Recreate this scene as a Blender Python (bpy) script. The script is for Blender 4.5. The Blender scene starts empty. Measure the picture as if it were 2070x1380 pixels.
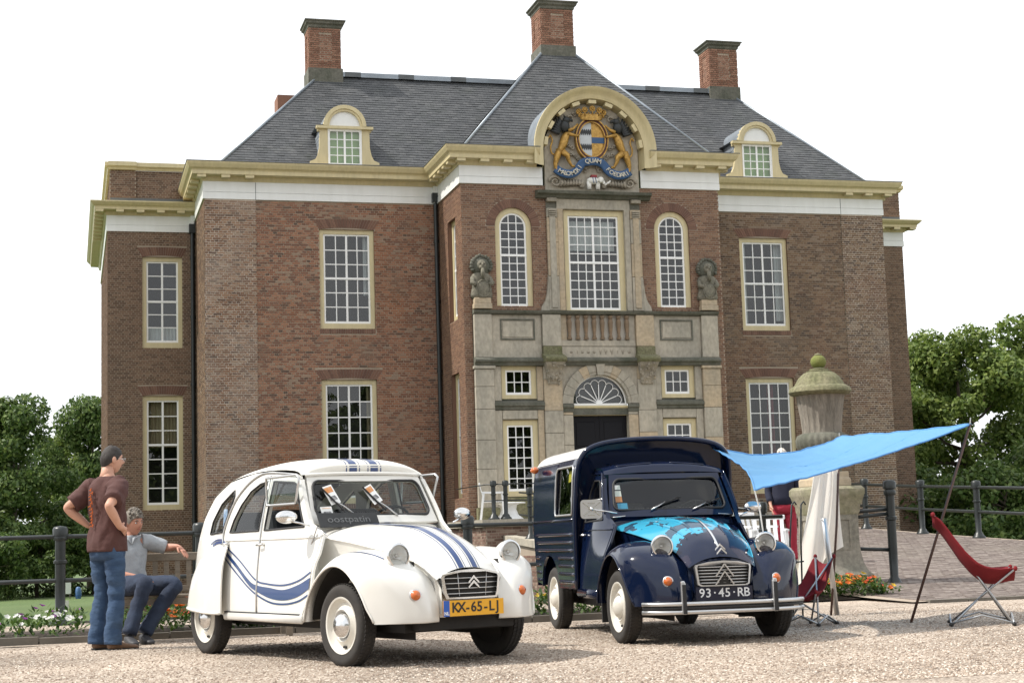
import bpy, bmesh, math, random
from math import sin, cos, pi, radians, sqrt, atan2, hypot
from mathutils import Vector, Matrix, noise
from mathutils.geometry import delaunay_2d_cdt

random.seed(7)
scene = bpy.context.scene
COL = scene.collection

# ------------------------------------------------------------------ camera
CAM_H = 0.8734
YAW, PITCH, ROLL, FPX = 0.26707, 0.12021, -0.03043, 3289.65
cam_data = bpy.data.cameras.new('camera')
cam = bpy.data.objects.new('camera', cam_data)
COL.objects.link(cam)
_f = Vector((sin(YAW) * cos(PITCH), cos(YAW) * cos(PITCH), sin(PITCH)))
_r = Vector((cos(YAW), -sin(YAW), 0))
_u = _r.cross(_f)
_r2 = _r * cos(ROLL) + _u * sin(ROLL)
_u2 = -_r * sin(ROLL) + _u * cos(ROLL)
_m = Matrix((_r2, _u2, -_f)).transposed().to_4x4()
_m.translation = (0, 0, CAM_H)
cam.matrix_world = _m
cam_data.sensor_width = 36.0
cam_data.lens = FPX / 2070.0 * 36.0
cam_data.clip_start = 0.1
cam_data.clip_end = 2000
scene.camera = cam

# ------------------------------------------------------------------ sky and sun
SUN_AZ = Vector((-0.985, 0.172, 0)).normalized()     # horizontal direction towards the sun
SUN_EL = radians(52)
world = bpy.data.worlds.new('World')
scene.world = world
world.use_nodes = True
wn, wl = world.node_tree.nodes, world.node_tree.links
wn.clear()
w_out = wn.new('ShaderNodeOutputWorld')
w_bg = wn.new('ShaderNodeBackground')
w_sky = wn.new('ShaderNodeTexSky')
w_sky.sky_type = 'NISHITA'
w_sky.sun_disc = False
w_sky.sun_elevation = SUN_EL
w_sky.sun_rotation = atan2(SUN_AZ.x, SUN_AZ.y)
w_sky.dust_density = 3.0
w_tc = wn.new('ShaderNodeTexCoord')
w_map = wn.new('ShaderNodeMapping')
w_map.inputs['Scale'].default_value = (1.0, 1.0, 2.6)
w_noise = wn.new('ShaderNodeTexNoise')
w_noise.inputs['Scale'].default_value = 1.7
w_noise.inputs['Detail'].default_value = 5
w_noise.inputs['Roughness'].default_value = 0.55
w_ramp = wn.new('ShaderNodeValToRGB')
w_ramp.color_ramp.elements[0].position = 0.36
w_ramp.color_ramp.elements[0].color = (0.66, 0.66, 0.66, 1)
w_ramp.color_ramp.elements[1].position = 0.62
w_ramp.color_ramp.elements[1].color = (0.97, 0.97, 0.97, 1)
w_mix = wn.new('ShaderNodeMix')
w_mix.data_type = 'RGBA'
w_mix.inputs[7].default_value = (12.9, 13.2, 13.5, 1)      # bright thin cloud cover
wl.new(w_tc.outputs['Generated'], w_map.inputs[0])
wl.new(w_map.outputs[0], w_noise.inputs['Vector'])
wl.new(w_noise.outputs['Fac'], w_ramp.inputs[0])
wl.new(w_ramp.outputs[0], w_mix.inputs[0])
wl.new(w_sky.outputs[0], w_mix.inputs[6])
wl.new(w_mix.outputs[2], w_bg.inputs['Color'])
w_bg.inputs['Strength'].default_value = 0.1
wl.new(w_bg.outputs[0], w_out.inputs[0])

sun_data = bpy.data.lights.new('sun', 'SUN')
sun_data.energy = 4.4
sun_data.angle = radians(0.8)
sun_data.color = (1.0, 0.95, 0.87)
sun = bpy.data.objects.new('sun', sun_data)
COL.objects.link(sun)
_sd = SUN_AZ * cos(SUN_EL) + Vector((0, 0, sin(SUN_EL)))
sun.rotation_euler = _sd.to_track_quat('Z', 'Y').to_euler()
sun.location = (-20, 20, 40)

scene.view_settings.view_transform = 'Standard'
scene.view_settings.look = 'None'
scene.view_settings.exposure = 0.2
scene.view_settings.gamma = 1.0
scene.view_settings.use_curve_mapping = False
scene.render.engine = 'CYCLES'
scene.cycles.use_denoising = True
scene.cycles.max_bounces = 8
scene.cycles.transparent_max_bounces = 24
scene.cycles.caustics_reflective = False
scene.cycles.caustics_refractive = False

# ------------------------------------------------------------------ materials
MATS = {}


def lin(r, g, b):
    f = lambda c: ((c / 255.0 + 0.055) / 1.055) ** 2.4 if c > 10 else c / 255.0 / 12.92
    return (f(r), f(g), f(b))


def mat(name, color, rough=0.6, metal=0.0, spec=0.5, var=0.0, vscale=3.0, color2=None, grain=0.0, gscale=60.0,
        bump=0.0, bscale=80.0, bdist=0.01, island=0.0, coat=0.0, sheen=0.0, transl=0.0, rvar=0.0, stretch=(1, 1, 1), alpha=1.0):
    """Principled material: colour mottled by noise (var, vscale) towards color2, fine grain, bump, per-piece variation."""
    if name in MATS:
        return MATS[name]
    m = bpy.data.materials.new(name)
    m.use_nodes = True
    n, l = m.node_tree.nodes, m.node_tree.links
    b = n['Principled BSDF']
    b.inputs['Roughness'].default_value = rough
    b.inputs['Metallic'].default_value = metal
    b.inputs['Specular IOR Level'].default_value = spec
    if coat:
        b.inputs['Coat Weight'].default_value = coat
        b.inputs['Coat Roughness'].default_value = 0.06
    if sheen:
        b.inputs['Sheen Weight'].default_value = sheen
    c2 = color2 if color2 else tuple(c * 0.5 for c in color)
    tc = n.new('ShaderNodeTexCoord')
    mp = n.new('ShaderNodeMapping')
    mp.inputs['Scale'].default_value = stretch
    l.new(tc.outputs['Object'], mp.inputs[0])
    cur = None
    rgb = n.new('ShaderNodeRGB')
    rgb.outputs[0].default_value = (*color, 1)
    cur = rgb.outputs[0]
    if var:
        t = n.new('ShaderNodeTexNoise')
        t.inputs['Scale'].default_value = vscale
        t.inputs['Detail'].default_value = 6
        t.inputs['Roughness'].default_value = 0.62
        l.new(mp.outputs[0], t.inputs['Vector'])
        r = n.new('ShaderNodeValToRGB')
        r.color_ramp.elements[0].position = 0.36
        r.color_ramp.elements[0].color = (0, 0, 0, 1)
        r.color_ramp.elements[1].position = 0.68
        r.color_ramp.elements[1].color = (var, var, var, 1)
        l.new(t.outputs['Fac'], r.inputs[0])
        x = n.new('ShaderNodeMix')
        x.data_type = 'RGBA'
        l.new(r.outputs[0], x.inputs[0])
        l.new(cur, x.inputs[6])
        x.inputs[7].default_value = (*c2, 1)
        cur = x.outputs[2]
        if rvar:
            mr = n.new('ShaderNodeMapRange')
            mr.inputs['To Min'].default_value = rough
            mr.inputs['To Max'].default_value = rough + rvar
            l.new(t.outputs['Fac'], mr.inputs['Value'])
            l.new(mr.outputs[0], b.inputs['Roughness'])
    if grain:
        t = n.new('ShaderNodeTexNoise')
        t.inputs['Scale'].default_value = gscale
        t.inputs['Detail'].default_value = 3
        l.new(mp.outputs[0], t.inputs['Vector'])
        mr = n.new('ShaderNodeMapRange')
        mr.inputs['From Min'].default_value = 0.3
        mr.inputs['From Max'].default_value = 0.7
        mr.inputs['To Min'].default_value = 1 - grain
        mr.inputs['To Max'].default_value = 1 + grain
        l.new(t.outputs['Fac'], mr.inputs['Value'])
        x = n.new('ShaderNodeMix')
        x.data_type = 'RGBA'
        x.blend_type = 'MULTIPLY'
        x.inputs[0].default_value = 1.0
        l.new(cur, x.inputs[6])
        l.new(mr.outputs[0], x.inputs[7])
        cur = x.outputs[2]
    if island:
        g = n.new('ShaderNodeNewGeometry')
        mr = n.new('ShaderNodeMapRange')
        mr.inputs['To Min'].default_value = 1 - island
        mr.inputs['To Max'].default_value = 1 + island
        l.new(g.outputs['Random Per Island'], mr.inputs['Value'])
        x = n.new('ShaderNodeMix')
        x.data_type = 'RGBA'
        x.blend_type = 'MULTIPLY'
        x.inputs[0].default_value = 1.0
        l.new(cur, x.inputs[6])
        l.new(mr.outputs[0], x.inputs[7])
        cur = x.outputs[2]
    l.new(cur, b.inputs['Base Color'])
    if bump:
        t = n.new('ShaderNodeTexNoise')
        t.inputs['Scale'].default_value = bscale
        t.inputs['Detail'].default_value = 4
        l.new(mp.outputs[0], t.inputs['Vector'])
        bm_ = n.new('ShaderNodeBump')
        bm_.inputs['Strength'].default_value = bump
        bm_.inputs['Distance'].default_value = bdist
        l.new(t.outputs['Fac'], bm_.inputs['Height'])
        l.new(bm_.outputs[0], b.inputs['Normal'])
    if transl:
        tr = n.new('ShaderNodeBsdfTranslucent')
        l.new(cur, tr.inputs['Color'])
        mx = n.new('ShaderNodeMixShader')
        mx.inputs[0].default_value = transl
        l.new(b.outputs[0], mx.inputs[1])
        l.new(tr.outputs[0], mx.inputs[2])
        l.new(mx.outputs[0], n['Material Output'].inputs[0])
    MATS[name] = m
    return m


def mat_island(name, stops, rough=0.85, var_noise=None, bump=0.3, bscale=60.0, bdist=0.006, spec=0.3, patches=()):
    """Every loose piece takes its own colour from the ramp; patches = (colour, scale, low, high, amount) of stain noise."""
    if name in MATS:
        return MATS[name]
    m = bpy.data.materials.new(name)
    m.use_nodes = True
    n, l = m.node_tree.nodes, m.node_tree.links
    b = n['Principled BSDF']
    b.inputs['Roughness'].default_value = rough
    b.inputs['Specular IOR Level'].default_value = spec
    g = n.new('ShaderNodeNewGeometry')
    r = n.new('ShaderNodeValToRGB')
    r.color_ramp.elements[0].position = stops[0][0]
    r.color_ramp.elements[0].color = (*stops[0][1], 1)
    r.color_ramp.elements[1].position = stops[-1][0]
    r.color_ramp.elements[1].color = (*stops[-1][1], 1)
    for p, c in stops[1:-1]:
        e = r.color_ramp.elements.new(p)
        e.color = (*c, 1)
    l.new(g.outputs['Random Per Island'], r.inputs[0])
    cur = r.outputs[0]
    tc = n.new('ShaderNodeTexCoord')
    for (c, sc, lo, hi, am) in patches:
        t = n.new('ShaderNodeTexNoise')
        t.inputs['Scale'].default_value = sc
        t.inputs['Detail'].default_value = 5
        l.new(tc.outputs['Object'], t.inputs['Vector'])
        rr = n.new('ShaderNodeValToRGB')
        rr.color_ramp.elements[0].position = lo
        rr.color_ramp.elements[0].color = (0, 0, 0, 1)
        rr.color_ramp.elements[1].position = hi
        rr.color_ramp.elements[1].color = (am, am, am, 1)
        l.new(t.outputs['Fac'], rr.inputs[0])
        x = n.new('ShaderNodeMix')
        x.data_type = 'RGBA'
        l.new(rr.outputs[0], x.inputs[0])
        l.new(cur, x.inputs[6])
        x.inputs[7].default_value = (*c, 1)
        cur = x.outputs[2]
    l.new(cur, b.inputs['Base Color'])
    t = n.new('ShaderNodeTexNoise')
    t.inputs['Scale'].default_value = bscale
    t.inputs['Detail'].default_value = 4
    l.new(tc.outputs['Object'], t.inputs['Vector'])
    bm_ = n.new('ShaderNodeBump')
    bm_.inputs['Strength'].default_value = bump
    bm_.inputs['Distance'].default_value = bdist
    l.new(t.outputs['Fac'], bm_.inputs['Height'])
    l.new(bm_.outputs[0], b.inputs['Normal'])
    MATS[name] = m
    return m


def mat_glass(name, ior=1.5, tint=(0.93, 0.95, 0.95), gain=1.0, rough=0.0):
    if name in MATS:
        return MATS[name]
    m = bpy.data.materials.new(name)
    m.use_nodes = True
    n, l = m.node_tree.nodes, m.node_tree.links
    n.remove(n['Principled BSDF'])
    # Schlick reflectance from the angle of view, the same from either side of the pane
    ge = n.new('ShaderNodeNewGeometry')
    dt = n.new('ShaderNodeVectorMath')
    dt.operation = 'DOT_PRODUCT'
    l.new(ge.outputs['Incoming'], dt.inputs[0])
    l.new(ge.outputs['Normal'], dt.inputs[1])

    def mth(op, a, b=None, clamp=False):
        k = n.new('ShaderNodeMath')
        k.operation = op
        k.use_clamp = clamp
        for i, q in enumerate((a, b)):
            if q is None:
                continue
            if isinstance(q, (int, float)):
                k.inputs[i].default_value = q
            else:
                l.new(q, k.inputs[i])
        return k.outputs[0]
    f0 = ((ior - 1) / (ior + 1)) ** 2
    pw = mth('POWER', mth('SUBTRACT', 1.0, mth('ABSOLUTE', dt.outputs['Value'])), 5.0)
    fac = mth('MULTIPLY', mth('ADD', mth('MULTIPLY', pw, 1 - f0), f0), gain, True)
    tr = n.new('ShaderNodeBsdfTransparent')
    tr.inputs[0].default_value = (*tint, 1)
    gl = n.new('ShaderNodeBsdfGlossy')
    gl.inputs['Roughness'].default_value = rough
    mx = n.new('ShaderNodeMixShader')
    l.new(fac, mx.inputs[0])
    l.new(tr.outputs[0], mx.inputs[1])
    l.new(gl.outputs[0], mx.inputs[2])
    l.new(mx.outputs[0], n['Material Output'].inputs[0])
    MATS[name] = m
    return m


# ------------------------------------------------------------------ mesh building
class MB:
    def __init__(self):
        self.v, self.f = [], []

    def add(self, vs, fs):
        o = len(self.v)
        self.v.extend([tuple(p) for p in vs])
        self.f.extend([tuple(i + o for i in f) for f in fs])
        return self

    def box(self, x0, x1, y0, y1, z0, z1):
        return self.add([(x0, y0, z0), (x1, y0, z0), (x1, y1, z0), (x0, y1, z0), (x0, y0, z1), (x1, y0, z1), (x1, y1, z1), (x0, y1, z1)],
                        [(3, 2, 1, 0), (4, 5, 6, 7), (0, 1, 5, 4), (1, 2, 6, 5), (2, 3, 7, 6), (3, 0, 4, 7)])

    def obox(self, c, ax, ay, az):
        """oriented box: centre and three half-axis vectors"""
        c, ax, ay, az = Vector(c), Vector(ax), Vector(ay), Vector(az)
        s = [(-1, -1, -1), (1, -1, -1), (1, 1, -1), (-1, 1, -1), (-1, -1, 1), (1, -1, 1), (1, 1, 1), (-1, 1, 1)]
        return self.add([c + ax * a + ay * b + az * d for a, b, d in s],
                        [(3, 2, 1, 0), (4, 5, 6, 7), (0, 1, 5, 4), (1, 2, 6, 5), (2, 3, 7, 6), (3, 0, 4, 7)])

    def bar(self, a, b, w, h, up=(0, 0, 1)):
        a, b, up = Vector(a), Vector(b), Vector(up)
        d = b - a
        L = d.length
        d.normalize()
        s = d.cross(up)
        if s.length < 1e-5:
            s = d.cross(Vector((1, 0, 0)))
        s.normalize()
        u = s.cross(d)
        return self.obox((a + b) / 2, d * L / 2, s * w / 2, u * h / 2)

    def tube(self, path, rad, n=8, caps=True, flat=None):
        """round tube along a path; rad is a number or a list; flat=(a,b) scales the section"""
        P = [Vector(p) for p in path]
        if not hasattr(rad, '__len__'):
            rad = [rad] * len(P)
        vs, fs = [], []
        ref = None
        for i, p in enumerate(P):
            if i == 0:
                t = P[1] - P[0]
            elif i == len(P) - 1:
                t = P[-1] - P[-2]
            else:
                t = (P[i + 1] - P[i]).normalized() + (P[i] - P[i - 1]).normalized()
            if t.length < 1e-9:
                t = Vector((0, 0, 1))
            t.normalize()
            if ref is None:
                ref = Vector((0, 0, 1)) if abs(t.z) < 0.9 else Vector((1, 0, 0))
            s = t.cross(ref)
            if s.length < 1e-6:
                s = t.cross(Vector((0, 1, 0)))
            s.normalize()
            u = s.cross(t)
            ref = u
            fa, fb = flat if flat else (1, 1)
            for k in range(n):
                a = 2 * pi * k / n
                vs.append(p + (s * cos(a) * fa + u * sin(a) * fb) * rad[i])
        for i in range(len(P) - 1):
            for k in range(n):
                a, b = i * n + k, i * n + (k + 1) % n
                fs.append((a, a + n, b + n, b))
        if caps:
            fs.append(tuple(range(n)))
            fs.append(tuple(range((len(P) - 1) * n + n - 1, (len(P) - 1) * n - 1, -1)))
        return self.add(vs, fs)

    def lathe(self, prof, n=24, c=(0, 0, 0), axis='z', flute=None, caps=True):
        """prof = [(r, h)...] turned about an axis through c; flute(angle, k) scales radius"""
        vs, fs = [], []
        c = Vector(c)
        for k, (r, h) in enumerate(prof):
            for i in range(n):
                a = 2 * pi * i / n
                rr = r * (flute(a, k) if flute else 1)
                if axis == 'z':
                    p = Vector((rr * cos(a), rr * sin(a), h))
                elif axis == 'y':
                    p = Vector((rr * cos(a), h, rr * sin(a)))
                else:
                    p = Vector((h, rr * cos(a), rr * sin(a)))
                vs.append(c + p)
        for k in range(len(prof) - 1):
            for i in range(n):
                a, b = k * n + i, k * n + (i + 1) % n
                fs.append((a, b, b + n, a + n) if axis != 'y' else (a, a + n, b + n, b))
        for k, flip in ((0, True), (len(prof) - 1, False)):
            if caps and prof[k][0] > 1e-5:
                ring = [k * n + i for i in range(n)]
                if flip != (axis == 'y'):
                    ring = ring[::-1]
                fs.append(tuple(ring))
        return self.add(vs, fs)

    def grid(self, fn, nu, nv, closed_u=False, flip=False):
        vs = [fn(i / nu, j / nv) for i in range(nu + (0 if closed_u else 1)) for j in range(nv + 1)]
        fs = []
        cu = nu if closed_u else nu + 1
        for i in range(nu):
            for j in range(nv):
                a = i * (nv + 1) + j
                b = ((i + 1) % cu) * (nv + 1) + j
                q = (a, b, b + 1, a + 1)
                fs.append(q[::-1] if flip else q)
        return self.add(vs, fs)

    def prism(self, poly, p0, p1):
        """poly: list of Vector-like 3D points (one face), extruded by p1-p0"""
        d = Vector(p1) - Vector(p0)
        n = len(poly)
        vs = [Vector(p) for p in poly] + [Vector(p) + d for p in poly]
        fs = [tuple(range(n - 1, -1, -1)), tuple(range(n, 2 * n))]
        for i in range(n):
            j = (i + 1) % n
            fs.append((i, j, j + n, i + n))
        return self.add(vs, fs)

    def ball(self, c, r, nu=12, nv=8, fn=None):
        c = Vector(c)
        rx, ry, rz = r if hasattr(r, '__len__') else (r, r, r)
        vs = [c + Vector((0, 0, -rz))]
        for j in range(1, nv):
            t = -pi / 2 + pi * j / nv
            for i in range(nu):
                a = 2 * pi * i / nu
                vs.append(c + Vector((rx * cos(t) * cos(a), ry * cos(t) * sin(a), rz * sin(t))))
        vs.append(c + Vector((0, 0, rz)))
        if fn:
            vs = [fn(Vector(p)) for p in vs]
        fs = []
        for i in range(nu):
            fs.append((0, 1 + (i + 1) % nu, 1 + i))
            fs.append((len(vs) - 1, len(vs) - 1 - nu + i, len(vs) - 1 - nu + (i + 1) % nu))
        for j in range(nv - 2):
            for i in range(nu):
                a, b = 1 + j * nu + i, 1 + j * nu + (i + 1) % nu
                fs.append((a, b, b + nu, a + nu))
        return self.add(vs, fs)

    def xf(self, M_):
        self.v = [tuple(M_ @ Vector(p)) for p in self.v]
        return self

    def map(self, fn):
        self.v = [tuple(fn(Vector(p))) for p in self.v]
        return self

    def join(self, o):
        return self.add(o.v, o.f)

    def mesh(self, name, smooth=False, recalc=False, merge=0.0):
        me = bpy.data.meshes.new(name)
        me.from_pydata(self.v, [], self.f)
        if recalc or merge:
            bm = bmesh.new()
            bm.from_mesh(me)
            if merge:
                bmesh.ops.remove_doubles(bm, verts=bm.verts, dist=merge)
            bmesh.ops.recalc_face_normals(bm, faces=bm.faces)
            bm.to_mesh(me)
            bm.free()
        if smooth:
            me.polygons.foreach_set('use_smooth', [True] * len(me.polygons))
            if smooth is not True:
                try:
                    me.set_sharp_from_angle(angle=radians(smooth))
                except Exception:
                    pass
        me.update()
        return me

    def build(self, name, m, parent=None, smooth=False, recalc=False, merge=0.0, loc=None, rot=None, kind=None, label=None):
        o = bpy.data.objects.new(name, self.mesh(name, smooth, recalc, merge))
        o.data.materials.append(m)
        return put(o, parent, loc, rot, kind, label)


def put(o, parent=None, loc=None, rot=None, kind=None, label=None):
    COL.objects.link(o)
    if parent:
        o.parent = parent
    if loc is not None:
        o.location = loc
    if rot is not None:
        o.rotation_euler = rot
    if kind:
        o['kind'] = kind
    if label:
        o['label'] = label
    return o


def share(name, me, parent=None, loc=None, rot=None, scale=None):
    o = put(bpy.data.objects.new(name, me), parent, loc, rot)
    if scale is not None:
        o.scale = scale
    return o


def tag(o, label=None, cat=None, group=None, kind=None):
    if label:
        o['label'] = label
    if cat:
        o['category'] = cat
    if group:
        o['group'] = group
    if kind:
        o['kind'] = kind
    return o


def thing(name, label, cat, loc=(0, 0, 0), rz=0.0, group=None):
    o = bpy.data.objects.new(name, None)
    COL.objects.link(o)
    o.location = loc
    o.rotation_euler = (0, 0, rz)
    o.empty_display_size = 0.1
    return tag(o, label, cat, group)


def copy_tree(o, parent=None):
    c = o.copy()
    COL.objects.link(c)
    c.parent = parent
    for ch in list(o.children):
        k = copy_tree(ch, c)
        k.matrix_parent_inverse = ch.matrix_parent_inverse.copy()
    return c


def bevel(o, w=0.01, seg=2, angle=40):
    b = o.modifiers.new('bevel', 'BEVEL')
    b.width = w
    b.segments = seg
    b.limit_method = 'ANGLE'
    b.angle_limit = radians(angle)
    b.harden_normals = False
    return o


def solid(o, t, offset=-1):
    s = o.modifiers.new('solid', 'SOLIDIFY')
    s.thickness = t
    s.offset = offset
    return o


def dens(poly, step):
    """put extra points on a closed outline"""
    out = []
    for i in range(len(poly)):
        a, b = Vector(poly[i]), Vector(poly[(i + 1) % len(poly)])
        k = max(1, int(math.ceil((b - a).length / step)))
        for j in range(k):
            out.append(a + (b - a) * j / k)
    return [tuple(p) for p in out]


def catmull(pts, n=6, closed=False):
    P = [Vector(p) for p in pts]
    out = []
    m = len(P)
    rng = range(m if closed else m - 1)
    for i in rng:
        p0 = P[(i - 1) % m] if closed or i > 0 else P[0] * 2 - P[1]
        p1, p2 = P[i], P[(i + 1) % m]
        p3 = P[(i + 2) % m] if closed or i + 2 < m else P[-1] * 2 - P[-2]
        for k in range(n):
            t = k / n
            out.append(0.5 * ((2 * p1) + (p2 - p0) * t + (2 * p0 - 5 * p1 + 4 * p2 - p3) * t * t + (3 * p1 - p0 - 3 * p2 + p3) * t ** 3))
    if not closed:
        out.append(P[-1])
    return [tuple(p) for p in out]


def interp(tab, x):
    if x <= tab[0][0]:
        return tab[0][1]
    for (a, fa), (b, fb) in zip(tab, tab[1:]):
        if x <= b:
            return fa + (fb - fa) * (x - a) / (b - a)
    return tab[-1][1]


def sinterp(tab, x):
    """smooth (Catmull-Rom like) table interpolation"""
    n = len(tab)
    if x <= tab[0][0]:
        return tab[0][1]
    if x >= tab[-1][0]:
        return tab[-1][1]
    for i in range(n - 1):
        if x <= tab[i + 1][0]:
            break
    x1, y1 = tab[i]
    x2, y2 = tab[i + 1]
    m1 = (y2 - tab[i - 1][1]) / (x2 - tab[i - 1][0]) if i > 0 else (y2 - y1) / (x2 - x1)
    m2 = (tab[i + 2][1] - y1) / (tab[i + 2][0] - x1) if i + 2 < n else (y2 - y1) / (x2 - x1)
    h = x2 - x1
    t = (x - x1) / h
    return (2 * t ** 3 - 3 * t * t + 1) * y1 + (t ** 3 - 2 * t * t + t) * h * m1 + (-2 * t ** 3 + 3 * t * t) * y2 + (t ** 3 - t * t) * h * m2


def inside(p, poly):
    x, y = p
    c = False
    j = len(poly) - 1
    for i in range(len(poly)):
        xi, yi = poly[i][0], poly[i][1]
        xj, yj = poly[j][0], poly[j][1]
        if (yi > y) != (yj > y) and x < (xj - xi) * (y - yi) / (yj - yi) + xi:
            c = not c
        j = i
    return c


def panel2d(outline, holes=(), step=None):
    """triangulate a 2D outline with holes; step adds interior points. Returns verts2d, faces"""
    loops = [list(outline)] + [list(h) for h in holes]
    if step:
        loops = [dens(l, step) for l in loops]
    vs, es = [], []
    for l in loops:
        o = len(vs)
        vs += [Vector((p[0], p[1])) for p in l]
        es += [(o + i, o + (i + 1) % len(l)) for i in range(len(l))]
    if step:
        xs = [p[0] for p in outline]
        ys = [p[1] for p in outline]
        segs = [(vs[a], vs[b]) for a, b in es]
        y = min(ys) + step * 0.5
        row = 0
        while y < max(ys):
            x = min(xs) + step * (0.5 if row % 2 else 0.25)
            while x < max(xs):
                if inside((x, y), outline) and not any(inside((x, y), h) for h in holes):
                    q = Vector((x, y))
                    if all((q - a).length_squared > (0.5 * step) ** 2 for a, b in segs):
                        vs.append(q)
                x += step
            y += step * 0.87
            row += 1
    r = delaunay_2d_cdt(vs, es, [], 0, 1e-6)
    v2, fs = r[0], r[2]
    out = []
    for f in fs:
        c = sum((v2[i] for i in f), Vector((0, 0))) / len(f)
        if inside(c, loops[0]) and not any(inside(c, h) for h in loops[1:]):
            a, b, d = (v2[i] for i in f[:3])
            ar = (b.x - a.x) * (d.y - a.y) - (b.y - a.y) * (d.x - a.x)
            if abs(ar) > 1e-10:
                out.append(tuple(f) if ar > 0 else tuple(f[::-1]))
    return v2, out


def panel(outline, fmap, holes=(), step=None, flip=False):
    v2, fs = panel2d(outline, holes, step)
    mb = MB()
    mb.v = [tuple(fmap(p.x, p.y)) for p in v2]
    mb.f = [f[::-1] for f in fs] if flip else list(fs)
    return mb


def slab(outline, fmap0, fmap1, holes=(), step=None):
    """closed plate between two mappings of the same outline (with rims)"""
    v2, fs = panel2d(outline, holes, step)
    mb = MB()
    n = len(v2)
    mb.v = [tuple(fmap0(p.x, p.y)) for p in v2] + [tuple(fmap1(p.x, p.y)) for p in v2]
    mb.f = list(fs) + [tuple(i + n for i in f[::-1]) for f in fs]
    cnt = {}
    for f in fs:
        for i in range(len(f)):
            e = (f[i], f[(i + 1) % len(f)])
            cnt[e] = 1
    for (a, b) in cnt:
        if (b, a) not in cnt:
            mb.f.append((b, a, a + n, b + n))
    return mb


def sweep(path, prof, closed=False, flip=False):
    """profile [(out, z)] swept along a 2D path with mitred corners; out is to the right of travel"""
    P = [Vector((p[0], p[1])) for p in path]
    n = len(P)
    mb = MB()
    rows = []
    for i in range(n):
        def nrm(a, b):
            d = (b - a).normalized()
            return Vector((d.y, -d.x))
        if closed or 0 < i < n - 1:
            n1, n2 = nrm(P[i - 1], P[i]), nrm(P[i], P[(i + 1) % n])
            m = (n1 + n2)
            m = m / max(0.2, m.dot(n1)) if m.length > 1e-6 else n1
        elif i == 0:
            m = nrm(P[0], P[1])
        else:
            m = nrm(P[-2], P[-1])
        rows.append([(P[i].x + m.x * o, P[i].y + m.y * o, z) for o, z in prof])
    k = len(prof)
    for r in rows:
        mb.v.extend(r)
    for i in range(n if closed else n - 1):
        for j in range(k - 1):
            a, b = i * k + j, ((i + 1) % n) * k + j
            q = (a, b, b + 1, a + 1)
            mb.f.append(q[::-1] if flip else q)
    if not closed:
        mb.f.append(tuple(range(k)))
        mb.f.append(tuple(range((n - 1) * k + k - 1, (n - 1) * k - 1, -1)))
    return mb


def text_mesh(s, size=1.0, depth=0.002, bold=0.0, spacing=1.0):
    cu = bpy.data.curves.new('lettering', 'FONT')
    cu.body = s
    cu.size = size
    cu.extrude = depth
    cu.offset = bold
    cu.align_x = 'CENTER'
    cu.align_y = 'CENTER'
    cu.space_character = spacing
    cu.resolution_u = 3
    o = bpy.data.objects.new('lettering', cu)
    COL.objects.link(o)
    bpy.context.view_layer.update()
    me = bpy.data.meshes.new_from_object(o.evaluated_get(bpy.context.evaluated_depsgraph_get()))
    bpy.data.objects.remove(o)
    bpy.data.curves.remove(cu)
    return me
# ------------------------------------------------------------------ the house
M_CREAM = mat('cream_paint', (0.61, 0.52, 0.305), 0.45, var=0.5, vscale=2.6, color2=(0.47, 0.40, 0.24), grain=0.06, gscale=9, stretch=(1.6, 1.6, 0.3))
M_WHITE = mat('white_paint', (0.80, 0.81, 0.80), 0.4, var=0.35, vscale=2.2, color2=(0.64, 0.64, 0.61), stretch=(2, 2, 0.35))
M_SASH = mat('sash_paint', (0.86, 0.86, 0.85), 0.35)
M_PANE = mat_glass('window_glass', 1.5, (0.86, 0.90, 0.89), 2.0)
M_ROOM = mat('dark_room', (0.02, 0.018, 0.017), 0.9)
M_GREEN_REFL = mat('green_reflection', (0.38, 0.52, 0.26), 0.8)  # tree green in the colour, standing for a reflection in the dormer panes
M_CURT = mat('beige_curtain', (0.30, 0.24, 0.15), 0.9, var=0.6, vscale=6, stretch=(6, 1, 0.4))
M_NET = mat('net_curtain', (0.52, 0.54, 0.54), 0.9, var=0.5, vscale=6, stretch=(8, 1, 0.4))
M_LEAD = mat('lead_sheet', (0.30, 0.34, 0.38), 0.42, metal=0.35, var=0.6, vscale=2.2, color2=(0.16, 0.18, 0.20))
M_LEADDK = mat('dark_lead', (0.085, 0.095, 0.10), 0.55, var=0.5, vscale=2.5, color2=(0.16, 0.17, 0.17))
M_IRON = mat('black_iron', (0.012, 0.016, 0.016), 0.38, var=0.4, vscale=8, color2=(0.03, 0.035, 0.035))
M_SLATE = mat_island('roof_slate', [(0.0, (0.058, 0.061, 0.065)), (0.45, (0.067, 0.070, 0.074)), (0.8, (0.077, 0.080, 0.084)), (1.0, (0.092, 0.094, 0.097))],
                     0.5, bump=0.25, bscale=30, spec=0.5, patches=[((0.20, 0.20, 0.19), 0.45, 0.58, 0.80, 0.45), ((0.05, 0.06, 0.045), 1.6, 0.55, 0.8, 0.4)])
_BR = lambda k, r=1.0: [(0.0, (0.105 * k, 0.072 * k, 0.057 * k)), (0.10, (0.150 * k * r, 0.091 * k, 0.065 * k)), (0.5, (0.222 * k * r, 0.125 * k, 0.080 * k)),
                        (0.8, (0.290 * k * r, 0.172 * k, 0.108 * k)), (1.0, (0.29 * k, 0.215 * k, 0.16 * k))]
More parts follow.
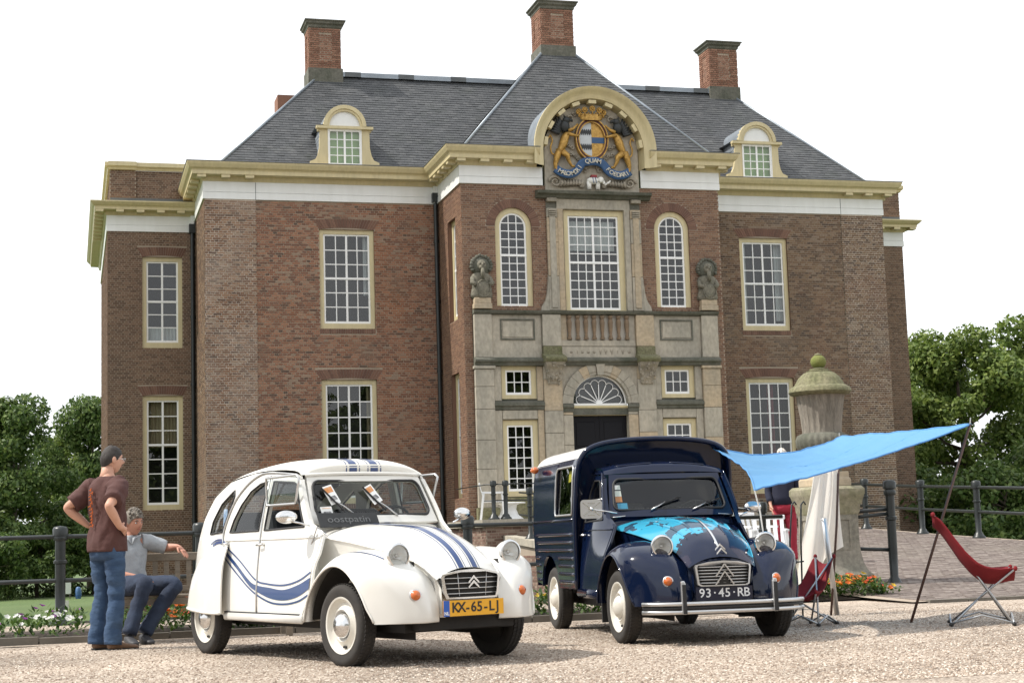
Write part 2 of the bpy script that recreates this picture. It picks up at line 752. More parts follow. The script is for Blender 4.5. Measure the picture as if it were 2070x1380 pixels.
M_BRICK_OLD = mat_island('old_brick', _BR(1.0, 1.16), 0.88, patches=[((0.34, 0.125, 0.045), 0.36, 0.50, 0.70, 0.60), ((0.26, 0.20, 0.15), 0.8, 0.54, 0.78, 0.5), ((0.085, 0.062, 0.052), 1.3, 0.58, 0.8, 0.5)])
M_BRICK_PALE = mat_island('limewashed_brick', _BR(1.0), 0.9, patches=[((0.44, 0.36, 0.30), 0.8, 0.44, 0.74, 0.48)])
M_BRICK_DARK = mat_island('purple_brick', _BR(0.84, 0.90), 0.88, patches=[((0.24, 0.11, 0.07), 0.5, 0.52, 0.75, 0.5), ((0.27, 0.22, 0.18), 0.9, 0.55, 0.8, 0.45), ((0.06, 0.045, 0.04), 0.8, 0.55, 0.8, 0.5)])
M_BRICK_FINE = mat_island('fine_brick', [(0.0, (0.105, 0.064, 0.045)), (0.5, (0.17, 0.103, 0.069)), (1.0, (0.22, 0.138, 0.093))], 0.85,
                          patches=[((0.085, 0.055, 0.042), 0.5, 0.5, 0.8, 0.5)])
M_BRICK_PAV = mat_island('pavilion_brick', [(0.0, (0.145, 0.080, 0.055)), (0.5, (0.215, 0.120, 0.078)), (1.0, (0.275, 0.163, 0.105))], 0.85,
                         patches=[((0.11, 0.07, 0.055), 0.6, 0.5, 0.8, 0.45)])
M_BRICK_CHIM = mat_island('chimney_brick', [(0.0, (0.17, 0.085, 0.056)), (0.5, (0.245, 0.122, 0.082)), (1.0, (0.30, 0.165, 0.112))], 0.85,
                          patches=[((0.12, 0.07, 0.055), 1.2, 0.55, 0.8, 0.5)])
M_SOLDIER = mat_island('arch_brick', [(0.0, (0.135, 0.076, 0.058)), (0.5, (0.172, 0.095, 0.070)), (1.0, (0.21, 0.120, 0.086))], 0.85)
M_MORTAR = mat('old_mortar', (0.42, 0.34, 0.26), 0.95, var=0.6, vscale=0.8, color2=(0.20, 0.16, 0.12), grain=0.2, gscale=30)
M_MORTAR_PALE = mat('lime_mortar', (0.62, 0.54, 0.46), 0.95, var=0.5, vscale=1.0, color2=(0.30, 0.235, 0.18), grain=0.2, gscale=30)
M_MORTAR_FINE = mat('fine_mortar', (0.36, 0.295, 0.23), 0.95, var=0.4, vscale=0.8, color2=(0.20, 0.155, 0.115))
M_STONE = mat('sandstone', (0.43, 0.385, 0.31), 0.85, var=0.75, vscale=1.4, color2=(0.26, 0.245, 0.205), grain=0.16, gscale=14, bump=0.35, bscale=40, stretch=(1, 1, 0.55))
M_STONE_W = mat('warm_sandstone', (0.47, 0.37, 0.25), 0.85, var=0.6, vscale=1.4, color2=(0.30, 0.27, 0.215), grain=0.14, gscale=14, bump=0.3, bscale=40)
M_STONE_D = mat('weathered_stone', (0.145, 0.140, 0.115), 0.9, var=0.8, vscale=2.2, color2=(0.055, 0.062, 0.042), grain=0.2, gscale=18, bump=0.5, bscale=30)
M_STONE_L = mat('lion_stone', (0.215, 0.195, 0.15), 0.9, var=0.8, vscale=5, color2=(0.10, 0.098, 0.075), grain=0.25, gscale=30, bump=0.6, bscale=40)
M_STONE_S = mat('carved_stone', (0.36, 0.315, 0.25), 0.85, var=0.8, vscale=4.5, color2=(0.19, 0.175, 0.14), grain=0.2, gscale=30, bump=0.5, bscale=45)
M_MOSS = mat('mossy_stone', (0.195, 0.180, 0.110), 0.95, var=0.8, vscale=3.5, color2=(0.105, 0.112, 0.048), grain=0.3, gscale=24, bump=0.7, bscale=40)
M_DOOR = mat('black_door', (0.006, 0.006, 0.009), 0.5, spec=0.2, var=0.3, vscale=2)
M_GOLD = mat('gilding', (0.55, 0.33, 0.085), 0.38, metal=0.5, var=0.8, vscale=13, color2=(0.22, 0.115, 0.025), bump=0.6, bscale=28, bdist=0.02)  # darker mottling stands in for shading in the carved relief
M_AZURE = mat('blue_heraldic', (0.028, 0.085, 0.20), 0.5, var=0.3, vscale=9)
M_SABLE = mat('black_heraldic', (0.018, 0.020, 0.022), 0.5, var=0.3, vscale=9, color2=(0.04, 0.05, 0.05))
M_SILVER = mat('silver_heraldic', (0.50, 0.53, 0.55), 0.45, var=0.2, vscale=6)
M_MAROON = mat('maroon_heraldic', (0.085, 0.022, 0.018), 0.5)

HX, HY = 12.69, 40.888
house = thing('manor_house', 'brick manor house with slate roofs, three chimneys and carved stone entrance', 'building', (HX, HY, 0))


def spans(poly, z):
    xs = []
    n = len(poly)
    for i in range(n):
        (xa, za), (xb, zb) = poly[i], poly[(i + 1) % n]
        if (za > z) != (zb > z):
            xs.append(xa + (xb - xa) * (z - za) / (zb - za))
    xs.sort()
    return list(zip(xs[::2], xs[1::2]))


def rect(x0, x1, z0, z1):
    return [(x0, z0), (x1, z0), (x1, z1), (x0, z1)]


def brick_rows(a, b, z0, z1, holes, course=0.06, length=0.21, proud=0.009, fmap=None, joint=0.015, rnd=None, jit=0.002):
    """bricks of a wall in (x, z), proud of the joints; fmap(x, z, out) gives 3D"""
    rnd = rnd or random
    mb = MB()
    row = 0
    z = z0
    half = length / 2
    while z + course * 0.6 < z1:
        zt = min(z + course - joint, z1)
        zm = (z + zt) / 2
        iv = [(a, b)]
        for h in holes:
            for (xa, xb) in spans(h, zm):
                nv = []
                for (p, q) in iv:
                    if xb <= p or xa >= q:
                        nv.append((p, q))
                    else:
                        if xa > p:
                            nv.append((p, xa))
                        if xb < q:
                            nv.append((xb, q))
                iv = nv
        step = length if row % 2 == 0 else half
        off = (row // 2 % 2) * half + (0 if row % 2 == 0 else half / 2)
        zj = rnd.uniform(-0.0015, 0.0015)
        for (p, q) in iv:
            k = math.floor((p + off) / step)
            x = k * step - off
            while x < q:
                xa, xb = max(p, x + joint / 2), min(q, x + step - joint / 2)
                if xb - xa > 0.02:
                    o = proud + rnd.uniform(-jit, jit)
                    ja, jb = rnd.uniform(-0.002, 0.002), rnd.uniform(-0.002, 0.002)
                    c = [(xa, z + zj + ja), (xb, z + zj + jb), (xb, zt + zj + jb), (xa, zt + zj + ja)]
                    vs = [fmap(px, pz, o) for px, pz in c] + [fmap(px, pz, -0.002) for px, pz in c]
                    mb.add(vs, [(0, 1, 2, 3), (0, 4, 5, 1), (1, 5, 6, 2), (2, 6, 7, 3), (3, 7, 4, 0)])
                x += step
        z += course
        row += 1
    return mb


def brick_wall(name, fmap, a, b, z0, z1, holes, mb_, mm, course=0.06, length=0.21, rest=(), parent=None, **kw):
    """wall part (mortar sheet) with its bricks as one mass; fmap(x, z, out). rest: holes only in the bricks"""
    w = panel(rect(a, b, z0, z1), lambda x, z: fmap(x, z, 0.0), holes).build(name, mm, parent or house)
    br = brick_rows(a, b, z0, z1, list(holes) + list(rest), course, length, fmap=fmap, **kw)
    br.build('brick', mb_, w, kind='stuff')
    return w


def soldier(parent, cx, hw, z0, h, fmap, splay=0.17, rise=0.05, n=None):
    """flat arch of standing bricks above an opening"""
    mb = MB()
    n = n or int(hw * 2 / 0.062)
    g = 0.06
    for i in range(n):
        ta, tb = (i + g) / n * 2 - 1, (i + 1 - g) / n * 2 - 1
        def pt(t, k):
            x = cx + t * (hw + splay * k)
            z = z0 + k * h + (rise * (1 - t * t) * (1 - k * 0.6))
            return x, z
        q = [pt(ta, 0), pt(tb, 0), pt(tb, 1), pt(ta, 1)]
        o = 0.011 + random.uniform(-0.002, 0.002)
        vs = [fmap(x, z, o) for x, z in q] + [fmap(x, z, -0.06) for x, z in q]
        mb.add(vs, [(0, 1, 2, 3), (0, 4, 5, 1), (1, 5, 6, 2), (2, 6, 7, 3), (3, 7, 4, 0)])
    return mb.build('flat_arch', M_SOLDIER, parent, kind='stuff')


def arch_poly(hw, z0, zs, n=14, cx=0.0):
    """opening with half-round head: springing at zs"""
    return [(cx - hw, z0), (cx + hw, z0)] + [(cx + hw * cos(pi * i / n), zs + hw * sin(pi * i / n)) for i in range(n + 1)]


def clip_convex(subj, clip):
    out = list(subj)
    for i in range(len(clip)):
        a, b = clip[i], clip[(i + 1) % len(clip)]
        inp, out = out, []
        if not inp:
            return []
        def side(p):
            return (b[0] - a[0]) * (p[1] - a[1]) - (b[1] - a[1]) * (p[0] - a[0])
        for j in range(len(inp)):
            p, q = inp[j - 1], inp[j]
            sp, sq = side(p), side(q)
            if (sp >= 0) != (sq >= 0):
                t = sp / (sp - sq)
                out.append((p[0] + (q[0] - p[0]) * t, p[1] + (q[1] - p[1]) * t))
            if sq >= 0:
                out.append(q)
    return out


PANE_CACHE = {}


def window(loc, hw, z0, z1, cols, rows, thick_cols=(), transom=None, fw=0.11, fb=0.14, arch=False, rz=0.0, parent=None,
           curtain=None, reflection_sheet=None, depth=0.05, bar=0.026, frame_mat=None, room=True, name='window'):
    """sash window: frame, sash bars, every pane its own piece, dark room behind. Local x along the wall, -y outwards."""
    rnd = random.Random(int(abs(loc[0]) * 100 + z0 * 17))
    w = thing(name, None, None, (loc[0], loc[1], 0), rz)
    w.parent = parent or house
    if arch:
        zs = z1 - hw
        outer = arch_poly(hw, z0, zs)
        ihw = hw - fw
        inner = arch_poly(ihw, z0 + 0.012, zs)
    else:
        outer = rect(-hw, hw, z0, z1)
        ihw = hw - fw
        inner = rect(-ihw, ihw, z0 + fb, z1 - fw)
    iz0, iz1 = (z0 + 0.012, zs + ihw) if arch else (z0 + fb, z1 - fw)
    slab(outer, lambda x, z: (x, depth, z), lambda x, z: (x, depth + 0.12, z), [inner]).build('frame', frame_mat or M_CREAM, w)
    # inner bead of the frame
    sl = 0.045
    sin_ = arch_poly(ihw - sl, iz0 + sl + 0.02, zs) if arch else rect(-ihw + sl, ihw - sl, iz0 + sl + 0.015, iz1 - sl)
    sa = slab(inner, lambda x, z: (x, depth + 0.03, z), lambda x, z: (x, depth + 0.075, z), [sin_])
    x0, x1 = -ihw + sl, ihw - sl
    zb, zt = iz0 + sl + 0.015, iz1 - sl
    def vbar(x, wd):
        top = zt
        if arch:
            top = zs + sqrt(max(0.0, (ihw - sl) ** 2 - x * x))
        sa.box(x - wd / 2, x + wd / 2, depth + 0.038, depth + 0.07, zb, top)
    def hbar(z, wd):
        e = ihw - sl
        if arch and z > zs:
            e = sqrt(max(0.0, e * e - (z - zs) ** 2))
        sa.box(-e, e, depth + 0.0395, depth + 0.069, z - wd / 2, z + wd / 2)
    xs = [x0 + (x1 - x0) * i / cols for i in range(cols + 1)]
    zsr = [zb + (zt - zb) * i / rows for i in range(rows + 1)]
    for i in range(1, cols):
        vbar(xs[i], 0.052 if i in thick_cols else bar)
    for j in range(1, rows):
        if j == transom:
            e = ihw
            sa.box(-e, e, depth + 0.022, depth + 0.072, zsr[j] - 0.028, zsr[j] + 0.028)
        else:
            hbar(zsr[j], bar)
    sa.build('sash', M_SASH, w)
    for i in range(cols):
        for j in range(rows):
            q = rect(xs[i], xs[i + 1], zsr[j], zsr[j + 1])
            if arch and zsr[j + 1] > zs - 0.01:
                q = clip_convex(q, sin_)
                if len(q) < 3:
                    continue
                key = None
            else:
                key = (round(xs[i + 1] - xs[i], 4), round(zsr[j + 1] - zsr[j], 4))
            cxp, czp = sum(p[0] for p in q) / len(q), sum(p[1] for p in q) / len(q)
            if key and key in PANE_CACHE:
                me = PANE_CACHE[key]
            else:
                me = bpy.data.meshes.new('pane')
                me.from_pydata([(p[0] - cxp, 0, p[1] - czp) for p in q], [], [tuple(range(len(q)))])
                me.materials.append(M_PANE)
                if key:
                    PANE_CACHE[key] = me
            share('pane', me, w, (cxp, depth + 0.055, czp), (rnd.gauss(0, 0.006), 0, rnd.gauss(0, 0.006)))
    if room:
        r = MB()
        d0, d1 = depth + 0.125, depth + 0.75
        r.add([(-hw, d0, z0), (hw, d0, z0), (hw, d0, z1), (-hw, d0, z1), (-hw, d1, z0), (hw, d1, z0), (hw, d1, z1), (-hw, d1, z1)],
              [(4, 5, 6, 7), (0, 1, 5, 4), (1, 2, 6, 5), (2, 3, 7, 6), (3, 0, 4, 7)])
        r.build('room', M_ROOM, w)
    if curtain:
        for (ca, cb, cz0, cz1, cm) in curtain:
            c = MB()
            def cf(u, v, ca=ca, cb=cb, cz0=cz0, cz1=cz1):
                x = ca + (cb - ca) * u
                return (x, depth + 0.2 + 0.025 * sin(x * 70) + 0.01 * sin(x * 31), cz0 + (cz1 - cz0) * v)
            c.grid(cf, 40, 2)
            c.build('curtain', cm, w, smooth=True)
    if reflection_sheet:
        MB().add([(-hw, depth + 0.16, z0), (hw, depth + 0.16, z0), (hw, depth + 0.16, z1), (-hw, depth + 0.16, z1)], [(0, 1, 2, 3)]).build('reflection_sheet', reflection_sheet, w)
    return w


def reveal(parent, poly, fmap, d, m):
    """inner sides of an opening"""
    mb = MB()
    n = len(poly)
    vs = [fmap(x, z, 0.006) for x, z in poly] + [fmap(x, z, -d) for x, z in poly]
    mb.add(vs, [(i, (i + 1) % n, (i + 1) % n + n, i + n) for i in range(n)])
    return mb.build('reveal', m, parent)


# ---- main blocks
W, P, PJ, Q, W2 = 9.43, 3.40, 2.58, 3.07, 11.73
ZF0, ZF1, ZC = 9.60, 10.06, 10.46
front = lambda x, z, o: (x, -o, z)
ww = 0.71
UP, LO = (6.31, 8.88), (1.87, 5.00)
for s, cxw, bm_main, mm in ((-1, -5.83, M_BRICK_OLD, M_MORTAR), (1, 5.76, M_BRICK_DARK, M_MORTAR_FINE)):
    a, b = (-8.15, -P) if s < 0 else (P, 8.15)
    hol, rest = [], []
    for (z0, z1) in (LO, UP):
        hol.append(rect(cxw - ww, cxw + ww, z0, z1) if True else None)
        rest.append([(cxw - ww, z1), (cxw + ww, z1), (cxw + ww + 0.17, z1 + 0.30), (cxw - ww - 0.17, z1 + 0.30)])
        rest.append(rect(cxw - ww - 0.02, cxw + ww + 0.02, z0 - 0.13, z0))
    wl_ = brick_wall('front_wall', front, a, b, -2.0, ZF0, hol, bm_main, mm, rest=rest)
    for (z0, z1) in (LO, UP):
        soldier(wl_, cxw, ww, z1, 0.25, front)
        mbs = MB()
        nb = int((2 * ww + 0.04) / 0.06)
        for i in range(nb):
            x = cxw - ww - 0.02 + i * 0.06
            mbs.box(x + 0.006, x + 0.054, -0.012, 0.05, z0 - 0.125, z0 - 0.006)
        mbs.build('sill_course', M_SOLDIER, wl_, kind='stuff')
        reveal(wl_, hol[0 if z0 == LO[0] else 1], front, 0.18, M_SOLDIER)
        cur = None
        if z0 == UP[0]:
            cur = [(-0.58, -0.44, z0 + .1, z1, M_NET), (0.40, 0.60, z0 + .3, z1, M_NET)] if s > 0 else [(0.46, 0.60, z0 + .9, z1, M_NET)]
        else:
            cur = [(0.48, 0.60, z0 + .1, z1, M_CURT)] if s < 0 else [(0.02, 0.2, z0 + .1, z1, mat('red_curtain', (0.16, 0.02, 0.03), 0.9))]
        window((cxw, 0, 0), ww, z0, z1, 4, 6 if z0 == UP[0] else 7, thick_cols=(2,), transom=3, curtain=cur)
    # corner strips of the block
    a, b = (-W, -8.15) if s < 0 else (8.15, W)
    brick_wall('corner_wall', lambda x, z, o: (x, -0.02 - o, z), a, b, -2.0, ZF0, [], M_BRICK_PALE if s < 0 else M_BRICK_DARK,
               M_MORTAR_PALE, jit=0.004)
    side = (lambda x, z, o: (-W - 0.001 - o, -x, z)) if s < 0 else (lambda x, z, o: (W + 0.001 + o, x, z))
    brick_wall('side_wall', side, -Q if s < 0 else -0.02, 0.02 if s < 0 else Q, -2.0, ZF0, [], M_BRICK_DARK, M_MORTAR_FINE)
    # wings, set back
    wf = lambda x, z, o: (x, Q - o, z)
    a, b = (-W2, -W) if s < 0 else (W, W2)
    cw, hw_ = s * 10.315, 0.525
    hol = [rect(cw - hw_, cw + hw_, 6.17, 8.63), rect(cw - hw_, cw + hw_, 1.87, 4.90)] if s < 0 else []
    rest = [[(cw - hw_, h[2][1]), (cw + hw_, h[2][1]), (cw + hw_ + 0.14, h[2][1] + 0.3), (cw - hw_ - 0.14, h[2][1] + 0.3)] for h in hol]
    ww_ = brick_wall('wing_wall', wf, a, b, -2.0, 9.31, hol, M_BRICK_FINE, M_MORTAR_FINE, course=0.055, length=0.18, rest=rest)
    for h in hol:
        soldier(ww_, cw, hw_, h[2][1], 0.25, wf, splay=0.13, n=19)
        reveal(ww_, h, wf, 0.18, M_SOLDIER)
        lo = h[0][1] < 4
        window((cw, Q, 0), hw_, h[0][1], h[2][1], 2, 7 if lo else 6, thick_cols=(1,), transom=4 if lo else 3, fb=0.16,
               curtain=[(-0.42, 0.42, 3.55, 4.85, M_CURT)] if lo else [(-0.42, 0.42, 6.2, 6.75, M_NET)])
    sw = (lambda x, z, o: (-W2 - o, -x, z)) if s < 0 else (lambda x, z, o: (W2 + o, x, z))
    brick_wall('wing_side_wall', sw, -12 if s < 0 else Q, -Q if s < 0 else 12, -2.0, 9.31, [], M_BRICK_FINE, M_MORTAR_FINE, course=0.055, length=0.18)
    # parapet over the wing
    pf = lambda x, z, o: (x, Q + 0.02 - o, z)
    pw = brick_wall('parapet', pf, min(s * 9.0, s * 11.66), max(s * 9.0, s * 11.66), 10.2, 10.97, [], M_BRICK_FINE, M_MORTAR_FINE, course=0.055, length=0.18)
    ps = (lambda x, z, o: (-11.66 - o, -x, z)) if s < 0 else (lambda x, z, o: (11.66 + o, x, z))
    brick_wall('parapet_side', ps, -9 if s < 0 else Q, -Q if s < 0 else 9, 10.2, 10.97, [], M_BRICK_FINE, M_MORTAR_FINE, course=0.055, length=0.18)
    pr = MB()
    pr.box(min(s * 11.0, s * 11.68), max(s * 11.0, s * 11.68), Q - 0.05, Q + 0.015, 10.05, 10.97)
    pr.build('parapet_pier', M_MORTAR_FINE, pw)
    brick_rows(min(s * 11.0, s * 11.68), max(s * 11.0, s * 11.68), 10.22, 10.97, [], 0.055, 0.18, fmap=lambda x, z, o: (x, Q - 0.05 - o, z)).build('brick', M_BRICK_FINE, pw, kind='stuff')
    MB().box(min(s * 9.0, s * 11.67), max(s * 9.0, s * 11.67), Q - 0.058, Q + 0.3, 9.98, 10.21).build('lead_flashing', M_LEADDK, house)
    pth = [(-11.66, 9), (-11.66, Q + 0.01), (-9.0, Q + 0.01)] if s < 0 else [(9.0, Q + 0.01), (11.66, Q + 0.01), (11.66, 9)]
    sweep(pth, [(0.0, 10.97), (0.07, 10.97), (0.09, 11.02), (0.15, 11.06), (0.15, 11.17), (-0.25, 11.19)]).build('parapet_cap', M_CREAM, house)
    capp = [(-11.72, Q - 0.05), (-10.98, Q - 0.05)] if s < 0 else [(10.98, Q - 0.05), (11.72, Q - 0.05)]
    sweep(capp, [(0.0, 10.975), (0.07, 10.975), (0.09, 11.025), (0.15, 11.065), (0.15, 11.178), (-0.02, 11.196)]).build('parapet_cap', M_CREAM, house)
    # wing frieze and cornice
    pth = [(-W2, 12), (-W2, Q), (-W + 0.1, Q)] if s < 0 else [(W - 0.1, Q), (W2, Q), (W2, 12)]
    sweep(pth, [(-0.02, 9.31), (0.04, 9.31), (0.04, 9.475), (0.018, 9.475), (0.018, 9.485), (0.035, 9.485), (0.035, 9.75), (-0.02, 9.75)]).build('frieze', M_WHITE, house)
    cr = sweep(pth, [(0.0, 9.74), (0.07, 9.74), (0.09, 9.80), (0.11, 9.84), (0.34, 9.85), (0.345, 9.90), (0.36, 9.93), (0.40, 9.96), (0.46, 10.03), (0.46, 10.06), (-0.05, 10.08)]).build('cornice', M_CREAM, house)
    k = 0
    while True:
        x = s * (11.95 - 0.53 * k)
        if abs(x) < W + 0.05:
            break
        MB().box(x - 0.1, x + 0.1, Q - 0.33, Q - 0.11, 9.785, 9.855).build('modillion', M_CREAM, cr)
        k += 1
    if s < 0:
        for k in range(8):
            MB().box(-W2 - 0.33, -W2 - 0.11, Q + 0.2 + 0.53 * k, Q + 0.4 + 0.53 * k, 9.785, 9.855).build('modillion', M_CREAM, cr)
    # flat roof of wing and building core
    MB().box(min(s * 8, s * 11.6), max(s * 8, s * 11.6), Q + 0.1, 11.9, 9.5, 10.9).build('wing_roof', M_LEADDK, house)

# ---- main frieze and cornice
FR = [(-0.02, ZF0), (0.045, ZF0), (0.045, ZF0 + 0.17), (0.02, ZF0 + 0.17), (0.02, ZF0 + 0.182), (0.04, ZF0 + 0.182), (0.04, ZF1), (-0.02, ZF1)]
CP = [(0.0, ZF1 - 0.01), (0.06, ZF1 - 0.01), (0.08, ZF1 + 0.05), (0.10, ZF1 + 0.10), (0.33, ZF1 + 0.115), (0.335, ZF1 + 0.20), (0.35, ZF1 + 0.23), (0.40, ZF1 + 0.27),
      (0.45, ZF1 + 0.36), (0.46, ZC - 0.01), (0.46, ZC + 0.015), (-0.1, ZC + 0.03)]
for s in (-1, 1):
    main = [(-W, Q + 0.3), (-W, 0), (-P, 0), (-P, -PJ), (-1.30, -PJ)]
    if s > 0:
        main = [(-x, y) for x, y in main][::-1]
    sweep(main[:-1] + [(main[-1][0] if s < 0 else main[-1][0], main[-1][1])], FR).build('frieze', M_WHITE, house)
    main2 = [(p[0] * (1 if abs(p[0]) > 1.4 else 1.45 / 1.30), p[1]) for p in main]
    cr = sweep(main2, CP).build('cornice', M_CREAM, house)
    zt_ = ZF1 + 0.118
    # modillions: pavilion front, pavilion side, ends of the block
    for x in (3.44, 2.84, 2.25, 1.66):
        MB().box(s * x - 0.11, s * x + 0.11, -PJ - 0.31, -PJ - 0.10, zt_ - 0.075, zt_).build('modillion', M_CREAM, cr)
    for k in range(5):
        y = -PJ - 0.20 + 0.5 * k
        MB().box(s * (P + 0.10) - (0.21 if s < 0 else 0), s * (P + 0.10) + (0.21 if s > 0 else 0), y + 0.2, y + 0.4, zt_ - 0.075, zt_).build('modillion', M_CREAM, cr)
    for x in (9.52, 8.92, 8.32):
        MB().box(s * x - 0.11, s * x + 0.11, -0.31, -0.10, zt_ - 0.075, zt_).build('modillion', M_CREAM, cr)
    for k in range(4):
        MB().box(s * (W + 0.10) - (0.21 if s < 0 else 0), s * (W + 0.10) + (0.21 if s > 0 else 0), 0.3 + 0.6 * k, 0.52 + 0.6 * k, zt_ - 0.075, zt_).build('modillion', M_CREAM, cr)
    # joint in the frieze at the corner strip
    MB().box(s * 8.15 - 0.006, s * 8.15 + 0.006, -0.047, -0.02, ZF0, ZF1 - 0.02).build('frieze_joint', M_LEADDK, house)
    # soot-dark lead line on the cornice edge
    sweep(main2, [(0.455, ZC + 0.016), (0.475, ZC + 0.012), (0.475, ZC + 0.03), (0.30, ZC + 0.045)]).build('gutter_edge', M_LEADDK, house)

# ---- roofs


def plane_field(poly, name, parent, expo=0.105, wid=0.17, seed=3):
    """slates laid over a planar roof face; poly = 3D points, first edge is the eave"""
    rnd = random.Random(seed)
    o = Vector(poly[0])
    u = (Vector(poly[1]) - o).normalized()
    nrm = None
    for i in range(2, len(poly)):
        nn = u.cross(Vector(poly[i]) - o)
        if nn.length > 1e-4:
            nrm = nn.normalized()
            break
    vv = nrm.cross(u)
    p2 = [((Vector(p) - o).dot(u), (Vector(p) - o).dot(vv)) for p in poly]
    base = MB()
    base.add([Vector(p) - nrm * 0.004 for p in poly], [tuple(range(len(poly)))])
    r = base.build(name, M_LEADDK, parent)
    mb = MB()
    vmax = max(p[1] for p in p2)
    v = 0.0
    row = 0
    while v < vmax:
        for (a, b) in spans(p2, v + expo * 0.5):
            x = math.floor(a / wid) * wid + (row % 2) * wid / 2 - wid
            while x < b:
                xa, xb = max(a, x) + 0.002, min(b, x + wid) - 0.002
                if xb - xa > 0.02:
                    h = 0.013 + rnd.uniform(-0.003, 0.004)
                    t = rnd.uniform(-0.006, 0.006)
                    top = min(v + expo * 1.12, vmax)
                    c = [(xa, v + t, h), (xb, v + t + rnd.uniform(-0.004, 0.004), h + rnd.uniform(-0.002, 0.002)), (xb, top, 0.002), (xa, top, 0.002)]
                    vs = [o + u * p + vv * q + nrm * k for p, q, k in c]
                    vs += [o + u * xa + vv * (v + t) - nrm * 0.002, o + u * xb + vv * (v + t) - nrm * 0.002]
                    mb.add(vs, [(0, 1, 2, 3), (4, 5, 1, 0), (0, 3, 4), (1, 5, 2)])
                x += wid
        v += expo
        row += 1
    mb.build('slate', M_SLATE, r, kind='stuff')
    return r


ez = 10.50
EX, EY, RX, RY, RZ = 9.07, -0.02, 6.05, 2.6, 13.70
plane_field([(-EX, EY, ez), (EX, EY, ez), (RX, RY, RZ), (-RX, RY, RZ)], 'main_roof', house, seed=1)
plane_field([(-EX, 5.2, ez), (-EX, EY, ez), (-RX, RY, RZ)], 'hip_roof', house, seed=2)
plane_field([(EX, EY, ez), (EX, 5.2, ez), (RX, RY, RZ)], 'hip_roof', house, seed=3)
MB().add([(-EX, 5.2, ez), (EX, 5.2, ez), (RX, RY, RZ - 0.01), (-RX, RY, RZ - 0.01)], [(1, 0, 3, 2)]).build('rear_roof', M_LEADDK, house)
PX_, PY_, AX_, AY_, AZ_ = 3.33, -2.56, 0.45, -0.10, 13.80
plane_field([(-PX_, PY_, ez), (PX_, PY_, ez), (AX_, AY_, AZ_), (-AX_, AY_, AZ_)], 'pavilion_roof', house, seed=4)
plane_field([(-PX_, 3.4, ez), (-PX_, PY_, ez), (-AX_, AY_, AZ_), (-AX_, 3.4, AZ_)], 'pavilion_side_roof', house, seed=5)
plane_field([(PX_, PY_, ez), (PX_, 3.4, ez), (AX_, 3.4, AZ_), (AX_, AY_, AZ_)], 'pavilion_side_roof', house, seed=6)
MB().box(-AX_, AX_, AY_, 3.4, AZ_ - 0.05, AZ_ + 0.01).build('roof_deck', M_LEADDK, house)


def roll(a, b, r, m=None):
    MB().tube([a, b], r, 8).build('lead_hip', m or M_LEAD, house, smooth=True)


for s in (-1, 1):
    roll((s * PX_, PY_, ez + 0.01), (s * AX_, AY_, AZ_ + 0.02), 0.035)
    roll((s * EX, EY, ez + 0.01), (s * RX, RY, RZ + 0.02), 0.035)
    MB().bar((s * (RX + 0.1), RY, RZ + 0.03), (s * AX_, RY, RZ + 0.03), 0.22, 0.13).build('ridge_lead', M_LEAD, house)
    for k in range(3):
        xx = s * (RX - 0.9 - k * 1.5)
        MB().bar((xx - 0.22, RY - 0.005, RZ + 0.033), (xx + 0.22, RY - 0.005, RZ + 0.033), 0.226, 0.136).build('ridge_joint', M_LEADDK, house)
    # apron of lead along the eave
    MB().add([(s * EX, EY - 0.14, ez - 0.03), (s * PX_, EY - 0.14, ez - 0.03), (s * PX_, EY + 0.02, ez + 0.012), (s * EX, EY + 0.02, ez + 0.012)], [(0, 1, 2, 3)]).build('eave_lead', M_LEADDK, house)
MB().tube([(0.85, RY, RZ + 0.1), (0.85, RY, RZ + 0.32)], 0.02, 6).build('ridge_spike', M_LEADDK, house)


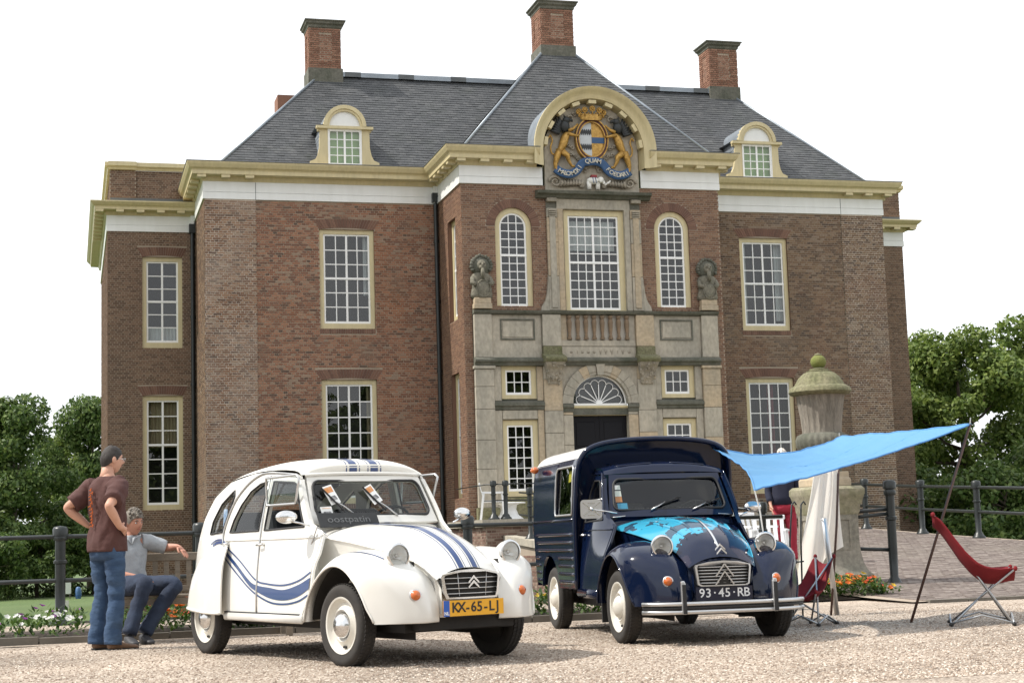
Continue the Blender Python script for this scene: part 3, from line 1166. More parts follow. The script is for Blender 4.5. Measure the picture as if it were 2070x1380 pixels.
def chimney(cx, y0, w, d, z0, zt, panelz=True):
    c = thing('chimney', None, None)
    c.parent = house
    MB().box(cx - w / 2, cx + w / 2, y0, y0 + d, z0 - 1.2, zt - 0.2).build('shaft', M_MORTAR, c)
    fr_ = lambda x, z, o: (x, y0 - o, z)
    a, b = cx - w / 2, cx + w / 2
    rc = rect(cx - w * 0.21, cx + w * 0.21, z0 + 0.45, zt - 0.36)
    brick_rows(a, b, z0 + 0.2, zt - 0.2, [rc], 0.06, 0.2, fmap=fr_, proud=0.02).build('brick', M_BRICK_CHIM, c, kind='stuff')
    brick_rows(rc[0][0], rc[1][0], rc[0][1], rc[2][1], [], 0.06, 0.2, fmap=fr_, proud=0.006).build('brick', M_BRICK_CHIM, c, kind='stuff')
    ls = lambda x, z, o: (a - o, -x, z)
    rl = rect(-y0 - d * 0.7, -y0 - d * 0.3, z0 + 0.45, zt - 0.36)
    brick_rows(-y0 - d, -y0, z0 - 0.5, zt - 0.2, [rl], 0.06, 0.2, fmap=ls, proud=0.02).build('brick', M_BRICK_CHIM, c, kind='stuff')
    brick_rows(-y0 - d * 0.7, -y0 - d * 0.3, rl[0][1], rl[2][1], [], 0.06, 0.2, fmap=ls, proud=0.006).build('brick', M_BRICK_CHIM, c, kind='stuff')
    MB().box(a - 0.045, b + 0.045, y0 - 0.045, y0 + d + 0.045, z0 - 0.7, z0 + 0.20).build('plinth', M_STONE_D, c)
    cp = sweep([(a, y0), (b, y0), (b, y0 + d), (a, y0 + d)], [(0.0, zt - 0.22), (0.03, zt - 0.2), (0.04, zt - 0.14), (0.09, zt - 0.10), (0.10, zt - 0.05), (0.13, zt - 0.03), (0.13, zt), (0.0, zt + 0.02)], closed=True)
    cp.box(a, b, y0, y0 + d, zt - 0.1, zt + 0.02)
    cp.build('cap', M_STONE_D, c)
    for dx in (-0.18, 0.18):
        MB().tube([(cx + dx, y0 + d / 2, zt), (cx + dx, y0 + d / 2, zt + 0.12)], 0.025, 6).build('flue', M_LEADDK, c)
    return c


chimney(-5.92, 2.45, 0.87, 0.8, 13.66, 15.22)
chimney(5.89, 2.45, 0.87, 0.8, 13.66, 15.22)
chimney(0.0, -0.12, 0.90, 0.9, 13.82, 15.25)
MB().box(-6.85, -6.25, 5.6, 6.4, 12.0, 13.95).build('rear_chimney', M_BRICK_CHIM, house)


def dormer(cx):
    y = -0.04
    d = thing('dormer', None, None, (0, 0, -0.05))
    d.parent = house
    hw = 0.44
    # shaped front board with scrolled feet
    out = [(-0.90, 10.56), (0.90, 10.56), (0.90, 10.70), (0.76, 10.76), (0.70, 10.88), (0.655, 11.1), (0.65, 11.50), (0.70, 11.51), (0.70, 11.63), (0.52, 11.65)]
    out += [(0.52 * cos(t), 11.63 + 0.50 * sin(t)) for t in [pi * i / 16 for i in range(1, 16)]]
    out += [(-0.52, 11.65), (-0.70, 11.63), (-0.70, 11.51), (-0.65, 11.50), (-0.655, 11.1), (-0.70, 10.88), (-0.76, 10.76), (-0.90, 10.70)]
    slab(out, lambda x, z: (cx + x, y, z), lambda x, z: (cx + x, y + 0.12, z), [rect(-hw, hw, 10.60, 11.55)]).build('front_board', M_CREAM, d)
    # round pediment moulding and white tympanum
    pm = MB()
    n = 18
    for k, (ri, ro, yy) in enumerate(((0.40, 0.53, 0.07), (0.46, 0.56, 0.10))):
        for i in range(n):
            t0, t1 = pi * i / n, pi * (i + 1) / n
            q = [(ri * cos(t0), ri * sin(t0)), (ro * cos(t0), ro * sin(t0)), (ro * cos(t1), ro * sin(t1)), (ri * cos(t1), ri * sin(t1))]
            pm.prism([(cx + px, y - yy, 11.63 + pz) for px, pz in q], (0, 0, 0), (0, yy + 0.05, 0))
    pm.box(cx - 0.74, cx + 0.74, y - 0.09, y + 0.06, 11.56, 11.632)
    pm.build('pediment', M_CREAM, d)
    ty = [(0.42 * cos(pi * i / 16), 11.632 + 0.40 * sin(pi * i / 16)) for i in range(17)]
    panel(ty, lambda x, z: (cx + x, y - 0.012, z)).build('tympanum', M_WHITE, d)
    window((cx, y, 0), hw, 10.585, 11.56, 4, 4, thick_cols=(2,), fw=0.012, fb=0.02, depth=-0.03, bar=0.022, parent=d, reflection_sheet=M_GREEN_REFL, frame_mat=M_SASH, room=False, name='casement')
    # lead barrel roof and slated cheeks running back into the slope
    br = MB()
    br.grid(lambda u, v: (cx + 0.56 * cos(pi * v), y - 0.03 + 2.2 * u, 11.64 + 0.545 * sin(pi * v)), 4, 14)
    br.build('lead_roof', M_LEAD, d, smooth=True)
    ck = MB()
    for sx in (-1, 1):
        ck.add([(cx + sx * 0.62, y + 0.02, 10.5), (cx + sx * 0.62, y + 2.2, 10.5), (cx + sx * 0.62, y + 2.2, 11.63), (cx + sx * 0.62, y + 0.02, 11.63)], [(0, 1, 2, 3)])
        ck.add([(cx + sx * 0.74, y - 0.09, 11.635), (cx + sx * 0.74, y + 1.6, 11.635), (cx + sx * 0.5, y + 1.6, 11.66), (cx + sx * 0.5, y - 0.09, 11.66)], [(0, 1, 2, 3)])
        for k in range(9):
            zz_ = 10.56 + k * 0.105
            ck.box(cx + sx * 0.64 - 0.012, cx + sx * 0.64 + 0.012, y + 0.04, y + 1.8, zz_, zz_ + 0.09)
    ck.build('cheeks', M_LEAD, d, kind='stuff')
    return d


dormer(-5.84)
dormer(5.69)

# ---- downpipes
for (x, y, zt) in ((-W - 0.09, Q - 0.09, 9.3), (-P - 0.09, -0.10, 9.65), (P + 0.09, -0.10, 9.65)):
    dp = MB()
    dp.tube([(x, y, -1.0), (x, y, zt)], 0.055, 10)
    dp.box(x - 0.09, x + 0.09, y - 0.09, y + 0.09, zt - 0.02, zt + 0.22)
    for zz_ in (1.6, 3.4, 5.2, 7.0, 8.6):
        dp.lathe([(0.055, zz_ - 0.04), (0.07, zz_ - 0.04), (0.07, zz_ + 0.04), (0.055, zz_ + 0.04)], 10, (x, y, 0))
    dp.build('downpipe', M_IRON, house, smooth=40)
    MB().box(x - 0.05, x + 0.05, y - 0.04, y + 0.06, ZF0 if y > -1 and x != -W - 0.09 else 9.31, ZF1 if x != -W - 0.09 else 9.75).build('hopper', M_WHITE, house)

# ---- pavilion brick: upper storey front, and both sides
pavf = lambda x, z, o: (x, -PJ - o, z)
AC, AW_ = 2.09, 0.47
for s in (-1, 1):
    arch = arch_poly(AW_, 6.53, 8.55, cx=s * AC)
    arch_o = arch_poly(AW_ + 0.23, 8.54, 8.55, n=20, cx=s * AC)
    a, b = (-P, -1.15) if s < 0 else (1.15, P)
    wl_ = brick_wall('pavilion_wall', pavf, a, b, 6.40, ZF0, [arch], M_BRICK_PAV, M_MORTAR_FINE, course=0.055, length=0.19, rest=[arch_o])
    mb = MB()
    n = 36
    for i in range(n):
        t0, t1 = pi * (i + 0.07) / n, pi * (i + 0.93) / n
        q = [(r * cos(t) + s * AC, 8.55 + r * sin(t)) for r, t in ((AW_ + 0.004, t0), (AW_ + 0.22, t0), (AW_ + 0.22, t1), (AW_ + 0.004, t1))]
        vs = [pavf(x, z, 0.011) for x, z in q] + [pavf(x, z, -0.05) for x, z in q]
        mb.add(vs, [(0, 1, 2, 3), (0, 4, 5, 1), (1, 5, 6, 2), (2, 6, 7, 3), (3, 7, 4, 0)])
    mb.build('round_arch', M_SOLDIER, wl_, kind='stuff', recalc=True)
    reveal(wl_, arch, pavf, 0.18, M_SOLDIER)
    window((s * AC, -PJ, 0), AW_, 6.54, 8.55 + AW_, 3, 11, transom=6, fw=0.125, arch=True, bar=0.022)
    a, b = (-P, -2.9) if s < 0 else (2.9, P)
    brick_wall('pavilion_wall', pavf, a, b, -2.0, 6.40, [], M_BRICK_PAV, M_MORTAR_FINE, course=0.055, length=0.19)
    sd = (lambda x, z, o: (-P - o, -x, z)) if s < 0 else (lambda x, z, o: (P + o, x, z))
    c0 = 1.5 if s < 0 else -1.5
    hs = [rect(c0 - 0.42, c0 + 0.42, 6.31, 8.9), rect(c0 - 0.42, c0 + 0.42, 1.87, 5.0)]
    wl_ = brick_wall('pavilion_side', sd, 0 if s < 0 else -PJ, PJ if s < 0 else 0, -2.0, ZF0, hs, M_BRICK_PAV, M_MORTAR_FINE, course=0.055, length=0.19)
    for h in hs:
        reveal(wl_, h, sd, 0.2, M_SOLDIER)
        window((s * P, -1.5, 0), 0.42, h[0][1], h[2][1], 2, 6, thick_cols=(1,), transom=3, rz=-pi / 2 if s < 0 else pi / 2, depth=0.10)
# ---- stone entrance front of the pavilion
Y0 = -PJ
rs = random.Random(11)


def block(parent, x0, x1, y0, y1, z0, z1, m=None, name='stone_block', g=0.004):
    mm = m or (M_STONE_W if rs.random() < 0.3 else M_STONE)
    o = MB().box(x0 + g, x1 - g, y0, y1, z0 + g, z1 - g).build(name, mm, parent)
    return bevel(o, 0.008, 1)


stone = thing('stone_front', None, None)
stone.parent = house
# backing behind every joint
bk_holes = [rect(-0.80, 0.80, 6.44, 9.0), rect(-0.72, 0.72, 1.30, 3.84)]
bk = arch_poly(0.72, 4.06, 4.12, 20)
for s in (-1, 1):
    bk_holes += [rect(s * 2.075 - 0.45, s * 2.075 + 0.45, 4.25, 5.09), rect(s * 2.075 - 0.45, s * 2.075 + 0.45, 1.87, 3.74)]
panel(rect(-3.2, 3.2, -2.0, 6.43), lambda x, z: (x, Y0 - 0.03, z), [bk_holes[1], bk] + bk_holes[2:]).build('backing_wall', M_STONE_D, stone)
panel(rect(-1.24, 1.24, 6.43, 9.3), lambda x, z: (x, Y0 - 0.03, z), [bk_holes[0]]).build('backing_wall', M_STONE_D, stone)
for h in bk_holes:
    mbr = MB()
    n_ = len(h)
    mbr.add([(x, Y0 - 0.07, z) for x, z in h] + [(x, Y0 + 0.15, z) for x, z in h], [(i, (i + 1) % n_, (i + 1) % n_ + n_, i + n_) for i in range(n_)])
    mbr.build('stone_reveal', M_STONE, stone)

for s in (-1, 1):
    X = lambda a, b: (min(s * a, s * b), max(s * a, s * b))
    # giant outer pilaster: base, shaft stones, cap
    xo = X(2.72, 3.20)
    block(stone, xo[0] - 0.04, xo[1] + 0.04, Y0 - 0.20, Y0 - 0.02, 1.30, 1.62, M_MOSS, 'pilaster_base')
    zs_ = [1.62, 2.55, 3.25, 4.0, 4.55, 4.98]
    for a, b in zip(zs_, zs_[1:]):
        block(stone, *xo, Y0 - 0.15, Y0 - 0.02, a, b, name='pilaster_stone')
    block(stone, xo[0] - 0.03, xo[1] + 0.03, Y0 - 0.19, Y0 - 0.02, 4.98, 5.06, name='pilaster_cap')
    # inner pilaster
    xi = X(0.98, 1.46)
    block(stone, xi[0] - 0.03, xi[1] + 0.03, Y0 - 0.17, Y0 - 0.02, 1.30, 1.60, name='pilaster_base')
    zs_ = [1.60, 2.6, 3.4, 3.95, 4.72, 5.06]
    for a, b in zip(zs_, zs_[1:]):
        block(stone, *xi, Y0 - 0.12, Y0 - 0.02, a, b, name='pilaster_stone')
    # wall stones between, round the windows
    wa, wb = 2.075 - 0.45, 2.075 + 0.45
    block(stone, *X(1.46, wa), Y0 - 0.07, Y0 - 0.02, 1.30, 3.98)
    block(stone, *X(wb, 2.72), Y0 - 0.07, Y0 - 0.02, 1.30, 3.98)
    block(stone, *X(wa, wb), Y0 - 0.07, Y0 - 0.02, 1.30, 1.86, M_MOSS if s < 0 else None)
    block(stone, *X(wa, wb), Y0 - 0.07, Y0 - 0.02, 3.75, 3.98)
    block(stone, *X(1.46, wa), Y0 - 0.07, Y0 - 0.02, 4.20, 5.06)
    block(stone, *X(wb, 2.72), Y0 - 0.07, Y0 - 0.02, 4.20, 5.06)
    ledge = sweep([X(1.46, 2.72)[::1][0:1][0:1] and (X(1.46, 2.72)[0], Y0), (X(1.46, 2.72)[1], Y0)],
                  [(0.02, 3.98), (0.10, 3.99), (0.11, 4.05), (0.16, 4.08), (0.16, 4.15), (0.02, 4.22)])
    ledge.build('ledge', M_STONE_D, stone)
    # windows of the ground storey
    window((s * 2.075, Y0, 0), 0.45, 4.255, 5.085, 3, 2, fw=0.12, fb=0.10, depth=0.0, bar=0.022)
    window((s * 2.075, Y0, 0), 0.45, 1.875, 3.735, 3, 6, fw=0.12, fb=0.13, depth=0.0, bar=0.022)
    # door jamb, impost
    xj = X(0.72, 0.98)
    for a, b in zip([1.30, 2.2, 3.1, 3.84], [2.2, 3.1, 3.84, 4.12]):
        block(stone, *xj, Y0 - 0.085, Y0 - 0.02, a, b, name='door_jamb')
    sweep([(xj[0] - 0.01, Y0 - 0.02), (xj[1] + 0.01, Y0 - 0.02)], [(0.05, 3.90), (0.085, 3.92), (0.09, 4.0), (0.13, 4.03), (0.13, 4.10), (0.05, 4.13)]).build('impost', M_STONE_D, stone)
    # spandrel
    sp = [(s * 1.46, 4.13), (s * 1.46, 5.06), (0.02 * s, 5.06), (0.02 * s, 5.0)]
    sp += [(s * 1.02 * cos(t), 4.12 + 1.02 * sin(t)) for t in [radians(a) for a in range(88, 0, -6)]]
    sp[3] = (0.02 * s, 5.06)
    sp = [sp[0], sp[1], sp[2]] + [(s * 1.0 * cos(radians(a)), min(5.05, 4.12 + 1.0 * sin(radians(a)))) for a in range(86, -1, -6)]
    slab(sp if s > 0 else sp[::-1], lambda x, z: (x, Y0 - 0.07, z), lambda x, z: (x, Y0 - 0.02, z)).build('spandrel', M_STONE, stone, recalc=True)
    # carved console under the balcony
    co = thing('console', None, None)
    co.parent = house
    cxm = s * 1.22
    prof = [(0.03, 4.60), (0.05, 4.66), (0.10, 4.74), (0.12, 4.86), (0.17, 4.96), (0.27, 5.06), (0.30, 5.13)]
    cb = MB()
    for k in range(len(prof) - 1):
        (o0, z0_), (o1, z1_) = prof[k], prof[k + 1]
        w0, w1 = 0.13 + 0.12 * (k / 6), 0.13 + 0.12 * ((k + 1) / 6)
        cb.add([(cxm - w0, Y0 - 0.115 - o0, z0_), (cxm + w0, Y0 - 0.115 - o0, z0_), (cxm + w1, Y0 - 0.115 - o1, z1_), (cxm - w1, Y0 - 0.115 - o1, z1_),
                (cxm - w0, Y0 - 0.10, z0_), (cxm + w0, Y0 - 0.10, z0_), (cxm + w1, Y0 - 0.10, z1_), (cxm - w1, Y0 - 0.10, z1_)],
               [(0, 1, 2, 3), (4, 0, 3, 7), (1, 5, 6, 2), (0, 4, 5, 1)])
    cb.build('bracket', M_STONE_S, co)
    for k in range(26):
        a = rs.uniform(-0.24, 0.24)
        zz_ = rs.uniform(4.62, 5.12)
        lim = 0.13 + 0.12 * (zz_ - 4.6) / 0.53
        a = max(-lim, min(lim, a))
        oo = interp([(p[1], p[0]) for p in prof], zz_)
        MB().ball((cxm + a, Y0 - 0.115 - oo, zz_), (rs.uniform(0.02, 0.045), 0.035, rs.uniform(0.03, 0.06)), 8, 5).build('carved_leaf', M_STONE_S, co, smooth=True)
    cp_ = sweep([(cxm - 0.27, Y0 - 0.10), (cxm + 0.27, Y0 - 0.10)], [(0.0, 5.13), (0.34, 5.13), (0.38, 5.18), (0.38, 5.22), (0.33, 5.26), (0.0, 5.36)])
    cp_.build('console_top', M_MOSS, co)
    # balcony parapet: panels
    zb0, zb1 = 5.26, 6.33
    block(stone, *X(2.74, 3.19), Y0 - 0.15, Y0 - 0.02, zb0, zb1, name='pedestal_stone')
    block(stone, *X(1.46, 2.74), Y0 - 0.07, Y0 - 0.02, zb0, zb1, name='parapet_stone')
    block(stone, *X(0.98, 1.46), Y0 - 0.16, Y0 - 0.02, zb0 + 0.28, zb1, M_STONE_W if s > 0 else M_STONE, name='pedestal_stone')
    block(stone, *X(0.98, 1.46), Y0 - 0.20, Y0 - 0.02, zb0, zb0 + 0.28, M_MOSS, name='pedestal_foot')
    px0, px1 = X(1.64, 2.52)
    fr_ = slab(rect(px0, px1, 5.70, 6.22), lambda x, z: (x, Y0 - 0.095, z), lambda x, z: (x, Y0 - 0.065, z), [rect(px0 + 0.035, px1 - 0.035, 5.735, 6.185)])
    fr_.build('panel_moulding', M_STONE_D, stone)
    MB().box(px0 + 0.07, px1 - 0.07, Y0 - 0.09, Y0 - 0.06, 5.77, 6.15).build('raised_panel', M_STONE, stone)
    block(stone, *X(0.80, 0.98), Y0 - 0.07, Y0 - 0.02, zb0 + 0.28, zb1, name='parapet_stone')
    # upper aedicule: pilasters with scrolled feet
    block(stone, *X(0.80, 0.96), Y0 - 0.06, Y0 - 0.02, 6.44, 9.02)
    for a, b in zip([6.44, 7.3, 8.15, 8.78], [7.3, 8.15, 8.78, 9.02]):
        block(stone, *X(0.96, 1.24), Y0 - 0.09, Y0 - 0.02, a, b, M_STONE_W if rs.random() < 0.4 else M_STONE, name='pilaster_stone')
    block(stone, *X(1.02, 1.18), Y0 - 0.12, Y0 - 0.08, 6.50, 8.80, name='pilaster_strip')
    for kk in range(4):
        MB().box(s * 1.10 - 0.10, s * 1.10 + 0.10, Y0 - 0.13 - 0.01 * kk, Y0 - 0.08, 8.80 + kk * 0.045, 8.83 + kk * 0.045).build('capital_mould', M_STONE_S, stone)
    block(stone, *X(0.98, 1.24), Y0 - 0.16, Y0 - 0.02, 9.17, 9.27, M_STONE_S, name='capital')
    ft = [(s * 1.24, 7.35), (s * 1.26, 7.1), (s * 1.29, 6.85), (s * 1.34, 6.68), (s * 1.43, 6.54), (s * 1.45, 6.44), (s * 1.24, 6.44)]
    slab(ft if s < 0 else ft[::-1], lambda x, z: (x, Y0 - 0.085, z), lambda x, z: (x, Y0 - 0.005, z)).build('scroll_foot', M_STONE, stone, recalc=True)

block(stone, -0.97, 0.97, Y0 - 0.06, Y0 - 0.02, 9.0, 9.27, M_STONE, 'lintel')
# balustrade
block(stone, -0.98, 0.98, Y0 - 0.10, Y0 - 0.02, 5.54, 5.70, M_STONE, 'balustrade_base')
MB().box(-0.8, 0.8, Y0 - 0.035, Y0 - 0.02, 5.70, 6.33).build('balustrade_ground', mat('pale_render', (0.50, 0.47, 0.41), 0.9), stone)
bp = [(0.062, 0.0), (0.062, 0.05), (0.040, 0.065), (0.048, 0.09), (0.036, 0.11), (0.044, 0.2), (0.060, 0.34), (0.066, 0.43), (0.052, 0.49), (0.038, 0.515), (0.06, 0.535), (0.062, 0.60)]
bal_me = MB().lathe(bp, 10).mesh('baluster', smooth=40)
bal_me.materials.append(mat('baluster_stone', (0.24, 0.165, 0.105), 0.9, var=0.7, vscale=6, color2=(0.12, 0.09, 0.06)))
for k in range(8):
    share('baluster', bal_me, stone, (-0.75 + k * 0.2143, Y0 - 0.10, 5.71))
block(stone, -0.98, 0.98, Y0 - 0.09, Y0 - 0.02, zb0, 5.54, M_STONE, 'inscription_stone')
for k in range(11):
    x = -0.72 + k * 0.15 + rs.uniform(-0.02, 0.02)
    if k in (1, 8):
        MB().box(x - 0.008, x + 0.008, Y0 - 0.10, Y0 - 0.085, 5.36, 5.44).build('carved_letter', M_STONE_S, stone)
    elif k in (5, 6, 7, 9):
        MB().bar((x - 0.03, Y0 - 0.095, 5.45), (x, Y0 - 0.095, 5.35), 0.014, 0.012).bar((x + 0.03, Y0 - 0.095, 5.45), (x, Y0 - 0.095, 5.35), 0.014, 0.012).build('carved_letter', M_STONE_S, stone)
    else:
        MB().lathe([(0.0, -0.02), (0.03, -0.01), (0.042, 0.0)], 10, (x, Y0 - 0.088, 5.40), 'y').build('carved_letter', M_STONE_S, stone, smooth=True)
# string courses
pth = [(-3.2, Y0), (3.2, Y0)]
sweep(pth, [(0.02, 5.06), (0.16, 5.065), (0.18, 5.12), (0.24, 5.16), (0.24, 5.21), (0.14, 5.265), (0.02, 5.27)]).build('string_course', M_STONE_D, stone)
sweep(pth, [(0.02, 6.33), (0.17, 6.335), (0.20, 6.37), (0.22, 6.42), (0.0, 6.45)]).build('parapet_top', M_STONE_D, stone)
sweep([(-1.50, Y0), (1.50, Y0)], [(0.0, 9.26), (0.12, 9.27), (0.17, 9.33), (0.27, 9.36), (0.29, 9.43), (0.0, 9.47)]).build('entablature', M_STONE_D, stone)

# archivolt with keystone
n = 13
for i in range(n):
    t0, t1 = pi * i / n, pi * (i + 1) / n
    if i == 6:
        continue
    av = MB()
    for (ri, ro, oy) in ((0.72, 0.80, 0.11), (0.80, 1.0, 0.13)):
        q = [(r * cos(t), 4.12 + r * sin(t)) for r, t in ((ri, t0 + 0.004), (ro, t0 + 0.004), (ro, (t0 + t1) / 2), (ro, t1 - 0.004), (ri, t1 - 0.004), (ri, (t0 + t1) / 2))]
        av.prism([(x, Y0 - oy, z) for x, z in q], (0, 0, 0), (0, oy + 0.1, 0))
    av.build('arch_stone', M_STONE_W if i in (4, 8) else M_STONE, stone, recalc=True)
MB().prism([(-0.075, Y0 - 0.17, 4.82), (0.075, Y0 - 0.17, 4.82), (0.115, Y0 - 0.17, 5.10), (-0.115, Y0 - 0.17, 5.10)], (0, 0, 0), (0, 0.2, 0)).build('keystone', M_STONE, stone, recalc=True)

# door with fanlight
door = thing('door', None, None)
door.parent = house
for s in (-1, 1):
    lf = MB()
    xa, xb = (-0.72, -0.004) if s < 0 else (0.004, 0.72)
    lf.box(xa, xb, Y0 + 0.10, Y0 + 0.16, 1.32, 3.83)
    lf.build('door_leaf', M_DOOR, door)
    for (z0, z1) in ((1.5, 2.1), (2.25, 2.95), (3.08, 3.68)):
        o = MB().box(xa + 0.11, xb - 0.11, Y0 + 0.085, Y0 + 0.105, z0, z1).build('door_panel', M_DOOR, door)
        bevel(o, 0.012, 1)
MB().ball((-0.06, Y0 + 0.07, 2.5), 0.035).build('door_knob', mat('brass', (0.5, 0.35, 0.1), 0.3, metal=1.0), door, smooth=True)
tr = sweep([(-0.72, Y0 + 0.08), (0.72, Y0 + 0.08)], [(0.0, 3.83), (0.06, 3.84), (0.06, 3.92), (0.09, 3.93), (0.10, 4.0), (0.14, 4.03), (0.14, 4.07), (0.0, 4.08)])
tr.build('transom', M_CREAM, door)
MB().box(-0.72, 0.72, Y0 + 0.0, Y0 + 0.10, 4.08, 4.13).build('fanlight_sill', M_SASH, door)
fl = MB()
C0 = 4.13
nn = 8
rad_in, rad_tip = 0.07, 0.46
for i in range(nn + 1):
    t = pi * i / nn
    if 0 < i < nn:
        fl.bar((0, Y0 + 0.06, C0), (cos(t) * 0.50, Y0 + 0.06, C0 + sin(t) * 0.50 * 0.97), 0.02, 0.02, (0, 1, 0))
for i in range(nn):
    tm = pi * (i + 0.5) / nn
    c = Vector((cos(tm) * 0.50, 0, sin(tm) * 0.49))
    rr = 0.102
    pts = []
    for k in range(9):
        a = tm - pi / 2 + pi * k / 8
        pts.append((c.x + rr * cos(a), Y0 + 0.06, C0 + c.z + rr * sin(a)))
    fl.tube(pts, 0.010, 5)
fl.tube([(0.70 * cos(pi * k / 20), Y0 + 0.06, C0 + 0.69 * sin(pi * k / 20)) for k in range(21)], 0.022, 6)
fl.lathe([(0.0, 0.03), (0.085, 0.03), (0.085, 0.075), (0.0, 0.08)], 16, (0, Y0, C0), 'y')
fl.build('fanlight_bars', M_SASH, door)
panel(arch_poly(0.72, 4.10, 4.12, 20), lambda x, z: (x, Y0 + 0.085, z)).build('fanlight_pane', M_PANE, door)
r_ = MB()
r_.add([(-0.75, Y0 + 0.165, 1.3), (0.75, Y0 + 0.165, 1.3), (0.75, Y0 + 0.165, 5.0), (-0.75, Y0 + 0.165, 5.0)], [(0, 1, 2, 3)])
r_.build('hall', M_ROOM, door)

# central window of the upper storey
window((0, Y0, 0), 0.80, 6.45, 8.99, 6, 10, thick_cols=(3,), transom=5, fw=0.135, fb=0.02, depth=0.02, bar=0.022,
       curtain=[(-0.6, 0.6, 8.0, 8.75, M_NET)])

# ---- curved pediment
ped = thing('pediment', None, None)
ped.parent = house
PZ, n = 10.46, 32
sec = [(1.27, 0.0), (1.30, 0.05), (1.31, 0.10), (1.33, 0.30), (1.40, 0.33), (1.46, 0.35), (1.50, 0.40), (1.58, 0.46), (1.605, 0.47), (1.61, 0.42)]
pd = MB()
k = len(sec)
for i in range(n + 1):
    t = pi * i / n
    for (r, o) in sec:
        pd.v.append((r * cos(t), Y0 - o, PZ + r * sin(t) * 1.01))
for i in range(n):
    for j in range(k - 1):
        a, b = i * k + j, (i + 1) * k + j
        pd.f.append((a, b, b + 1, a + 1))
for s in (-1, 1):
    lg = [(s * r, Y0 - o, PZ) for r, o in sec]
    l2 = [(s * r, Y0 - o, 10.05 + 0.0) for r, o in sec]
    o_ = len(pd.v)
    pd.v += lg + l2
    for j in range(k - 1):
        pd.f.append((o_ + j, o_ + j + 1, o_ + j + 1 + k, o_ + j + k))
pd.build('arched_cornice', M_CREAM, ped, recalc=True, smooth=35)
for i in range(9):
    t = pi * (i + 0.5) / 9
    c = Vector((1.265 * cos(t), Y0 - 0.20, PZ + 1.265 * sin(t)))
    tx, rx = Vector((-sin(t), 0, cos(t))), Vector((cos(t), 0, sin(t)))
    MB().obox(c, tx * 0.10, Vector((0, 0.10, 0)), rx * 0.045).build('modillion', M_CREAM, ped)
lb = MB()
lb.grid(lambda u, v: (1.615 * cos(pi * v), Y0 - 0.42 + 2.7 * u, PZ - 0.02 + 1.63 * sin(pi * v)), 4, 24)
lb.build('lead_barrel', M_LEAD, ped, smooth=True)
tym = [(1.24, 9.44)] + [(1.24 * cos(pi * i / 20), PZ + 1.26 * sin(pi * i / 20)) for i in range(21)] + [(-1.24, 9.44)]
panel(tym, lambda x, z: (x, Y0 - 0.06, z), flip=True).build('carved_ground', M_STONE, ped)
for s in (-1, 1):
    MB().add([(s * 1.24, Y0 - 0.06, 9.44), (s * 1.24, Y0 + 0.05, 9.44), (s * 1.24, Y0 + 0.05, 10.5), (s * 1.24, Y0 - 0.06, 10.5)], [(0, 1, 2, 3)]).build('ground_edge', M_STONE, ped)

# ---- coat of arms
arms = thing('coat_of_arms', None, None)
arms.parent = house
YA = Y0 - 0.06
OX, OZ, OA, OB = -0.01, 10.78, 0.42, 0.54          # oval centre and half axes


def ov(t, ka=1.0, kb=None):
    kb = kb or ka
    return OX + OA * ka * cos(t), OZ + OB * kb * sin(t)


def ring_piece(k0, k1, y0, y1, m, name):
    mb = MB()
    n = 40
    for i in range(n):
        t0, t1 = 2 * pi * i / n, 2 * pi * (i + 1) / n
        q = [ov(t0, k0), ov(t0, k1), ov(t1, k1), ov(t1, k0)]
        mb.prism([(x, YA - y1, z) for x, z in q], (0, 0, 0), (0, y1 - y0, 0))
    return mb.build(name, m, arms, recalc=True)


ring_piece(0.80, 0.86, 0.0, 0.14, M_GOLD, 'shield_rim')
ring_piece(0.86, 0.97, 0.0, 0.12, M_MAROON, 'shield_rim')
ring_piece(0.97, 1.03, 0.0, 0.15, M_GOLD, 'shield_rim')
lefth = [ov(pi / 2 + pi * i / 20, 0.81) for i in range(21)]
righth = [ov(-pi / 2 + pi * i / 20, 0.81) for i in range(21)]
panel(lefth, lambda x, z: (x, YA - 0.09, z)).build('silver_field', M_SILVER, arms)
panel(righth, lambda x, z: (x, YA - 0.09, z)).build('gold_field', M_GOLD, arms)
MB().box(OX + 0.004, OX + OA * 0.80, YA - 0.10, YA - 0.08, OZ - 0.09, OZ + 0.06).build('blue_bar', M_AZURE, arms)
for zc in (OZ + 0.19, OZ - 0.19):
    top, bot = [], []
    for i in range(25):
        x = OX - OA * 0.74 + OA * 0.735 * i / 24
        wv = 0.020 * (1 if (i // 2) % 2 else -1)
        top.append((x, zc + 0.058 + wv))
        bot.append((x, zc - 0.058 + wv))
    slab(bot + top[::-1], lambda x, z: (x, YA - 0.10, z), lambda x, z: (x, YA - 0.085, z)).build('wavy_bar', M_SABLE, arms)
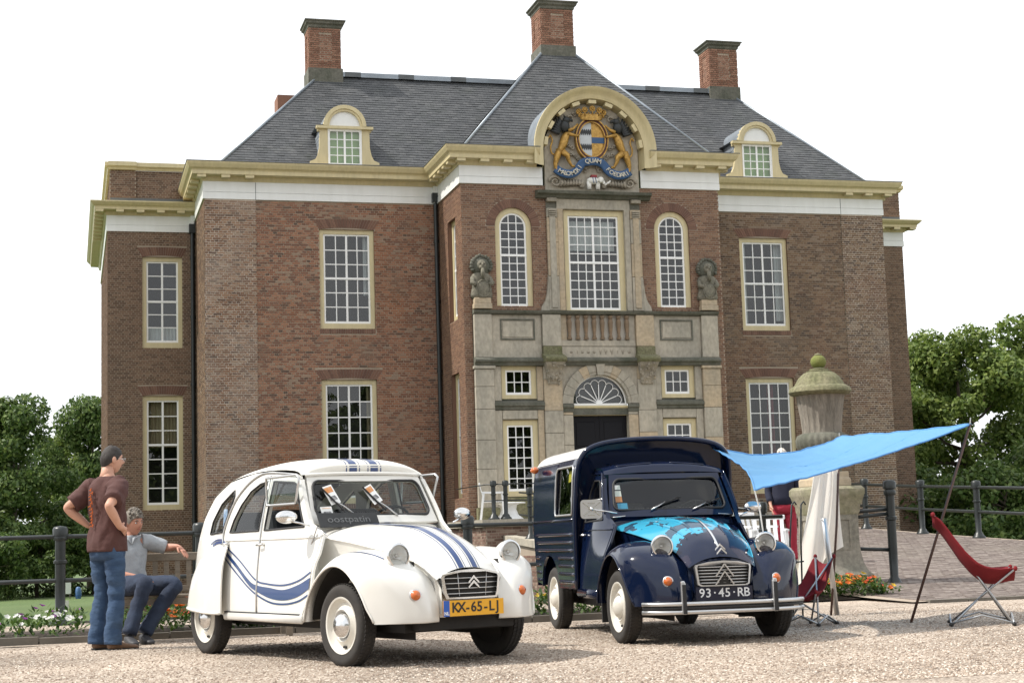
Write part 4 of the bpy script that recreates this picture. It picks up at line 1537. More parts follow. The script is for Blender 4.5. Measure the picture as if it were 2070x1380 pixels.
# crown
cr = MB()
cr.grid(lambda u, v: (OX + (0.30 + 0.05 * v) * sin((u - 0.5) * 2.4), YA - 0.06 - 0.17 * cos((u - 0.5) * 2.4), 11.30 + 0.16 * v - 0.05 * cos((u - 0.5) * 2.4)), 16, 3)
cr.build('crown_band', M_GOLD, arms, smooth=True)
for k in range(5):
    a = (k - 2) * 0.56
    c = (OX + 0.36 * sin(a), YA - 0.06 - 0.18 * cos(a), 11.54 - 0.03 * abs(k - 2))
    fl = MB()
    for j in range(8):
        b = 2 * pi * j / 8
        fl.ball((c[0] + 0.055 * cos(b), c[1], c[2] + 0.055 * sin(b)), (0.030, 0.026, 0.030), 7, 5)
    fl.ball((c[0], c[1] - 0.015, c[2]), (0.034, 0.03, 0.034), 8, 6)
    fl.tube([(c[0], c[1], c[2] - 0.14), (c[0], c[1], c[2] - 0.04)], 0.02, 6)
    fl.build('crown_leaf', M_GOLD, arms, smooth=True)
for k in range(9):
    a = (k - 4) * 0.28
    MB().ball((OX + 0.355 * sin(a), YA - 0.06 - 0.18 * cos(a), 11.44 - 0.02 * abs(k - 4) / 2), 0.022, 7, 5).build('crown_pearl', M_GOLD, arms, smooth=True)
# griffin supporters: dark winged fore part, golden hind part
for s in (-1, 1):
    g = lambda x, z: (OX + s * x, z)
    lion = MB()
    body = [(0.62, 10.92), (0.70, 10.80), (0.76, 10.62), (0.84, 10.46)]
    lion.tube([(g(x, z)[0], YA - 0.09, z) for x, z in catmull(body, 5)], [0.075 + 0.035 * sin(pi * i / 15) for i in range(16)], 9)
    lion.tube([(g(x, z)[0], YA - 0.10, z) for x, z in [(0.86, 10.48), (0.93, 10.30), (0.98, 10.12), (0.95, 9.92), (0.88, 9.84)]], [0.095, 0.085, 0.055, 0.04, 0.05], 8)
    lion.tube([(g(x, z)[0], YA - 0.13, z) for x, z in [(0.80, 10.44), (0.66, 10.34), (0.64, 10.22), (0.56, 10.08), (0.48, 10.06)]], [0.09, 0.075, 0.05, 0.035, 0.035], 8)
    lion.tube([(g(x, z)[0], YA - 0.15, z) for x, z in [(0.64, 10.90), (0.54, 10.88), (0.42, 10.85), (0.35, 10.86)]], [0.06, 0.045, 0.035, 0.03], 7)
    lion.tube([(g(x, z)[0], YA - 0.12, z) for x, z in [(0.62, 10.98), (0.50, 11.03), (0.42, 11.10), (0.36, 11.16)]], [0.06, 0.045, 0.03, 0.03], 7)
    lion.build('gilded_lion', M_GOLD, arms, smooth=True)
    MB().tube([(g(x, z)[0], YA - 0.07, z) for x, z in catmull([(0.94, 10.36), (1.05, 10.40), (1.08, 10.56), (1.03, 10.72), (1.08, 10.86), (1.13, 10.78)], 4)], 0.022, 6).build('lion_tail', M_GOLD, arms, smooth=True)
    hd = MB()
    hd.ball((g(0.70, 11.12)[0], YA - 0.11, 11.10), (0.13, 0.10, 0.16), 10, 8)
    hd.ball((g(0.66, 11.26)[0], YA - 0.13, 11.25), (0.10, 0.08, 0.09), 9, 7)
    hd.tube([(g(0.60, 11.27)[0], YA - 0.14, 11.26), (g(0.52, 11.27)[0], YA - 0.14, 11.25), (g(0.51, 11.21)[0], YA - 0.14, 11.20)], [0.06, 0.035, 0.012], 7)
    hd.tube([(g(0.70, 11.32)[0], YA - 0.13, 11.32), (g(0.73, 11.40)[0], YA - 0.13, 11.39)], [0.03, 0.008], 6)
    hd.build('griffin_head', M_SABLE, arms, smooth=True)
    for k in range(6):
        x0, z0 = 0.78 + 0.012 * k, 11.06 - 0.03 * k
        x1, z1 = 0.86 + 0.055 * k, 11.38 - 0.075 * k
        MB().tube([(g(x0, z0)[0], YA - 0.08 - 0.006 * k, z0), (g((x0 + x1) / 2, 0)[0], YA - 0.10, (z0 + z1) / 2), (g(x1, z1)[0], YA - 0.08, z1)], [0.055, 0.05, 0.012], 6).build('wing_feather', M_SABLE, arms, smooth=True)
    # stone scrolls and volutes
    sc = MB()
    for k in range(26):
        a = k * 0.42
        r = 0.17 * (1 - k / 30)
        sc.v  # spiral below
    sp_ = [(g(0.98 + 0.17 * (1 - k / 30) * cos(k * 0.42), 0)[0], YA - 0.07, 9.68 + 0.15 * (1 - k / 30) * sin(k * 0.42)) for k in range(26)]
    sc.tube(sp_, [0.035 - 0.0008 * k for k in range(26)], 6)
    sc.build('volute', M_STONE_S, arms, smooth=True)
    for k in range(8):
        x0 = 0.86 - 0.075 * k
        MB().tube([(g(x0, 0)[0], YA - 0.05, 9.56 + 0.008 * k), (g(x0 - 0.05, 0)[0], YA - 0.12, 9.64), (g(x0 - 0.035, 0)[0], YA - 0.06, 9.77 - 0.004 * k)], [0.035, 0.045, 0.018], 6).build('acanthus_leaf', M_STONE_S, arms, smooth=True)
    MB().ball((g(0.29, 0)[0], YA - 0.06, 9.60), (0.075, 0.07, 0.075), 9, 7).build('small_volute', M_STONE_S, arms, smooth=True)
    for (x, z, r) in ((0.55, 10.40, 0.055), (0.50, 10.56, 0.06), (0.44, 10.36, 0.05), (0.60, 10.62, 0.05), (0.52, 11.32, 0.09), (0.42, 11.42, 0.06), (0.20, 9.99, 0.085), (0.14, 10.08, 0.05), (0.36, 10.28, 0.05), (0.74, 9.93, 0.06)):
        MB().tube([(g(x + r * (1 - j / 14) * cos(j * 0.6), 0)[0], YA - 0.05, z + r * (1 - j / 14) * sin(j * 0.6)) for j in range(12)], [0.028 - 0.0012 * j for j in range(12)], 5).build('scroll_curl', M_STONE_S, arms, smooth=True)
# motto ribbon
def rib(u):
    """centre line of the ribbon, u from -1 to 1"""
    x = 0.98 * u
    z = sinterp([(-1.0, 10.00), (-0.86, 9.90), (-0.65, 9.86), (-0.45, 9.95), (-0.28, 10.16), (-0.12, 10.20), (0.12, 10.20), (0.28, 10.14), (0.45, 9.95), (0.65, 9.86), (0.86, 9.90), (1.0, 9.98)], u)
    return x + OX, z


def ribpt(u, v, o):
    x, z = rib(u)
    x2, z2 = rib(min(1, u + 0.02))
    x1, z1 = rib(max(-1, u - 0.02))
    t = Vector((x2 - x1, z2 - z1)).normalized()
    nn_ = Vector((-t.y, t.x))
    w = 0.105
    return (x + nn_.x * w * v, YA - 0.115 - o - 0.03 * cos(u * 9), z + nn_.y * w * v)


rb = MB()
rb.grid(lambda u, v: ribpt(-1 + 2 * u, -1 + 2 * v, 0.0), 60, 4)
solid(rb.build('motto_ribbon', M_AZURE, arms, smooth=True), 0.05, 1)
M_LETTER = mat('silver_lettering', (0.62, 0.58, 0.48), 0.5)
for chunk, ua, ub in (('MALO MORI', -0.93, -0.33), ('QUAM', -0.22, 0.20), ('FOEDARI', 0.35, 0.95)):
    for i, ch in enumerate(chunk):
        if ch == ' ':
            continue
        u = ua + (ub - ua) * (i + 0.5) / len(chunk)
        me = text_mesh(ch, 0.16, 0.006, 0.001)
        me.materials.append(M_LETTER)
        p = Vector(ribpt(u, 0.0, 0.06))
        q = Vector(ribpt(u + 0.01, 0.0, 0.06))
        a = atan2(q.z - p.z, q.x - p.x)
        lo_ = share('motto_letter', me, arms, p + Vector((0, -0.012, 0)))
        lo_.matrix_basis = Matrix.Translation(p + Vector((0, -0.012, 0))) @ Matrix.Rotation(-a, 4, 'Y') @ Matrix.Rotation(pi / 2, 4, 'X')
# white elephant
M_IVORY = mat('white_heraldic', (0.74, 0.73, 0.68), 0.5)
el = MB()
el.ball((OX + 0.0, YA - 0.10, 9.72), (0.17, 0.09, 0.095), 12, 8)
for x in (-0.13, -0.09, 0.10, 0.14):
    el.tube([(OX + x, YA - 0.10, 9.70), (OX + x, YA - 0.10, 9.50)], [0.045, 0.036], 7)
el.ball((OX + 0.19, YA - 0.12, 9.74), (0.085, 0.08, 0.085), 10, 7)
el.tube([(OX + 0.25, YA - 0.12, 9.70), (OX + 0.31, YA - 0.12, 9.62), (OX + 0.38, YA - 0.12, 9.66), (OX + 0.45, YA - 0.12, 9.73)], [0.05, 0.035, 0.028, 0.02], 7)
el.build('elephant', M_IVORY, arms, smooth=True)
MB().ball((OX + 0.17, YA - 0.19, 9.72), (0.045, 0.02, 0.06), 8, 6).build('elephant_ear', M_IVORY, arms, smooth=True)
for x in (-0.02, 0.05):
    MB().bar((OX + x - 0.02, YA - 0.185, 9.80), (OX + x + 0.01, YA - 0.19, 9.64), 0.012, 0.02, (0, 1, 0)).build('harness_strap', M_AZURE, arms)
MB().box(OX - 0.06, OX + 0.08, YA - 0.17, YA - 0.05, 9.80, 9.86).build('saddle_cloth', mat('red_heraldic', (0.25, 0.02, 0.02), 0.5), arms)

# ---- stone lions holding shields on the pedestals
for s, side_word in ((-1, 'left'), (1, 'right')):
    lx = HX + s * 2.965
    st = thing('stone_lion', 'weathered stone lion holding a shield, %s of the pair beside the arched windows' % side_word, 'statue', (lx, HY + Y0 - 0.02, 6.452), 0, 'stone lions on the entrance front')
    b = MB()
    b.box(-0.23, 0.23, -0.20, 0.0, 0.0, 0.13)
    b.box(-0.21, 0.21, -0.18, 0.0, 0.13, 0.27)
    bevel(b.build('plinth', M_STONE_W, st), 0.01, 1)
    nz = lambda p: p + Vector((noise.noise(p * 9 + Vector((s * 5, 0, 0))), noise.noise(p * 9 + Vector((7, s, 2))), noise.noise(p * 9 + Vector((1, 9, s)))) ) * 0.022
    t_ = MB()
    t_.lathe([(0.0, 0.26), (0.25, 0.27), (0.27, 0.36), (0.24, 0.50), (0.22, 0.66), (0.26, 0.78), (0.20, 0.88), (0.10, 0.92)], 26, (0, 0, 0), flute=lambda a, k: 1 + 0.07 * sin(a * 7 + k))
    t_.map(lambda p: nz(Vector((p.x, -0.03 + p.y * 0.62, p.z))))
    t_.build('draped_body', M_STONE_L, st, smooth=True)
    sh = MB()
    sh.ball((0.02, -0.17, 0.50), (0.17, 0.05, 0.21), 14, 9)
    sh.map(nz)
    sh.build('shield', M_STONE_L, st, smooth=True)
    MB().tube([(0.02 + 0.17 * cos(a), -0.19, 0.50 + 0.21 * sin(a)) for a in [2 * pi * i / 20 for i in range(21)]], 0.018, 5).build('shield_rim', M_STONE_L, st, smooth=True)
    for pw_ in (-1, 1):
        MB().tube([(pw_ * 0.2, -0.06, 0.78), (pw_ * 0.24, -0.14, 0.64), (pw_ * 0.16, -0.21, 0.60)], [0.075, 0.065, 0.05], 8).map(nz).build('paw', M_STONE_L, st, smooth=True)
    mn = MB()
    mn.ball((0, -0.02, 1.08), (0.27, 0.15, 0.25), 18, 12)
    for k in range(14):
        a = pi * (-0.15 + 1.3 * k / 13)
        mn.ball((0.245 * cos(a), -0.10, 1.08 + 0.235 * sin(a)), 0.048, 8, 6)
    mn.map(nz)
    mn.build('mane', M_STONE_D, st, smooth=True)
    fc = MB()
    fc.ball((0, -0.13, 1.08), (0.125, 0.09, 0.14), 14, 10)
    fc.ball((0, -0.20, 1.02), (0.085, 0.06, 0.065), 10, 8)
    fc.ball((-0.05, -0.205, 1.12), 0.03, 8, 6)
    fc.ball((0.05, -0.205, 1.12), 0.03, 8, 6)
    fc.tube([(0, -0.21, 1.13), (0, -0.25, 1.04)], [0.026, 0.036], 7)
    fc.build('face', M_STONE_L, st, smooth=True)
    MB().tube([(0, -0.22, 1.00), (0, -0.24, 0.86), (0.01, -0.21, 0.74)], [0.05, 0.055, 0.03], 8).map(nz).build('beard', M_STONE_L, st, smooth=True)
# ------------------------------------------------------------------ grounds
M_GRASS = mat('lawn', (0.070, 0.118, 0.030), 0.9, var=0.7, vscale=0.25, color2=(0.11, 0.15, 0.045), grain=0.25, gscale=14, bump=0.5, bscale=50)
M_WATER = mat('moat_water', (0.020, 0.026, 0.016), 0.08, var=0.3, vscale=0.5, bump=0.15, bscale=6, bdist=0.02)
M_SOIL = mat('bed_soil', (0.045, 0.030, 0.020), 0.95, var=0.5, vscale=6, grain=0.3, gscale=40, bump=0.6, bscale=40)
M_KERB = mat('edging_stone', (0.17, 0.15, 0.125), 0.9, var=0.6, vscale=3, color2=(0.09, 0.085, 0.07), bump=0.3)
M_WALLB = mat_island('bridge_brick', [(0.0, (0.12, 0.07, 0.055)), (0.5, (0.22, 0.13, 0.10)), (1.0, (0.33, 0.25, 0.20))], 0.9, patches=[((0.12, 0.12, 0.08), 0.9, 0.5, 0.8, 0.5)])
M_PAVER = mat_island('clay_paver', [(0.0, (0.115, 0.090, 0.080)), (0.5, (0.175, 0.142, 0.126)), (1.0, (0.235, 0.200, 0.178))], 0.85, patches=[((0.19, 0.165, 0.135), 0.5, 0.5, 0.8, 0.6)])


def gravel_material():
    m = bpy.data.materials.new('gravel')
    m.use_nodes = True
    n, l = m.node_tree.nodes, m.node_tree.links
    b = n['Principled BSDF']
    b.inputs['Roughness'].default_value = 0.92
    b.inputs['Specular IOR Level'].default_value = 0.25
    tc = n.new('ShaderNodeTexCoord')
    vo = n.new('ShaderNodeTexVoronoi')
    vo.inputs['Scale'].default_value = 58
    l.new(tc.outputs['Object'], vo.inputs['Vector'])
    sep = n.new('ShaderNodeSeparateColor')
    l.new(vo.outputs['Color'], sep.inputs[0])
    r = n.new('ShaderNodeValToRGB')
    e = r.color_ramp.elements
    e[0].position = 0.0
    e[0].color = (0.21, 0.16, 0.125, 1)
    e[1].position = 1.0
    e[1].color = (0.64, 0.555, 0.465, 1)
    for p, c in ((0.3, (0.34, 0.275, 0.22)), (0.65, (0.455, 0.38, 0.31))):
        x = e.new(p)
        x.color = (*c, 1)
    l.new(sep.outputs[0], r.inputs[0])
    no = n.new('ShaderNodeTexNoise')
    no.inputs['Scale'].default_value = 0.6
    no.inputs['Detail'].default_value = 7
    l.new(tc.outputs['Object'], no.inputs['Vector'])
    mr = n.new('ShaderNodeMapRange')
    mr.inputs['From Min'].default_value = 0.32
    mr.inputs['From Max'].default_value = 0.68
    mr.inputs['To Min'].default_value = 0.62
    mr.inputs['To Max'].default_value = 1.16
    l.new(no.outputs['Fac'], mr.inputs['Value'])
    mx = n.new('ShaderNodeMix')
    mx.data_type = 'RGBA'
    mx.blend_type = 'MULTIPLY'
    mx.inputs[0].default_value = 1
    l.new(r.outputs[0], mx.inputs[6])
    l.new(mr.outputs[0], mx.inputs[7])
    l.new(mx.outputs[2], b.inputs['Base Color'])
    bp_ = n.new('ShaderNodeBump')
    bp_.inputs['Strength'].default_value = 0.9
    bp_.inputs['Distance'].default_value = 0.012
    bp_.invert = True
    l.new(vo.outputs['Distance'], bp_.inputs['Height'])
    l.new(bp_.outputs[0], b.inputs['Normal'])
    return m


M_GRAVEL = gravel_material()
moat = [(-70, 21.1), (9.32, 21.1), (9.32, 41.5), (-0.2, 41.5), (-0.2, 30.0), (-70, 30.0)]
gl = panel([(-300, -300), (300, -300), (300, 600), (-300, 600)], lambda x, y: (x, y, -0.80), [moat, [(17.6, 21.1), (60, 21.1), (60, 30), (17.6, 30)]])
tag(gl.build('lawn', M_GRASS), kind='structure')
tag(MB().add([(-75, 20.9, -1.6), (65, 20.9, -1.6), (65, 60, -1.6), (-75, 60, -1.6)], [(0, 1, 2, 3)]).build('moat_water', M_WATER), kind='structure')
bk = MB()
for i in range(len(moat)):
    a, b = moat[i], moat[(i + 1) % len(moat)]
    bk.add([(*a, -0.80), (*b, -0.80), (*b, -2.0), (*a, -2.0)], [(0, 1, 2, 3)])
tag(bk.build('moat_bank', M_KERB), kind='structure')

# forecourt: gently uneven gravel with a loose layer of pebbles on top


def gz(x, y):
    return 0.012 * noise.noise(Vector((x * 0.9, y * 0.9, 0))) + 0.006 * noise.noise(Vector((x * 3.1, y * 3.1, 5))) - 0.004


gv = MB()
gv.grid(lambda u, v: (-3 + 15 * u, 6 + 10.4 * v, gz(-3 + 15 * u, 6 + 10.4 * v)), 150, 104)
ring = panel([(-60, -70), (60, -70), (60, 21.0), (-60, 21.0)], lambda x, y: (x, y, -0.006), [[(-2.99, 6.01), (11.99, 6.01), (11.99, 16.39), (-2.99, 16.39)]])
gv.join(ring)
gravel = tag(gv.build('gravel_forecourt', M_GRAVEL, smooth=True), kind='structure')
tag(MB().box(-60, 9.3, 20.98, 21.12, -2.0, -0.02).build('quay_wall', M_KERB), kind='structure')
M_PEB = mat_island('pebbles', [(0.0, (0.17, 0.125, 0.095)), (0.3, (0.32, 0.25, 0.195)), (0.7, (0.44, 0.36, 0.29)), (1.0, (0.68, 0.61, 0.53))], 0.85, spec=0.3, bump=0.0)
rp = random.Random(5)
pv, pf = [], []
cnt = 0
while cnt < 52000:
    y = 8.6 + (rp.random() ** 1.5) * 7.6
    x = rp.uniform(0.02 * y - 0.9, 0.62 * y + 0.5)
    x = y * rp.uniform(-0.06, 0.64)
    r = rp.uniform(0.006, 0.0125)
    a = rp.uniform(0, pi)
    ca, sa_ = cos(a) * r, sin(a) * r
    k = rp.uniform(0.6, 1.0)
    z = gz(x, y)
    o = len(pv)
    h = r * rp.uniform(0.5, 0.9)
    pv += [(x + ca, y + sa_, z + h * 0.2), (x - sa_ * k, y + ca * k, z + h * 0.3), (x - ca, y - sa_, z + h * 0.15), (x + sa_ * k, y - ca * k, z + h * 0.25), (x + ca * 0.2, y, z + h), (x, y, z - r * 0.4)]
    pf += [(o, o + 1, o + 4), (o + 1, o + 2, o + 4), (o + 2, o + 3, o + 4), (o + 3, o, o + 4), (o + 1, o, o + 5), (o + 3, o + 2, o + 5)]
    cnt += 1
pm = MB()
pm.v, pm.f = pv, pf
tag(pm.build('pebbles', M_PEB), 'loose pale pebbles scattered over the gravel forecourt', 'gravel', kind='stuff')

# ---- bridge: paved ramp, terrace before the door, brick sides
BX0, BX1 = 9.30, 17.6


def bz(y):
    return interp([(16.6, 0.006), (18.0, 0.03), (20.3, 0.10), (25, 0.42), (31, 0.70), (35, 0.92)], y)


br = MB()
br.grid(lambda u, v: (BX0 + (BX1 - BX0) * u, 17.0 + 18.0 * v, bz(17.0 + 18.0 * v)), 2, 36)
br.add([(BX0, 20.9, -2), (BX0, 35, -2), (BX0, 35, 0.90), (BX0, 31, 0.69), (BX0, 25, 0.41), (BX0, 20.9, 0.14)], [(0, 1, 2, 3, 4, 5)])
br.add([(BX1, 20.9, -2), (BX1, 35, -2), (BX1, 35, 0.90), (BX1, 31, 0.69), (BX1, 25, 0.41), (BX1, 20.9, 0.14)], [(5, 4, 3, 2, 1, 0)])
bridge = tag(br.build('bridge', M_MORTAR_FINE), kind='structure')
brick_rows(BX0 + 0.22, BX1 - 0.2, 17.05, 34.9, [], 0.105, 0.21, proud=0.008, joint=0.010, fmap=lambda x, y, o: (x, y, bz(y) + o), jit=0.003).build('paver', M_PAVER, bridge, kind='stuff')
for i in range(12):
    ya, yb = 20.95 + i * 1.17, 20.95 + (i + 1) * 1.17 - 0.008
    MB().add([(BX0 - 0.06, ya, bz(ya) - 0.12), (BX0 + 0.20, ya, bz(ya) - 0.12), (BX0 + 0.20, yb, bz(yb) - 0.12), (BX0 - 0.06, yb, bz(yb) - 0.12),
              (BX0 - 0.06, ya, bz(ya) + 0.025), (BX0 + 0.20, ya, bz(ya) + 0.025), (BX0 + 0.20, yb, bz(yb) + 0.025), (BX0 - 0.06, yb, bz(yb) + 0.025)],
             [(3, 2, 1, 0), (4, 5, 6, 7), (0, 1, 5, 4), (1, 2, 6, 5), (2, 3, 7, 6), (3, 0, 4, 7)]).build('coping_stone', M_STONE, bridge)
archh = [[(-29.5 + 1.5 * cos(t), -0.6 + 0.9 * sin(t)) for t in [pi * i / 12 for i in range(13)]] + [(-31.0, -2), (-28.0, -2)],
         [(-24.5 + 1.5 * cos(t), -0.9 + 0.9 * sin(t)) for t in [pi * i / 12 for i in range(13)]] + [(-26.0, -2), (-23.0, -2)]]
brick_rows(-35, -21.0, -1.9, 0.55, archh + [[(-21, 0.05), (-21, 2), (-35, 2), (-35, 0.78), (-31, 0.56), (-25, 0.28)]], 0.062, 0.21, fmap=lambda x, z, o: (BX0 - o, -x, z)).build('brick', M_WALLB, bridge, kind='stuff')
for h in archh:
    panel(h, lambda x, z: (BX0 - 0.004, -x, z)).build('arch_shade', M_ROOM, bridge)  # flat dark sheet on the solid wall, standing for shade inside the arch
te = MB()
te.box(8.85, 16.6, 35.0, HY - PJ, -2.0, 1.22)
terrace = tag(te.build('terrace', M_MORTAR_FINE), kind='structure')
brick_rows(8.85, 16.6, -1.9, 1.12, [], 0.062, 0.21, fmap=lambda x, z, o: (x, 35.0 - o, z)).build('brick', M_WALLB, terrace, kind='stuff')
brick_rows(-(HY - PJ), -35.0, -1.9, 1.12, [], 0.062, 0.21, fmap=lambda x, z, o: (8.85 - o, -x, z)).build('brick', M_WALLB, terrace, kind='stuff')
for i in range(7):
    MB().box(8.75 + i * 1.13, 8.75 + (i + 1) * 1.13 - 0.008, 34.9, 35.6, 1.14, 1.30).build('coping_stone', M_STONE, terrace)
MB().box(8.75, 16.66, 35.6, HY - PJ + 0.02, 1.15, 1.295).build('paving', M_STONE, terrace)
for k in range(3):
    MB().box(10.2, 15.2, 34.0 + 0.3 * k, 34.9, 0.5, 0.97 + 0.11 * k).build('stone_step', M_STONE, terrace)


# ---- iron railings
def rail_post(x, y, z, h, label, big=False, lean=0.0):
    p = thing('railing_post', label, 'railing post', (x, y, z), 0, 'cast iron posts of the railings')
    r = 0.062 if big else 0.05
    prof = [(0.13, 0.0), (0.13, 0.03), (0.095, 0.06), (0.08, 0.10), (r * 0.92, 0.13), (r, 0.45), (r, h * 0.62), (r * 1.3, h * 0.63), (r * 1.3, h * 0.655), (r, h * 0.665), (r, h - 0.12), (r * 1.45, h - 0.11), (r * 1.5, h - 0.03), (r * 1.2, h), (0.0, h + 0.012)]
    MB().lathe(prof, 14).build('shaft', M_IRON, p, smooth=50)
    MB().lathe([(r * 1.25, h * 0.86), (r * 1.35, h * 0.87), (r * 1.35, h * 0.90), (r * 1.25, h * 0.91)], 14).build('collar', M_IRON, p, smooth=50)
    return p


def rails(name, label, pts, rad, group='iron rails'):
    t = thing(name, label, 'railing', pts[0][0], 0, group)
    o = Vector(pts[0][0])
    for pl in pts:
        MB().tube([Vector(q) - o for q in pl], rad, 8).build('rail', M_IRON, t, smooth=True)
    return t


px = [-1.83, -0.11, 1.57, 3.28, 5.0, 6.72, 8.43]
plab = ['iron post at the far left end of the moat railing', 'iron post standing left of the man in the brown shirt', 'iron post behind the bench beside the white car roof',
        'iron post hidden behind the white car cabin', 'iron post rising above the white car bonnet', 'iron post hidden behind the dark blue van', 'iron post between the van and the urn pedestal']
for x, lb in zip(px, plab):
    rail_post(x, 20.75, -0.01, 1.19, lb, True)
rails('moat_railing', 'long black iron railing along the moat behind the cars', [[(-8, 20.75, 1.06), (9.45, 20.75, 1.06)], [(-8, 20.75, 0.53), (9.45, 20.75, 0.53)]], 0.026)
# railing of the bridge, left side, and terrace railing with the white furniture behind
for i, y in enumerate((21.35, 23.2, 25.6, 28.2, 30.8, 33.4)):
    rail_post(9.42, y, bz(y), 1.10, 'iron bridge post beside the urn, %s in the row' % ['nearest', 'second', 'third', 'fourth', 'fifth', 'last'][i])
rails('bridge_railing', 'black iron railing on the near side of the bridge', [[(9.42, y, bz(y) + 0.98) for y in (21.35, 25, 31, 34.2)], [(9.42, y, bz(y) + 0.5) for y in (21.35, 25, 31, 34.2)]], 0.02)
for i, x in enumerate((9.12, 9.40, 10.36, 11.6)):
    rail_post(x, 35.3, 1.30, 0.86, 'thin iron post on the terrace edge, %s from the left' % ['first', 'second', 'third', 'fourth'][i])
rails('terrace_railing', 'thin iron railing on the terrace in front of white chairs', [[(8.9, 35.3, 2.08), (11.6, 35.3, 2.10)], [(8.9, 35.3, 1.72), (11.6, 35.3, 1.72)], [(8.95, 35.3, 2.08), (8.95, 38.2, 2.08)]], 0.014)
rail_post(10.94, 20.45, 0.06, 1.45, 'tall iron post right of the urn pedestal', True)
rails('gate_railing', 'short iron rails between the urn pedestal and tall post', [[(10.94, 20.45, 1.12), (10.25, 20.6, 1.08)], [(10.94, 20.45, 1.06), (10.25, 20.55, 1.0)], [(10.94, 20.45, 0.56), (10.25, 20.6, 0.60)]], 0.025)
for i, y in enumerate((33.5, 31.0, 28.8, 26.5, 24.2)):
    rail_post(17.3, y, bz(y), 1.13, 'iron post on the far side of the bridge, %s from the house' % ['first', 'second', 'third', 'fourth', 'fifth'][i], True)
rails('far_bridge_railing', 'iron railing on the far right side of the bridge', [[(17.3, y, bz(y) + 1.0) for y in (34.8, 31, 25, 22)], [(17.3, y, bz(y) + 0.52) for y in (34.8, 31, 25, 22)]], 0.03)

# ---- urn on its pedestal
ped_ = thing('stone_pedestal', 'panelled stone pedestal with flared foot below the mossy urn', 'pedestal', (10.10, 20.68, 0.0))
M_STONE_P = mat('grey_pedestal_stone', (0.27, 0.245, 0.20), 0.9, var=0.8, vscale=3, color2=(0.14, 0.135, 0.105), grain=0.2, gscale=20, bump=0.4, bscale=40)
M_STONE_C = mat('lichen_stone', (0.30, 0.27, 0.20), 0.9, var=0.8, vscale=4, color2=(0.17, 0.17, 0.09), grain=0.2, gscale=20, bump=0.5, bscale=40)
q = MB()


def sq_ring(h, z, y=0):
    return [(-h, -h, z), (h, -h, z), (h, h, z), (-h, h, z)]


def sq_loft(prof):
    mb = MB()
    for (h, z) in prof:
        mb.v += sq_ring(h, z)
    for k in range(len(prof) - 1):
        for i in range(4):
            a, b = k * 4 + i, k * 4 + (i + 1) % 4
            mb.f.append((a, b, b + 4, a + 4))
    mb.f.append((3, 2, 1, 0))
    mb.f.append(tuple(range((len(prof) - 1) * 4, len(prof) * 4)))
    return mb


sq_loft([(0.55, -0.05), (0.55, 0.09), (0.53, 0.10)]).build('lower_slab', M_STONE_D, ped_)
sq_loft([(0.48, 0.10), (0.48, 0.19), (0.46, 0.20)]).build('foot_slab', M_STONE_D, ped_)
sq_loft([(0.435, 0.20), (0.435, 0.24), (0.385, 0.29), (0.34, 0.40), (0.315, 0.54), (0.305, 0.70), (0.305, 1.06)]).build('shaft', M_STONE_P, ped_, smooth=30)
sq_loft([(0.305, 1.06), (0.325, 1.10), (0.33, 1.18), (0.35, 1.22), (0.375, 1.32), (0.385, 1.34), (0.385, 1.41), (0.35, 1.45)]).build('cornice', M_STONE_C, ped_, smooth=30)
for (fx, fy, ux, uy) in ((0, -1, 1, 0), (-1, 0, 0, -1), (1, 0, 0, 1)):
    v2_ = slab(rect(-0.19, 0.19, 0.58, 1.02), lambda a, z: (fx * 0.318 + ux * a, fy * 0.318 + uy * a, z), lambda a, z: (fx * 0.29 + ux * a, fy * 0.29 + uy * a, z), [rect(-0.16, 0.16, 0.61, 0.99)])
    v2_.build('panel_moulding', M_STONE_P, ped_, recalc=True)
urn = thing('stone_urn', 'big fluted garden urn with mossy domed lid and ball finial', 'urn', (10.08, 20.68, 1.45))
bevel(sq_loft([(0.27, 0.0), (0.27, 0.10), (0.25, 0.12), (0.25, 0.2)]).build('square_foot', M_STONE_W, urn), 0.01, 1)
MB().lathe([(0.24, 0.20), (0.25, 0.25), (0.20, 0.32), (0.19, 0.38), (0.22, 0.42), (0.24, 0.44)], 28).build('stem', M_STONE_D, urn, smooth=50)
MB().lathe([(0.20, 0.42), (0.28, 0.46), (0.345, 0.55), (0.355, 0.64), (0.33, 0.71), (0.28, 0.74)], 96, flute=lambda a, k: 1 + (0.05 * abs(sin(a * 12)) if 0 < k < 5 else 0)).build('gadrooned_bowl', M_STONE_D, urn, smooth=50)
MB().lathe([(0.27, 0.74), (0.275, 0.80), (0.29, 0.95), (0.315, 1.12), (0.335, 1.24), (0.34, 1.27)], 160, flute=lambda a, k: 1 - (0.055 * abs(cos(a * 11)) ** 0.6 if 0 < k < 5 else 0)).build('fluted_body', mat('urn_stone', (0.145, 0.13, 0.108), 0.9, var=0.9, vscale=5, color2=(0.27, 0.24, 0.20), stretch=(3, 3, 0.5), grain=0.2, gscale=30, bump=0.4), urn, smooth=60)
MB().lathe([(0.33, 1.26), (0.41, 1.28), (0.435, 1.31), (0.425, 1.36), (0.38, 1.39), (0.35, 1.40)], 40).build('rim', M_MOSS, urn, smooth=50)
MB().lathe([(0.35, 1.395), (0.33, 1.42), (0.28, 1.51), (0.21, 1.575), (0.17, 1.59)], 96, flute=lambda a, k: 1 + 0.035 * abs(sin(a * 12))).build('dome', M_MOSS, urn, smooth=50)
MB().lathe([(0.17, 1.58), (0.175, 1.605), (0.13, 1.615), (0.13, 1.635), (0.065, 1.65), (0.07, 1.66)], 28).build('finial_neck', M_MOSS, urn, smooth=50)
